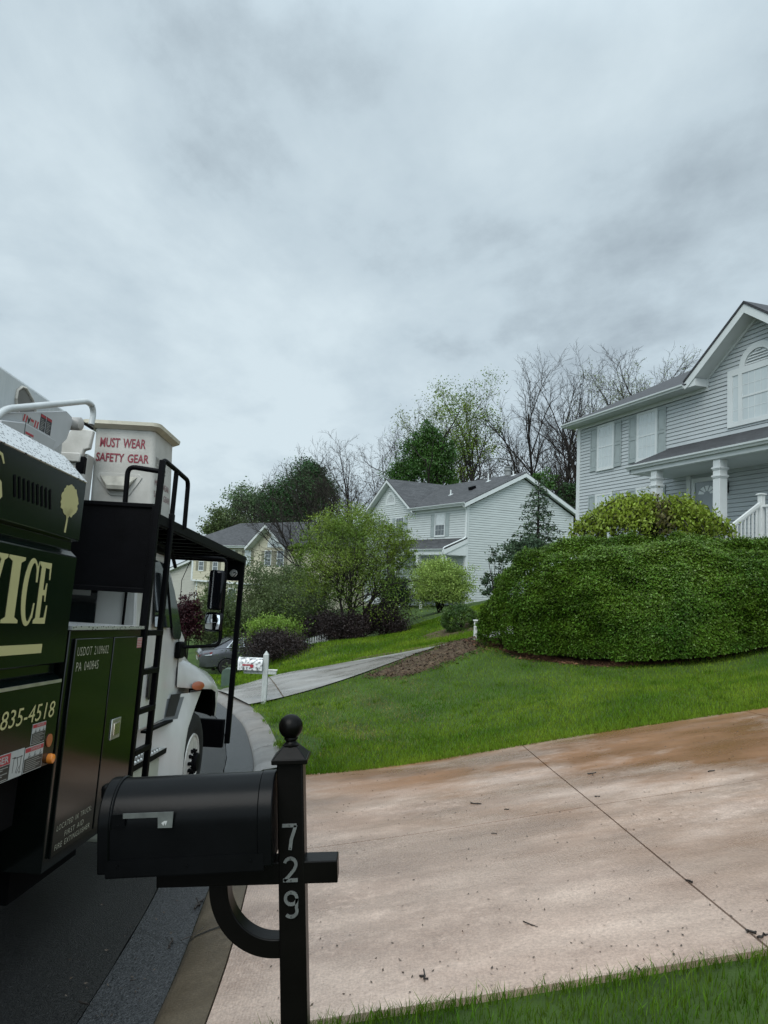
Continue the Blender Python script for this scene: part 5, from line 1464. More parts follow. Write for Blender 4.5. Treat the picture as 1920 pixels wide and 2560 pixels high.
b = MB(); gxx, gz_, gL, gR, gE = -10.7, 7.14, -14.9, -6.5, 4.52
sg2 = (gz_ - gE) / (gxx - gL)
roof_slab(b, [(gL, -.45, gE), (gxx, -.45, gz_), (gxx, (gz_ - 4.6) / s2_ - .2, gz_), (gL, .1, gE)], .06)
roof_slab(b, [(gxx, -.45, gz_), (gR, -.45, gE), (gR, -.1, gE), (gxx, (gz_ - 4.6) / s2_ - .2, gz_)], .06)
b.build('gable_roof', M_roof2, WH)
b = MB()
for s in (1, -1):
    X = lambda x: gxx + s * (x - gxx)
    b.prism([(X(gL), gE - .065), (X(gxx), gz_ - .065), (X(gxx), gz_ - .30), (X(gL), gE - .27)], FRONT, .415, .44)
    b.prism([(X(gL + .2), gE - .29 + .2 * sg2), (X(gxx), gz_ - .29), (X(gxx), gz_ - .31), (X(gL + .2), gE - .31 + .2 * sg2)], FRONT, 0, .415)
b.build('rake_board', M_trim, WH)
b = MB()
for y0, y1, z0, z1 in ((-.42, ry, 4.53, 6.93), (D2 + .42, ry, 4.53, 6.93)):
    b.add([(.30, y0, z0), (.30, y1, z1), (.30, y1, z1 - .26), (.30, y0, z0 - .26), (.335, y0, z0), (.335, y1, z1), (.335, y1, z1 - .26), (.335, y0, z0 - .26)], [(0, 1, 2, 3), (7, 6, 5, 4), (3, 2, 6, 7), (0, 4, 5, 1)])
    b.add([(.0, y0, z0 - .24), (.0, y1, z1 - .24), (.30, y1, z1 - .24), (.30, y0, z0 - .24)], [(0, 1, 2, 3)])
b.build('rake_board', M_trim, WH)
b = MB(); b.box(-7.0, .3, -.42, 0, 4.40, 4.42); b.box(-7.0, .3, -.425, -.41, 4.42, 4.56); b.build('soffit', M_trim, WH)
gutter(WH, (-7.2, -.425, 4.60), (.33, -.425, 4.60), (0, -1, 0))
b = MB(); b.tube(round_path([(.12, -.48, 4.48), (.12, -.3, 4.25), (.09, -.10, 4.05), (.09, -.10, 2.35), (.06, -1.72, 1.63), (.06, -1.78, 1.30), (.0, -1.45, 1.0), (.0, -1.42, -1.0)], .12), .05, 8); b.build('downspout', M_trim, WH, smooth=60)
window(WH, FRONT, -3.85, -2.65, 2.60, 4.02, .08, (3, 2), shut=.5, pane=M_paned)
q = MB(); pbox(q, FRONT, -3.77, -2.73, 3.34, 4.02, .033, .0335); q.build('curtain', mk('white_blind', (.5, .54, .55), .5), WH)
window(WH, FRONT, -9.6, -8.4, 2.60, 4.02, .08, (3, 2), shut=.5, pane=M_paned)
window(WH, FRONT, -12.6, -11.4, 2.60, 4.02, .08, (3, 2), shut=.5, pane=M_paned)
window(WH, FRONT, -10.6, -9.4, -.9, .95, .1, (3, 2), shut=.45, pane=M_paned)
window(WH, FRONT, -12.9, -11.7, -.9, .95, .1, (3, 2), shut=.45, pane=M_paned)
b = MB(); half_ring(b, FRONT, -10.62, 5.30, .82, .58, 0, .05, sq=1.0); pbox(b, FRONT, -11.44, -9.80, 5.10, 5.30, 0, .05); av = b.build('arched_vent', M_trim, WH)
b = MB()
for k in range(6):
    z = 5.32 + k * .09; hw = .58 * math.sqrt(max(0, 1 - ((z + .06 - 5.30) / .58) ** 2))
    b.add([FRONT(-10.62 - hw, z, .05), FRONT(-10.62 + hw, z, .05), FRONT(-10.62 + hw, z + .07, .01), FRONT(-10.62 - hw, z + .07, .01)], [(0, 1, 2, 3)])
b.build('louvre', M_trim, av)
q = MB(); q.prism([(-10.62 + .58 * math.cos(PI * k / 16), 5.30 + .58 * math.sin(PI * k / 16)) for k in range(17)], FRONT, .001, .004); q.build('vent_back', M_shut, av)
# porch
b = MB(); roof_slab(b, [(-8.8, -1.75, 1.60), (.12, -1.75, 1.60), (.12, 0, 2.36), (-8.8, 0, 2.36)], .05); b.build('porch_roof', M_roof2, WH)
gutter(WH, (-8.8, -1.70, 1.57), (.1, -1.70, 1.57), (0, -1, 0))
b = MB(); b.box(-8.8, .08, -1.70, -1.58, 1.20, 1.55); b.box(-8.8, .08, -1.58, 0, 1.19, 1.21)
b.prism([(-1.72, 1.50), (0, 2.28), (0, 2.0), (-1.72, 1.20)], lambda u, v, d: (.08 + d, u, v), 0, .04)
b.prism([(-1.6, 1.22), (0, 1.22), (0, 2.02), (-1.2, 1.45)], lambda u, v, d: (.04 + d, u, v), 0, .03)
b.build('porch_beam', M_trim, WH)
for x in (-.25, -3.4, -6.4): MB().box(x - .14, x + .14, -1.65, -1.37, -1.2, 1.19).build('porch_column', M_trim, WH, bevel=.01)
MB().box(-8.8, .05, -1.7, 0, -1.4, -1.2).build('porch_floor', M_trimg, WH)
b = MB(); pbox(b, FRONT, -6.2, -5.0, -1.2, 1.0, 0, .05); b.build('door', mk('white_front_door', (.5, .53, .53), .4), WH)
b = MB(); b.bar((-2.5, -1.75, -.35), (-5.0, -2.6, -2.0), .07, .07); b.bar((-2.5, -1.75, -1.15), (-5.0, -2.6, -2.8), .06, .08); b.build('stair_rail', M_rail, WH)
for k in range(12):
    t = (k + .5) / 12; x, y, z = -2.5 - 2.5 * t, -1.75 - .85 * t, -.35 - 1.65 * t
    MB().box(x - .025, x + .025, y - .025, y + .025, z - .8, z).build('baluster', M_rail, WH)
MB().box(-2.5, -2.36, -1.82, -1.68, -2.4, -.1).build('newel_post', M_rail, WH)
MB().box(.02, .18, 2.0, 2.25, 1.32, 1.62).build('wall_lamp', mk('dull_wall_lamp', (.22, .23, .23), .5), WH, bevel=.02)
def vent_pipe(x, y, h, r, H, rf, flash=True):
    z = rf(x, y)[2]
    b = MB(); b.lathe([(r, -.1), (r, h)], (x, y, z), (0, 0, 1), 12)
    if flash: b.obox((x, y, z + .01), (.14, 0, 0), (0, .14, .07), (0, -.004, .012))
    b.build('vent_pipe', M_trim, H)
vent_pipe(-2.9, 3.6, .55, .05, WH, r2); vent_pipe(-4.6, 1.6, .35, .05, WH, r2); vent_pipe(-.7, 4.1, .3, .04, WH, r2)
z_ = r2(-2.8, 2.2)[2]; MB().obox((-2.8, 2.2, z_ + .1), (.2, 0, 0), (0, .18, .07), (0, -.03, .1)).build('roof_vent', M_blackmetal, WH)
b = MB(); b.lathe([(.22, -.3), (.22, .35), (.28, .35), (.28, .42), (.2, .42), (.2, .6), (.27, .6), (.27, .66)], (-2.0, 4.6, r2(-2.0, 4.4)[2]), (0, 0, 1), 16); b.build('chimney', mk('chimney_metal', (.20, .21, .21), .5), WH)

# ------------------------------------------------------------------ cream house at the left
M_sidc = siding_mat('cream_siding', (.46, .435, .33), .04)
M_sidk = siding_mat('grey_beige_siding', (.36, .355, .31), .04)
CH = empty('cream_house', 'cream sided house with a fan window gable and taupe shutters at the far left', 'house', loc=(-11.235, 75.0, 0), rz=math.atan2(-.682, .7314))
siding('wall', CH, [[(-15.2, -1.9), (8.5, -1.9), (8.5, 1.85), (-15.2, 1.85)], [(-4.0, 1.85), (2.4, 1.85), (-.8, 4.3)]], FRONT, M_sidc, .18)
siding('wall', CH, [[(-14.5, -6.5), (8.5, -6.5), (8.5, -1.9), (-14.5, -1.9)]], lambda u, v, d: (u, .4 - d, v), M_sidc, .18)
siding('wall', CH, [[(0, -6.5), (9, -6.5), (9, 1.85), (0, 1.85)]], lambda u, v, d: (8.5 + d, u, v), M_sidc, .18)
MB().box(-15.1, 8.4, .45, 9, -6.5, 1.9).build('inner_wall', M_sidc, CH)
b = MB(); pbox(b, FRONT, -15.3, -14.95, -2.05, 1.85, 0, .05); pbox(b, FRONT, -15.2, 8.5, -2.08, -1.9, -.4, .05); pbox(b, lambda u, v, d: (u, .4 - d, v), -14.75, -14.5, -6.5, -2.0, 0, .05); b.build('corner_board', M_trim, CH)
siding('wall', CH, [[(-30, -6.5), (-15.0, -6.5), (-15.0, .45), (-30, -3.4)]], lambda u, v, d: (u, -.3 - d + .8, v), M_sidk, .18)
b = MB(); b.prism([(-30, -3.35), (-15.3, .62), (-15.3, .32), (-30, -3.65)], lambda u, v, d: (u, .5 - d, v), .0, .45); b.build('wing_rake', M_trim, CH)
b = MB(); roof_slab(b, [(-30, .0, -3.3), (-15.3, .0, .68), (-15.3, 7, .68), (-30, 7, -3.3)], .06); b.build('wing_roof', M_roof2, CH)
s3 = .56
def r3(x, y): return (x, y, 2.12 + s3 * (y + .6))
b = MB(); roof_slab(b, [r3(-17.5, -.6), r3(-4.0, -.6), r3(-4.0, 4.6), r3(-12.6, 4.6)], .07); roof_slab(b, [r3(-4.0, .1), r3(2.5, .1), r3(2.5, 4.6), r3(-4.0, 4.6)], .07); roof_slab(b, [r3(2.5, -.6), r3(9.2, -.6), r3(4.6, 4.6), r3(2.5, 4.6)], .07); roof_slab(b, [r3(-12.6, 4.6), r3(4.6, 4.6), (9.2, 9.8, 2.12), (-17.5, 9.8, 2.12)], .07)
roof_slab(b, [r3(9.2, -.6), (9.2, 9.8, 2.12), r3(4.6, 4.6)], .07); roof_slab(b, [r3(-17.5, -.6), r3(-12.6, 4.6), (-17.5, 9.8, 2.12)], .07)
b.build('roof', M_roof2, CH)
b = MB(); gx3, gz3, gl3, gr3, ge3 = -.75, 4.45, -4.1, 2.6, 2.0
roof_slab(b, [(gl3, -.8, ge3), (gx3, -.8, gz3), (gx3, 4.3, gz3), (gl3, .2, ge3)], .07); roof_slab(b, [(gx3, -.8, gz3), (gr3, -.8, ge3), (gr3, .2, ge3), (gx3, 4.3, gz3)], .07); b.build('gable_roof', M_roof2, CH)
b = MB()
for s in (1, -1):
    X = lambda x: gx3 + s * (x - gx3)
    b.prism([(X(gl3), ge3 - .07), (X(gx3), gz3 - .07), (X(gx3), gz3 - .42), (X(gl3), ge3 - .38)], FRONT, .76, .79)
    b.prism([(X(gl3 + .2), ge3 - .33 + .15), (X(gx3), gz3 - .40), (X(gx3), gz3 - .43), (X(gl3 + .2), ge3 - .36 + .15)], FRONT, 0, .76)
b.build('rake_board', M_trim, CH)
b = MB(); b.box(-17.5, -4.0, -.62, -.55, 1.88, 2.08); b.box(-17.5, -4.0, -.6, 0, 1.86, 1.88); b.build('fascia', M_trim, CH)
gutter(CH, (-17.5, -.62, 2.1), (-4.0, -.62, 2.1), (0, -1, 0))
b = MB(); half_ring(b, FRONT, 0, 2.12, 1.14, .86, 0, .06, sq=1.05); pbox(b, FRONT, -1.14, 1.14, 1.98, 2.12, 0, .06); fw_ = b.build('fan_window', M_trim, CH)
q = MB(); q.prism([(.86 * math.cos(PI * k / 16), 2.12 + .9 * math.sin(PI * k / 16)) for k in range(17)], FRONT, .002, .03); q.build('pane', M_pane, fw_)
q = MB()
for k in range(1, 4):
    a = PI * k / 4; q.bar((.15 * math.cos(a), -.035, 2.12 + .15 * math.sin(a)), (.86 * math.cos(a), -.035, 2.12 + .88 * math.sin(a)), .03, .01, upv=(0, 1, 0))
q.build('muntin', M_trim, fw_)
window(CH, FRONT, -4.95, -3.95, .12, 1.58, .08, (2, 2), shut=.5, shutm=M_shutb)
window(CH, FRONT, -7.9, -6.9, .12, 1.58, .08, (2, 2), shut=.5, shutm=M_shutb)
window(CH, FRONT, -1.45, -.45, .12, 1.58, .08, (2, 2), shut=.5, shutm=M_shutb, pane=M_paned)
window(CH, FRONT, .6, 1.6, .12, 1.58, .08, (2, 2), shut=.5, shutm=M_shutb, pane=M_paned)
window(CH, FRONT, -13.75, -12.85, -.75, .2, .08, (2, 1), shut=.55, shutm=M_shutb, pane=M_paned)
window(CH, FRONT, -10.9, -10.0, -.75, .2, .08, (2, 1), shut=.55, shutm=M_shutb, pane=M_paned)
window(CH, lambda u, v, d: (u, .4 - d, v), -8.2, -6.9, -5.0, -2.7, .12, (2, 2), pane=M_paned)
vent_pipe(2.0, 4.0, .8, .12, CH, r3)
# ------------------------------------------------------------------ parked car
M_carp = mk('grey_metallic_paint', (.11, .115, .13), .22, metal=.55, var=.08, coat=.6)
M_chrome = mk('chrome', (.6, .62, .64), .15, metal=.9, var=.05)
pc = at(484, 1450, 31.0)
gzc = pc.z
th_c = math.radians(20)
CARM = Matrix.Translation((pc.x, pc.y, gzc)) @ Matrix.Rotation(th_c, 4, 'Z') @ Matrix.Rotation(-math.radians(5), 4, 'Y')
CAR = empty('parked_car', 'dark grey sedan parked half hidden behind the truck and the dark shrubs', 'car', mat_=CARM)
# x forward from the rear axle, y to the left, side facing the camera is y<0
def lerp(x, xs, ys): return float(np.interp(x, xs, ys))
rows = []
for x in [-1.08, -1.05, -.95, -.8, -.5, -.2, .2, .6, 1.0, 1.5, 2.0, 2.5, 2.9, 3.2, 3.5, 3.7, 3.78]:
    w = lerp(x, [-1.08, -.95, -.5, .5, 2.5, 3.3, 3.78], [.70, .83, .90, .92, .92, .86, .62])
    zt = lerp(x, [-1.08, -1.0, -.9, -.2, .5, 2.0, 2.3, 3.2, 3.7, 3.78], [.86, 1.02, 1.06, 1.08, 1.0, .98, .98, .88, .72, .6])
    zb = lerp(x, [-1.08, -.8, 3.4, 3.78], [.36, .26, .24, .34])
    half = [(0, zb), (.8 * w, zb), (.97 * w, zb + .1), (w, zb + .3), (w * 1.0, zt - .24), (w * .985, zt - .14), (w * .94, zt - .03), (w * .8, zt), (0, zt + .012)]
    rows.append([(x, -y, z) for y, z in half] + [(x, y, z) for y, z in half[-2:0:-1]] + [(x, 0, zb)])
cb = MB().grid(rows)
n_ = len(rows[0]) - 1
cb.f.append(tuple(range(n_))); last = len(cb.v) - n_ - 1; cb.f.append(tuple(last + k for k in range(n_)))
cbody = cb.build('car_body', M_carp, CAR, smooth=35)
gs = [(-.55, 1.05, .62, .78), (-.2, 1.20, .62, .76), (.25, 1.40, .60, .74), (.75, 1.455, .58, .74), (1.35, 1.45, .58, .74), (1.75, 1.36, .58, .75), (2.3, 1.02, .64, .78)]
rows = []
for x, z, wt, wb in gs:
    zb = 1.0
    k = (z - zb) / .455
    wtop = wb - (wb - wt) * min(1, k * 1.05)
    rows.append([(x, -wb, zb), (x, -wtop, z - .03 * min(1, k * 3)), (x, -wtop * .8, z), (x, 0, z + .015), (x, wtop * .8, z), (x, wtop, z - .03 * min(1, k * 3)), (x, wb, zb)])
MB().grid(rows).build('car_roof', M_carp, CAR, smooth=30)
def cs(u, v, d):   # leaning side window plane
    k = (v - 1.0) / .455
    return (u, -(.785 - .19 * k) - d, v)
MB().prism([(.02, 1.07), (.33, 1.35), (.55, 1.40), (1.4, 1.40), (1.68, 1.32), (2.05, 1.06), (1.0, 1.04)], cs, .0, .03).build('window_trim', M_chrome, CAR)
MB().prism([(.08, 1.085), (.35, 1.33), (.56, 1.38), (.72, 1.38), (.72, 1.062), (.4, 1.07)], cs, .03, .036).build('side_window', M_darkglass, CAR)
MB().prism([(.77, 1.062), (.77, 1.38), (1.39, 1.38), (1.66, 1.30), (1.98, 1.075)], cs, .03, .036).build('side_window', M_darkglass, CAR)
MB().bar((.33, -.655, 1.10), (.36, -.60, 1.34), .02, .03).build('window_divider', M_blackst, CAR)
MB().add([(-.50, -.66, 1.09), (-.50, .66, 1.09), (.22, .56, 1.405), (.22, -.56, 1.405)], [(0, 1, 2, 3)]).build('rear_window', mk('rear_glass', (.16, .18, .19), .05, spec=.9), CAR)
MB().box(.55, .75, -.93, -.90, .93, .955).build('door_handle', M_chrome, CAR)
MB().prism([(-.60, .90), (-.55, .965), (-.86, .93), (-1.03, .88), (-1.03, .80), (-.9, .79)], lambda u, v, d: (u, -(.88 if u > -.9 else .72 + .0) - d, v), -.1, .03).build('tail_light', mk('red_tail_lens', (.22, .02, .02), .15, coat=.6), CAR)
MB().prism([(-.60, .845), (-.58, .87), (-.98, .84), (-.98, .815)], lambda u, v, d: (u, -(.905 if u > -.9 else .77) - d, v), -.1, .03).build('light_strip', M_chrome, CAR)
MB().prism([(-.72, .80), (.72, .80), (.70, .87), (-.70, .87)], lambda u, v, d: (-1.09 - d, u, v), 0, .02).build('tail_light', bpy.data.materials['red_tail_lens'], CAR)
MB().prism([(-.6, .875), (.6, .875), (.6, .90), (-.6, .90)], lambda u, v, d: (-1.09 - d, u, v), 0, .025).build('trunk_trim', M_chrome, CAR)
MB().prism([(-.26, .62), (.26, .62), (.26, .76), (-.26, .76)], lambda u, v, d: (-1.10 - d, u, v), 0, .015).build('license_plate', mk('pale_plate', (.5, .5, .48), .5), CAR)
for x in (0, 2.78):
    for s in (-1, 1):
        w = bpy.data.objects.new('wheel', None); COL.objects.link(w); w.parent = CAR
        MB().lathe([(.2, -.1), (.31, -.1), (.335, -.07), (.335, .07), (.31, .1), (.235, .1)], (x, s * .84, .30), (0, s, 0), 32).build('tyre', M_rubber, w, smooth=40)
        b = MB(); b.lathe([(.235, .09), (.225, .1), (.215, .06), (.05, .05), (.04, .095), (0, .1)], (x, s * .84, .30), (0, s, 0), 28)
        b.build('rim', M_blackst, w, smooth=40)
        b = MB()
        for k in range(5):
            a = 2 * PI * k / 5 + .3
            for q in (-.09, .09):
                b.bar((x + .05 * math.cos(a), s * .935, .30 + .05 * math.sin(a)), (x + .215 * math.cos(a + q), s * .94, .30 + .215 * math.sin(a + q)), .026, .02, upv=(0, 1, 0))
        b.build('spoke', M_chrome, w)
        MB().lathe([(.37, -.2), (.37, .075)], (x, s * .84, .31), (0, s, 0), 28).build('wheel_arch', M_dark, CAR)

# ------------------------------------------------------------------ vegetation kit
def leaf_mesh(name, P, size, m, parent=None, aspect=.55, up_bias=.0, N_=None, jitter=1.0, droop=0.0):
    """many small folded leaves; P (n,3) positions, N_ preferred normals"""
    n = len(P)
    nr = rng.normal(0, 1, (n, 3)) * jitter
    if N_ is not None: nr = nr * .75 + N_ * 1.0
    nr[:, 2] += up_bias
    nr /= np.linalg.norm(nr, axis=1)[:, None] + 1e-9
    a = rng.normal(0, 1, (n, 3)); a[:, 2] -= droop
    a -= (a * nr).sum(1)[:, None] * nr
    a /= np.linalg.norm(a, axis=1)[:, None] + 1e-9
    b = np.cross(nr, a)
    L = (size * rng.uniform(.65, 1.3, n))[:, None]
    W = L * aspect
    c1 = P - a * L * .5; c2 = P + a * L * .5
    m1 = P + b * W * .5 - nr * W * .18 - a * L * .05; m2 = P - b * W * .5 - nr * W * .18 - a * L * .05
    V = np.stack([c1, m1, c2, m2], 1).reshape(-1, 3)
    Fq = np.arange(4 * n).reshape(n, 4)
    return np_mesh(name, V, Fq, m, parent)
def leafmat(name, c1, c2, rough=.5, island=.3, scale=.8, spec=.3, sss=.25):
    return mk(name, c1, rough, scale=scale, col2=c2, island=island, spec=spec, sss=sss)
M_bark = mk('grey_brown_bark', (.045, .038, .032), .9, scale=8, col2=(.085, .075, .065), bump=.5, bscale=20, spec=.2)
M_barkd = mk('dark_wet_bark', (.010, .008, .007), .85, scale=8, col2=(.024, .020, .017), bump=.5, bscale=20, spec=.25)
M_twig = mk('bare_twigs', (.016, .014, .012), .9, scale=4, col2=(.036, .031, .027), spec=.1)

def grow(segs, tips, p, d, L, r, lev, P, rg):
    """recursive branch; segs gets (level, points, radii)"""
    n = P['nseg'][min(lev, len(P['nseg']) - 1)]
    pts = [p.copy()]; rad = [r]
    dd = d.copy()
    r1 = r * P.get('taper', .45)
    for i in range(n):
        j = P['wander'] * (1 + .5 * lev)
        dd = dd + Vector((rg.gauss(0, j), rg.gauss(0, j), rg.gauss(0, j) + P['up'] * (1 if lev else .3)))
        dd.normalize()
        p = p + dd * (L / n)
        pts.append(p.copy()); rad.append(r + (r1 - r) * (i + 1) / n)
    segs.append((lev, pts, rad))
    if lev >= P['levels']:
        tips.append((pts[-1], dd)); tips.append((pts[len(pts) // 2], dd)); return
    nc = P['kids'][min(lev, len(P['kids']) - 1)]
    t0 = P['first'] if lev == 0 else P.get('first2', .25)
    az = rg.uniform(0, 2 * PI)
    for k in range(nc):
        t = t0 + (1 - t0) * (k + rg.uniform(.2, .9)) / nc
        f = t * n; i = min(n - 1, int(f)); q = pts[i].lerp(pts[i + 1], f - i)
        az += 2.4 + rg.uniform(-.5, .5)
        ax = (pts[i + 1] - pts[i]).normalized()
        o = ax.orthogonal().normalized(); o2 = ax.cross(o)
        ang = math.radians(rg.uniform(*P['angle']))
        cd = ax * math.cos(ang) + (o * math.cos(az) + o2 * math.sin(az)) * math.sin(ang)
        l = L * rg.uniform(*P['ratio']) * (1.15 - .45 * t if lev == 0 else 1.0)
        grow(segs, tips, q, cd, l, max(P['rmin'], (rad[i] * .62)), lev + 1, P, rg)
    tips.append((pts[-1], dd))
def tree_geo(base, P, seed, stems=None):
    rg = random.Random(seed); segs, tips = [], []
    for st in (stems or [(Vector(base), Vector((0, 0, 1)), P['L'], P['r'])]):
        grow(segs, tips, st[0].copy(), st[1].normalized(), st[2], st[3], 0, P, rg)
    return segs, tips
def build_tree(name, label, cat, base, P, seed, bark, group=None, stems=None, leaves=None, cut=1, twigmat=None):
    """things: root empty > trunk, crown (fine branches), foliage"""
    segs, tips = tree_geo((0, 0, 0), P, seed, stems)
    E = empty(name, label, cat, loc=base, group=group)
    tb, fb_ = MB(), MB()
    for lev, pts, rad in segs:
        if lev <= cut: tb.tube(pts, rad, 7 if lev == 0 else 5, cap=False)
        else: fb_.tube(pts, rad, 3, cap=False)
    tb.build('trunk', bark, E, smooth=70, fixn=False)
    if fb_.v: fb_.build('crown' if not leaves else 'branches', twigmat or bark, E, fixn=False)
    if leaves:
        k, sp, size, m, asp, ub, dr = leaves
        T_ = np.array([t[0] for t in tips])
        Pn = np.repeat(T_, k, 0) + rng.normal(0, sp, (len(T_) * k, 3)) * np.array([1, 1, .75])
        leaf_mesh('crown', Pn, size, m, E, asp, ub, droop=dr)
    return E
def clone(E, loc, rz=0, sc=(1, 1, 1), label=None, group=None):
    r = E.copy(); COL.objects.link(r); r.location = loc; r.rotation_euler = (0, 0, rz); r.scale = sc
    if label: r['label'] = label
    if group: r['group'] = group
    for c in E.children:
        d = c.copy(); COL.objects.link(d); d.parent = r
    return r
def clumps(c, R, n, per, cr, flat=.7, shell=.55, lower=-.6, noise=.18):
    """leaf points in clumps spread through a rounded crown"""
    out = []
    for _ in range(n):
        while True:
            v = rng.normal(0, 1, 3); v /= np.linalg.norm(v)
            if v[2] > lower: break
        rr = (shell + (1 - shell) * rng.uniform() ** .6) * (1 + rng.normal(0, noise))
        q = np.array(c) + v * np.array(R) * rr
        s = cr * rng.uniform(.6, 1.3)
        out.append(q + rng.normal(0, 1, (per, 3)) * np.array([s, s, s * flat]))
    return np.concatenate(out)

L_hedge = leafmat('hedge_leaf', (.030, .070, .006), (.072, .128, .010), .5, .5, .9, .15, .15)
L_hedge2 = leafmat('hedge_paler_leaf', (.068, .13, .010), (.115, .185, .02), .45, .35, .9, .4, .2)
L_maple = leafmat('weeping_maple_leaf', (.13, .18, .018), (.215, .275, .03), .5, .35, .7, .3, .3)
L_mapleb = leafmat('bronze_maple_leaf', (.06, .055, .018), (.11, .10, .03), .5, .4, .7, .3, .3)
L_lime = leafmat('lime_maple_leaf', (.17, .25, .05), (.29, .39, .09), .5, .3, .8, .3, .3)
L_yg = leafmat('yellow_green_leaf', (.07, .13, .016), (.175, .235, .03), .5, .35, .6, .3, .3)
L_olive = leafmat('olive_leaf', (.055, .085, .03), (.10, .13, .045), .5, .4, .6, .3, .3)
L_dkgreen = leafmat('dark_green_leaf', (.022, .060, .018), (.045, .10, .028), .5, .4, .25, .3, .2)
L_mid = leafmat('mid_green_leaf', (.026, .070, .012), (.055, .12, .02), .5, .4, .25, .3, .2)
L_hemlock = leafmat('hemlock_needle', (.03, .055, .03), (.065, .10, .05), .6, .4, 1.2, .2, .15)
L_purple = leafmat('purple_barberry_leaf', (.011, .007, .007), (.030, .018, .017), .5, .5, 1.0, .3, .15)
L_purple2 = leafmat('dark_yew_needle', (.008, .018, .010), (.018, .034, .018), .6, .4, 1.0, .15, .1)
L_red = leafmat('red_maple_leaf', (.022, .006, .009), (.052, .012, .018), .5, .4, 1.0, .3, .25)
L_bright = leafmat('bright_shrub_leaf', (.11, .19, .025), (.20, .30, .045), .5, .3, 1.0, .3, .3)
L_spring = leafmat('pale_spring_leaf', (.12, .15, .06), (.20, .24, .10), .5, .3, .4, .3, .3)
L_bush = leafmat('box_leaf', (.035, .075, .015), (.085, .14, .025), .4, .4, 1.5, .35, .15)

# --- the big clipped hedge
def hedge_pt(u, v):   # unused guard
    return None
HC = np.array([6.6, 16.75]); HA = np.array([.955, -.297]); HBv = np.array([.297, .955])
HLx, HLy = 4.26, 1.8
def hedge_shape(th, ph, k=1.0):
    """th azimuth in the hedge frame, ph elevation -> world point on the surface"""
    e1, e2 = .62, .56
    sp = lambda c, e: np.sign(c) * np.abs(c) ** e
    ca, sa = sp(np.cos(th), e1), sp(np.sin(th), e1)
    cp_, sp_ = sp(np.cos(ph), e2), sp(np.sin(ph), e2)
    lump = .985 + .03 * np.sin(3.1 * th + 2.0 * ph) + .022 * np.sin(8 * th - 5 * ph + 1) + .018 * np.sin(15 * th + 11 * ph) + .02 * np.sin(9 * ph + 5 * th + 2 * np.sin(6 * th)) + .013 * np.sin(31 * th + 9 * np.sin(13 * ph)) * np.sin(23 * ph + 5 * th)
    a = HLx * ca * cp_ * lump * k; b = HLy * sa * cp_ * lump * k
    x = HC[0] + HA[0] * a + HBv[0] * b; y = HC[1] + HA[1] * a + HBv[1] * b
    top = np.interp(x, [2.0, 2.36, 3.0, 4.5, 6.5, 8.5, 9.6, 11], [.38, .45, .68, .95, .97, .97, .93, .85]) + .0
    z0 = TT(x, y) + .12
    z = z0 + (top - z0) * (.0 + sp_ * lump * k)
    return np.stack([x, y, z], -1)
n = 250000
# even spread: pick parameter pairs in proportion to the surface area they stand for
tg = np.linspace(0, 2 * PI, 401); pg = np.linspace(.001, PI / 2 - .001, 121)
TG, PG2 = np.meshgrid(tg, pg, indexing='ij')
SG = hedge_shape(TG.ravel(), PG2.ravel()).reshape(401, 121, 3)
ar = np.linalg.norm(np.cross(SG[1:, :-1] - SG[:-1, :-1], SG[:-1, 1:] - SG[:-1, :-1]), axis=-1)
ar[np.sin(tg[:-1]) > .6] *= .3
pick = rng.choice(ar.size, n, p=(ar / ar.sum()).ravel())
ia, ib = np.unravel_index(pick, ar.shape)
fa, fb2 = rng.uniform(0, 1, (n, 1)), rng.uniform(0, 1, (n, 1))
ph_ = pg[ib] + fb2[:, 0] * (pg[1] - pg[0])
SP = SG[ia, ib] * (1 - fa) * (1 - fb2) + SG[ia + 1, ib] * fa * (1 - fb2) + SG[ia, ib + 1] * (1 - fa) * fb2 + SG[ia + 1, ib + 1] * fa * fb2
kk = 1 - np.abs(rng.normal(0, .03, n)) + np.abs(rng.normal(0, .012, n)) + .03 * (rng.uniform(0, 1, n) < .02)
cen = np.column_stack([np.full(n, HC[0]) + HA[0] * np.clip((SP[:, :2] - HC) @ HA, -3, 3), np.full(n, HC[1]) + HA[1] * np.clip((SP[:, :2] - HC) @ HA, -3, 3), np.full(n, -1.0)])
Ph = cen + (SP - cen) * kk[:, None]
Nh = SP - cen; Nh /= np.linalg.norm(Nh, axis=1)[:, None]
# uneven clumps and hollows
cc = SP[rng.choice(n, 420)]; cd_ = rng.normal(0, .062, 420); cr2 = rng.uniform(.18, .50, 420)
for i in range(0, n, 20000):
    dd = np.linalg.norm(SP[i:i + 20000, None] - cc[None], axis=2) / cr2
    w_ = np.clip(1 - dd ** 2, 0, 1); Ph[i:i + 20000] += Nh[i:i + 20000] * np.clip((w_ * cd_).sum(1), -.24, .13)[:, None]
Nh = Ph - np.array([HC[0], HC[1], -.9]); Nh[:, 2] *= 1.5; Nh /= np.linalg.norm(Nh, axis=1)[:, None]
HE = empty('hedge', 'large rounded dark green clipped hedge in front of the grey house', 'hedge', loc=(HC[0], HC[1], T(*HC)))
off = np.array([HC[0], HC[1], T(*HC)])
paler = (rng.uniform(0, 1, len(Ph)) < .42 * np.clip((ph_ - .15) * 1.4, .12, 1))  # paler leaves get more frequent towards the top of the hedge
leaf_mesh('foliage', (Ph - off)[~paler], .054, L_hedge, HE, .55, .15, Nh[~paler], .8)
leaf_mesh('paler_leaves', (Ph - off)[paler] + Nh[paler] * .02, .05, L_hedge2, HE, .55, .25, Nh[paler], .7)
rows = []
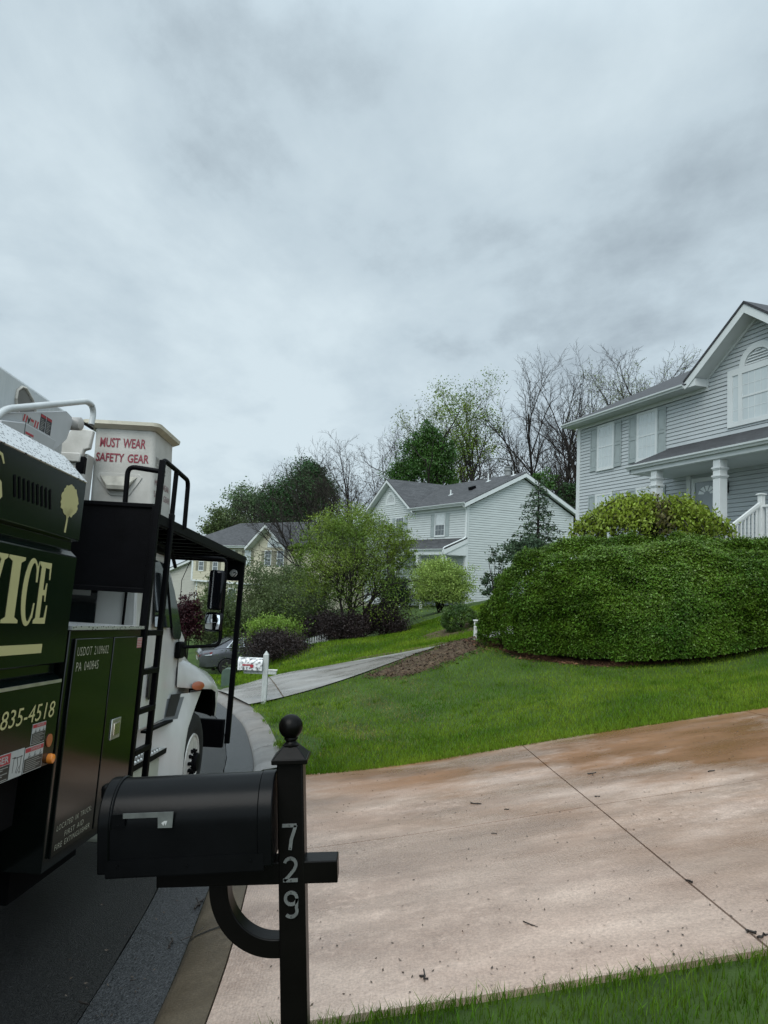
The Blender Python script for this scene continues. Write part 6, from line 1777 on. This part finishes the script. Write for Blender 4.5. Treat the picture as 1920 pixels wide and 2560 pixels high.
for ph in np.linspace(0.0, PI / 2, 18):
    tt = np.linspace(0, 2 * PI, 49)
    rows.append(list(map(tuple, hedge_shape(tt, np.full(49, ph), np.full(49, .82)) - off)))
MB().grid(rows).build('inner_core', mk('hedge_inner_core', (.018, .026, .010), .95, scale=6, col2=(.03, .04, .016), spec=.1, bump=1, bscale=30), HE, smooth=60, fixn=False)  # solid core added inside the leaves to stop views through the hedge
# --- weeping maple above the hedge
base = Vector((6.78, 18.0, T(6.78, 18.0)))
rg = random.Random(5)
E = empty('weeping_maple', 'weeping yellow-green maple with bronze patches above the hedge', 'tree', loc=base)
tb = MB()
top = Vector((0, 0, 2.03 - base.z - .25))
tb.tube([Vector((0, 0, -.2)), Vector((.05, .02, 1.0)), Vector((-.03, 0, top.z * .75)), top], [.09, .08, .07, .05], 8, cap=False)
br = MB(); LP = []; LB = []
for k in range(150):
    az = rg.uniform(0, 2 * PI); R = rg.uniform(.3, 1.0) ** .6 * 2.08
    ex, ey = math.cos(az) * R, math.sin(az) * R * .62
    h0 = top.z * rg.uniform(.72, .98)
    hp = top.z + .12 + .25 * rg.random() - .5 * (R / 2.08) ** 4
    pts = [Vector((0, 0, h0)), Vector((ex * .35, ey * .35, hp - .05)), Vector((ex * .7, ey * .7, hp + .08 * rg.random())), Vector((ex * .95, ey * .95, hp - .25)), Vector((ex * 1.04, ey * 1.04, hp - .25 - rg.uniform(.3, 1.0)))]
    sm = round_path(pts, .12, 3)
    br.tube(sm, [.022 * (1 - .75 * i / len(sm)) for i in range(len(sm))], 4, cap=False)
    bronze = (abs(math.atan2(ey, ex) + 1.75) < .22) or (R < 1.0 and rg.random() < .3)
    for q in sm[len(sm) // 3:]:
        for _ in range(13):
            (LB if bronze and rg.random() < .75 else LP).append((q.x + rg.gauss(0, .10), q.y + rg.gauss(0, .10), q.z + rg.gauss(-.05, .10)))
tb.build('trunk', M_barkd, E, smooth=60, fixn=False); br.build('branches', M_barkd, E, fixn=False)
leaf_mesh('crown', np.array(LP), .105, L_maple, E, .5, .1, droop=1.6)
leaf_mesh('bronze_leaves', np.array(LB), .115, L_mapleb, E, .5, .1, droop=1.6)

def conifer(name, label, base, H, R, n, seed, mat_, sparse=1.0, bottom=.12, group=None):
    rg = random.Random(seed)
    E = empty(name, label, 'tree', loc=base, group=group)
    tb = MB().tube([(0, 0, -.3), (.03, 0, H * .4), (0, .02, H * .8), (0, 0, H)], [R * .055, R * .045, R * .02, .008], 7, cap=False)
    LP = []
    br = MB()
    for k in range(n):
        t = bottom + (1 - bottom) * (k / n) ** .9
        az = k * 2.4 + rg.uniform(-.3, .3)
        L = R * (1 - t) ** .8 * rg.uniform(.55, 1.12) + .12
        z = H * t
        d = Vector((math.cos(az), math.sin(az), rg.uniform(-.02, .28)))
        pts = [Vector((0, 0, z)) + d * (L * s) + Vector((0, 0, -.18 * L * s * s)) for s in (0, .35, .7, 1)]
        br.tube(pts, [.022 * (1 - t) + .008, .014, .009, .004], 4, cap=False)
        m_ = int(L * 46 * sparse)
        for _ in range(m_):
            s = rg.uniform(.22, 1.02); q = Vector((0, 0, z)) + d * (L * s) + Vector((0, 0, -.18 * L * s * s))
            w = .24 * L * (1.1 - s) + .06
            LP.append((q.x - d.y * rg.gauss(0, w), q.y + d.x * rg.gauss(0, w), q.z + rg.gauss(-.03, .05)))
    tb.build('trunk', M_barkd, E, smooth=60, fixn=False); br.build('branches', M_barkd, E, fixn=False)
    leaf_mesh('crown', np.array(LP), .13, mat_, E, .38, .35, droop=.5)
    return E
def stand(X, Yb, d):   # foot of something seen at pixel (X, Yb) and depth d, dropped to the ground
    p = at(X, Yb, d); return Vector((p.x, p.y, T(p.x, p.y)))
p = at(1161, 1170, 25.5); g = T(p.x, p.y); tp_ = at(1163, 1035, 25.5).z
conifer('hemlock_tree', 'sparse young hemlock in front of the side wall of the white house', (p.x, p.y, g), tp_ - g, 1.55, 60, 11, L_hemlock, 1.15, .33)
def shrub(name, label, X0, X1, Yt, Yb, d, m, n, size, cat='shrub', depth=None, asp=.55, shell=.6, clump=None, stems=9, droop=0, ub=.2, lower=-.5, group=None, seed=3, flat=.7, bark=None, nz=.18):
    """rounded shrub filling the pixel box X0..X1, Yt..Yb at depth d"""
    a = at((X0 + X1) / 2, Yb, d); t_ = at((X0 + X1) / 2, Yt, d)
    W = (at(X1, Yb, d) - at(X0, Yb, d)).length / 2; g = T(a.x, a.y); zb = min(a.z, a.z); H = t_.z - zb
    E = empty(name, label, cat, loc=(a.x, a.y, g), group=group)
    lift = zb - g
    rg = random.Random(seed); tb = MB()
    for k in range(stems):
        az = 2 * PI * k / stems + rg.uniform(-.3, .3); rr = rg.uniform(.25, .8) * W
        tb.tube([Vector((.05 * math.cos(az), .05 * math.sin(az), -.1)), Vector((rr * .4 * math.cos(az), rr * .4 * math.sin(az), lift + H * .4)), Vector((rr * math.cos(az), rr * math.sin(az), lift + H * rg.uniform(.6, .92)))], [.028, .02, .006], 5, cap=False)
    tb.build('stems', bark or M_barkd, E, smooth=60, fixn=False)
    cl = clump or .16 * W
    Pn = clumps((0, 0, lift + H * .47), (W * .9, (depth or W) * .9, H * .5), max(20, int(n / 55)), 55, cl, flat, shell, lower, nz)
    leaf_mesh('crown', Pn, size, m, E, asp, ub, droop=droop)
    return E
shrub('lime_maple', 'lime-green layered maple shrub by the porch steps of the white house', 884, 1016, 1207, 1312, 38, L_lime, 30000, .095, 'shrub', flat=.35, stems=20, shell=.42, lower=-.8)
shrub('clipped_bush', 'small round clipped green bush between the lawn and the hedge end', 951, 1032, 1306, 1367, 26, L_bush, 16000, .05, 'bush', shell=.93, clump=.045, lower=-.95, nz=.04)
shrub('small_conifer', 'dark upright yew beside the stair rail of the white house', 822, 884, 1243, 1330, 36, L_purple2, 12000, .10, 'shrub', shell=.5)
shrub('evergreen_shrub', 'dark green feathery shrub peeking over the left shoulder of the hedge', 1085, 1200, 1160, 1230, 23.5, L_hemlock, 4000, .10, 'shrub', shell=.5, flat=.4)
shrub('evergreen_shrub', 'thin dark shrub against the white side wall left of the hedge', 1035, 1110, 1190, 1330, 25, L_hemlock, 1100, .11, 'shrub', shell=.4)
shrub('bright_shrub', 'bright yellow-green spreading shrub above the dark barberry', 528, 652, 1334, 1400, 28.5, L_bright, 8000, .085, 'shrub', shell=.55)
PG = 'dark purple barberry shrubs along the lawn of the white house'
shrub('barberry_shrub', 'dark purple barberry nearest the parked car', 520, 668, 1364, 1424, 26.0, L_purple, 14000, .06, 'shrub', shell=.5, group=PG, seed=1)
shrub('barberry_shrub', 'dark purple barberry right of the white picket fence', 688, 800, 1318, 1404, 28.5, L_purple, 14000, .065, 'shrub', shell=.45, group=PG, seed=2)
shrub('barberry_shrub', 'dark purple barberry below the stair rail, rightmost of its row', 770, 884, 1306, 1390, 29.5, L_purple, 14000, .065, 'shrub', shell=.45, group=PG, seed=3)
shrub('barberry_shrub', 'dark purple twiggy shrub behind the white picket fence', 640, 740, 1322, 1392, 31, L_purple, 7000, .085, 'shrub', shell=.45, group=PG, seed=4)
shrub('red_maple', 'dark red Japanese maple seen between the truck cab and mirror', 366, 436, 1286, 1402, 31, L_red, 9000, .10, 'shrub', shell=.45)
shrub('green_shrub', 'olive green shrub behind the truck mirror in front of the cream house', 405, 520, 1275, 1420, 34, L_olive, 9000, .12, 'shrub', shell=.45)
shrub('green_shrub', 'bright green shrub below the convex truck mirror', 462, 520, 1322, 1392, 32, L_bright, 2500, .10, 'shrub', shell=.45)
shrub('green_shrub', 'tall thin olive shrub in front of the cream wing wall', 432, 480, 1235, 1330, 40, L_olive, 900, .13, 'shrub', shell=.4)
shrub('green_shrub', 'olive green bush filling the gap between the crooked tree and the yellow-green tree', 548, 705, 1222, 1352, 37, L_olive, 22000, .11, 'shrub', shell=.4)
# lawn-side multi-stem trees
MULT = dict(nseg=[6, 5, 4, 3], wander=.10, up=.05, levels=3, kids=[5, 5, 4], first=.35, first2=.2, angle=(22, 55), ratio=(.42, .68), rmin=.006, taper=.4)
def multi(name, label, X, Yb, d, H, spread, nst, seed, leaves, bark=M_barkd, cat='tree', asym=0):
    b_ = stand(X, Yb, d); rg = random.Random(seed); st = []
    for k in range(nst):
        az = 2 * PI * k / nst + rg.uniform(-.4, .4); til = rg.uniform(.25, 1.0) * spread
        st.append((Vector((.12 * math.cos(az), .12 * math.sin(az), -.15)), Vector((math.cos(az) * til + asym, math.sin(az) * til, 1)), H * rg.uniform(.55, .75), .055 + .012 * H * .3))
    return build_tree(name, label, cat, b_, MULT, seed, bark, stems=st, leaves=leaves, cut=1)
WT = multi('willow_leaf_tree', 'multi-stemmed yellow-green tree in front of the white house', 755, 1392, 30, 5.0, .42, 9, 21, (9, .20, .08, L_yg, .42, .1, .4))
k_ = 30 / 1555.0; wz = at(755, 1392, 30).z - T(at(755, 1392, 30).x, at(755, 1392, 30).y)
out = []
for lx, ly, rx, ry, nn in ((745, 1135, 70, 42, 9000), (700, 1165, 62, 50, 8000), (790, 1165, 60, 55, 8000), (850, 1165, 36, 45, 4200), (678, 1215, 50, 44, 4000), (765, 1225, 55, 36, 2000), (838, 1222, 42, 38, 2600), (685, 1275, 48, 34, 2600), (645, 1195, 26, 26, 1600), (868, 1200, 24, 30, 1300)):
    out.append(clumps(((lx - 755) * k_, rng.normal(0, .4), wz + (1392 - ly) * k_), (rx * k_, rx * k_ * .9, ry * k_), int(nn * .68) // 45, 45, .15 * rx * k_, .6, .35, -.9, .18))
leaf_mesh('leaf_clumps', np.concatenate(out), .085, L_yg, WT, .42, .15, droop=.4)
multi('crabapple_tree', 'olive green crooked tree beside the truck canopy post', 590, 1350, 33, 4.2, .75, 6, 33, (30, .25, .105, L_olive, .45, .1, .2))

# ------------------------------------------------------------------ trees behind the houses
BARE = dict(nseg=[7, 5, 4, 3, 2], wander=.075, up=.055, levels=4, kids=[9, 6, 5, 4], first=.30, first2=.25, angle=(18, 46), ratio=(.34, .56), rmin=.013, taper=.35)
BG = 'bare trees standing behind the houses'
bare = []
def bare_tree(X, Yt, Yb, d, seed, label, sc=1.0, lean=0.0, nst=1, P=None, leaves=None, name='bare_tree', group=BG, tw=None):
    p = at(X, Yb, d); g = T(p.x, p.y); top = at(X, Yt, d).z
    H = top - g
    PP = dict(P or BARE)
    rg = random.Random(seed)
    st = []
    for k in range(nst):
        az = rg.uniform(0, 2 * PI); s_ = 0.0 if nst == 1 else .25
        st.append((Vector((.5 * math.cos(az) * (nst > 1), .5 * math.sin(az) * (nst > 1), -.5)), Vector((lean + s_ * math.cos(az), s_ * math.sin(az), 1)), H * .79 * rg.uniform(.86, 1), .014 * H * (1 if nst == 1 else .75)))
    return build_tree(name, label, 'tree', (p.x, p.y, g), PP, seed, M_barkd, group, st, leaves, cut=1, twigmat=tw or M_twig)
bare_tree(790, 900, 1190, 78, 41, 'bare branching tree above the left gable of the white house', nst=2)
bare_tree(728, 965, 1190, 74, 42, 'low bare brown tree right of the dark green crown', nst=2)
bare_tree(905, 850, 1170, 82, 43, 'slender tree with thin pale spring leaves behind the mid-green maple', P=dict(BARE, kids=[10, 5, 4, 2]), leaves=(3, .4, .2, L_spring, .6, 0, 0), name='spring_tree', group=None)
bare_tree(1040, 800, 1120, 72, 44, 'tall tree with a sparse yellow-green crown above the roof ridge', P=dict(BARE, kids=[9, 5, 4, 2], first=.5, angle=(14, 32)), leaves=(8, .45, .2, L_yg, .6, 0, 0), name='sparse_leaf_tree', group=None)
bare_tree(985, 890, 1120, 76, 45, 'thin bare tree just left of the sparse-leaved tall tree')
bare_tree(1105, 900, 1120, 70, 50, 'dark bare tree right of the sparse-leaved tall tree')
bare_tree(1175, 785, 1110, 74, 46, 'tall fan-shaped bare tree left of the grey house roof', nst=2)
bare_tree(1300, 750, 1010, 66, 47, 'broad bare tree over the low end of the grey roof', nst=2)
bare_tree(1370, 750, 1000, 70, 52, 'broad bare tree in the middle above the grey roof', nst=2)
bare_tree(1450, 735, 900, 58, 48, 'budding bare tree nearest the front gable of the grey house', nst=2, leaves=(1, .15, .12, L_spring, .6, 0, 0), name='budding_tree')
bare_tree(1530, 850, 900, 60, 53, 'small bare tree peeking over the roof beside the gable', nst=2)
bare_tree(955, 900, 1120, 84, 61, 'bare tree between the mid-green maple and the sparse-leaved tall tree', nst=2)
bare_tree(1140, 850, 1110, 86, 62, 'bare tree filling in right of the sparse-leaved tall tree', nst=2)
bare_tree(1130, 960, 1130, 60, 54, 'low brown twiggy tree right behind the white house ridge', nst=3)
bare_tree(1235, 830, 1110, 68, 57, 'slim bare tree just left of the grey house corner', nst=2)
bare_tree(700, 990, 1190, 72, 58, 'brown twiggy tree against the right edge of the dark green crown', nst=2)
bare_tree(620, 1030, 1190, 90, 56, 'thin bare tree between the pale green and dark green crowns', nst=2)
def mass(name, label, X0, X1, Yt, Yb, d, m, n, size, group=None, bark=M_barkd, shell=.45, clump=None, lower=-.7, seed=2, cr=None, nz=.12, lobes=None):
    a = at((X0 + X1) / 2, Yb, d); t_ = at((X0 + X1) / 2, Yt, d); g = T(a.x, a.y)
    W = (at(X1, Yb, d) - at(X0, Yb, d)).length / 2; H = t_.z - a.z; lift = a.z - g
    E = empty(name, label, 'tree', loc=(a.x, a.y, g), group=group)
    rg = random.Random(seed)
    P = dict(BARE, levels=2, kids=[9, 5], first=.3)
    segs, tips = tree_geo((0, 0, 0), P, seed, [(Vector((0, 0, -.4)), Vector((0, 0, 1)), (lift + H) * .85, .02 * (lift + H))])
    tb = MB()
    for lev, pts, rad in segs: tb.tube(pts, rad, 5, cap=False)
    tb.build('trunk', bark, E, fixn=False)
    kq = 1 - nz
    Pn = clumps((0, 0, lift + H * .5), (W * kq, W * kq * .9, H * .53 * kq), n // 60, 60, clump or .13 * W, .75, shell, lower, nz)
    if lobes:
        px_ = d / 1555.0; cxp = (X0 + X1) / 2; out = []; tot = sum(l[2] * l[3] for l in lobes)
        for lx, ly, lrx, lry in lobes:
            out.append(clumps(((lx - cxp) * px_, 0, lift + (Yb - ly) * px_), (lrx * px_, lrx * px_ * .9, lry * px_), max(6, int(n * lrx * lry / tot / 50)), 50, .2 * lrx * px_, .75, .35, -.85, .16))
        Pn = np.concatenate(out)
    leaf_mesh('crown', Pn, size, m, E, .6, .1)
    return E
mass('dark_maple', 'broad dark green tree behind the cream house roof', 568, 722, 998, 1150, 92, L_dkgreen, 40000, .25, lobes=[(650, 1060, 55, 58), (600, 1095, 40, 45), (690, 1075, 38, 55), (668, 1022, 32, 28), (630, 1120, 55, 35), (585, 1120, 26, 25)])
mass('green_maple', 'mid-green dense tree above the valley of the white house roof', 846, 985, 905, 1060, 66, L_mid, 22000, .19, lobes=[(908, 1005, 52, 50), (868, 1028, 34, 32), (952, 985, 36, 40), (925, 940, 30, 32), (890, 965, 24, 26), (965, 1030, 26, 28)])
mass('pale_tree', 'pale green airy tree at the far left above the cream roof', 470, 598, 1048, 1165, 105, leafmat('pale_tree_leaf', (.06, .105, .045), (.11, .16, .07), .5, .35, .3), 9000, .32, shell=.3)
mass('pale_tree', 'low green tree at the far left edge of the cream roof', 432, 540, 1100, 1175, 98, L_olive, 6000, .32, shell=.3)
mass('evergreen_tree', 'dark evergreen filling the gap between the white and grey houses', 1185, 1262, 1040, 1160, 60, L_dkgreen, 9000, .25)
mass('evergreen_tree', 'dark green tree behind the right slope of the white roof', 1130, 1205, 1010, 1090, 56, L_mid, 2500, .2, shell=.3)
# brown thicket low behind the houses
Pn = []
for X, Y0, Y1, d in ((700, 1040, 1120, 84), (760, 1020, 1110, 84), (820, 1020, 1090, 84), (1000, 980, 1050, 78), (1060, 980, 1050, 78), (1120, 960, 1060, 74), (1200, 960, 1090, 72), (650, 1070, 1130, 90)):
    q = at(X, (Y0 + Y1) / 2, d); s = abs(at(X, Y0, d).z - at(X, Y1, d).z)
    Pn.append(np.array(q) + rng.normal(0, 1, (900, 3)) * np.array([2.6, 1.5, s * .42]))
und = leaf_mesh('undergrowth', np.concatenate(Pn), .26, leafmat('brown_thicket', (.03, .024, .018), (.07, .062, .035), .7, .5, .3), None, .25)
tag(und, 'brown twiggy thicket behind the houses', kind='stuff')
# ------------------------------------------------------------------ picket fence
pf = [at(655 + k * 5.2, 1404 - k * 2.0, 29.6) for k in range(11)]
PF = empty('picket_fence', 'short white picket fence half hidden in the dark shrubs', 'fence', loc=(pf[0].x, pf[0].y, T(pf[0].x, pf[0].y)))
for k, q in enumerate(pf):
    x, y, z = q.x - pf[0].x, q.y - pf[0].y, T(q.x, q.y) - T(pf[0].x, pf[0].y)
    MB().prism([(x - .03, z - .05), (x + .03, z - .05), (x + .03, z + .68), (x, z + .74), (x - .03, z + .68)], lambda u, v, w: (u, y + w, v), -.01, .01).build('picket', M_trimg, PF)
e_ = pf[-1] - pf[0]; ez = T(pf[-1].x, pf[-1].y) - T(pf[0].x, pf[0].y)
b = MB(); b.bar((0, .03, .5), (e_.x, e_.y + .03, ez + .5), .03, .06); b.bar((0, .03, .18), (e_.x, e_.y + .03, ez + .18), .03, .06); b.build('fence_rail', M_trimg, PF)

# ------------------------------------------------------------------ twigs and litter on the driveway
M_stick = mk('wet_twig', (.018, .013, .010), .6, var=.4, scale=20)
M_litter = mk('wet_leaf_litter', (.03, .02, .014), .6, scale=30, col2=(.075, .05, .03))
def on_drive(X, Y, extra=.014):
    r = ray(X, Y); t = (PZ + .0) / (r.z - PX * r.x - PY * r.y); p = r * t
    return Vector((p.x, p.y, T(p.x, p.y) + extra))
def on_road(X, Y):
    r = ray(X, Y); t = -1.985 / (r.z + .0763 * r.y); p = r * t
    return Vector((p.x, p.y, p.z))
def twig(pts, r, label, fork=None, n=1):
    r = r * .62
    P = []
    for i in range(len(pts) - 1):
        for t in (0, .25, .5, .75): P.append(pts[i].lerp(pts[i + 1], t) + Vector((random.gauss(0, r * .9), random.gauss(0, r * .9), r * .8)))
    P.append(pts[-1] + Vector((0, 0, r)))
    b = MB().tube(P, [r * random.uniform(.65, 1.15) * (1 - .35 * i / len(P)) for i in range(len(P))], 6)
    if fork: b.tube([P[2], fork + Vector((0, 0, r + .012))], r * .6, 5)
    o = b.build('twig', M_stick, smooth=60)
    return tag(o, label, 'twig', 'twigs dropped on the driveway and street')
twig([on_drive(1131, 1994), on_drive(1146, 2001), on_drive(1161, 2006)], .006, 'thin curved twig on the near middle of the pink driveway', on_drive(1139, 2003))
twig([on_drive(1374, 2093), on_drive(1384, 2102), on_drive(1390, 2114)], .006, 'bent twig at the grass edge of the near driveway')
twig([on_drive(1636, 2033), on_drive(1646, 2026), on_drive(1658, 2027)], .010, 'dark crooked twig at the right edge of the driveway', on_drive(1640, 2040))
twig([on_drive(1017, 1736), on_drive(1040, 1738)], .011, 'short thick stick lying in the middle of the far driveway slab')
twig([on_drive(1271, 1675), on_drive(1287, 1672)], .010, 'forked stick on the far right driveway slab', on_drive(1281, 1680))
twig([on_drive(1285, 1724), on_drive(1296, 1724)], .009, 'small stick on the joint between the far and near slabs')
twig([on_drive(1527, 1672), on_drive(1544, 1669)], .009, 'stick on the rusty stained slab at the far right')
twig([on_drive(1483, 1908), on_drive(1496, 1912)], .012, 'short fat twig lying across the diagonal joint')
twig([on_drive(1087, 1750), on_drive(1100, 1750)], .008, 'pale short stick just left of the crossing joints')
twig([on_drive(1060, 1802), on_drive(1073, 1803)], .007, 'reddish stick left of the middle of the near slab')
twig([on_drive(1618, 2020), on_drive(1632, 2022)], .013, 'thick stub of stick beside the crooked twig at the right edge')
twig([on_drive(906, 2113), on_drive(925, 2120)], .010, 'small dark curled leaf stalk near the grass by the mailbox', on_drive(915, 2105))
twig([on_road(388, 2075) + Vector((0, 0, .11)), on_road(412, 2066) + Vector((0, 0, .115)), on_road(436, 2050) + Vector((0, 0, .12))], .006, 'long thin twig lying on the brown kerb')
twig([on_road(365, 2048), on_road(372, 2030)], .013, 'thick wet stick in the gutter by the kerb')
twig([on_road(172, 2166), on_road(194, 2174)], .012, 'dark stick lying on the wet asphalt')
twig([on_road(283, 2118), on_road(293, 2118)], .007, 'pale scrap of stick on the crack beside the gutter')
twig([on_road(420, 1962), on_road(432, 1948), on_road(440, 1944)], .014, 'clump of wet twigs caught at the kerb edge', on_road(424, 1946))
# bits
pts = []
for _ in range(900):
    x = rng.uniform(-.6, 7.5); y = rng.uniform(3.4, 8.9); pts.append((x, y))
for _ in range(120): pts.append((rng.normal(1.4, 1.8), 3.4 + abs(rng.normal(0, .25))))
P = np.array(pts); P = P[(P[:, 0] > -.6)]
z = TT(P[:, 0], P[:, 1]) + .018
V3 = np.column_stack([P, z])
lm = leaf_mesh('leaf_litter', V3, .018, M_litter, None, .5, 3.0)
tag(lm, 'small wet bits of bark and leaf scattered over the driveway', kind='stuff')
pts = np.column_stack([curbx(rng.uniform(3.2, 8, 160)) * 0, rng.uniform(3.0, 8.5, 160)])
xs = np.array([-1.0 - abs(rng.normal(.08, .3)) for _ in range(160)]); ys = rng.uniform(3.0, 8, 160)
zz_ = np.array([road_z(y) for y in ys]) - .01
lm = leaf_mesh('leaf_litter', np.column_stack([xs, ys, zz_]), .022, M_litter, None, .5, 3.0)
tag(lm, 'wet leaf scraps in the gutter', kind='stuff')
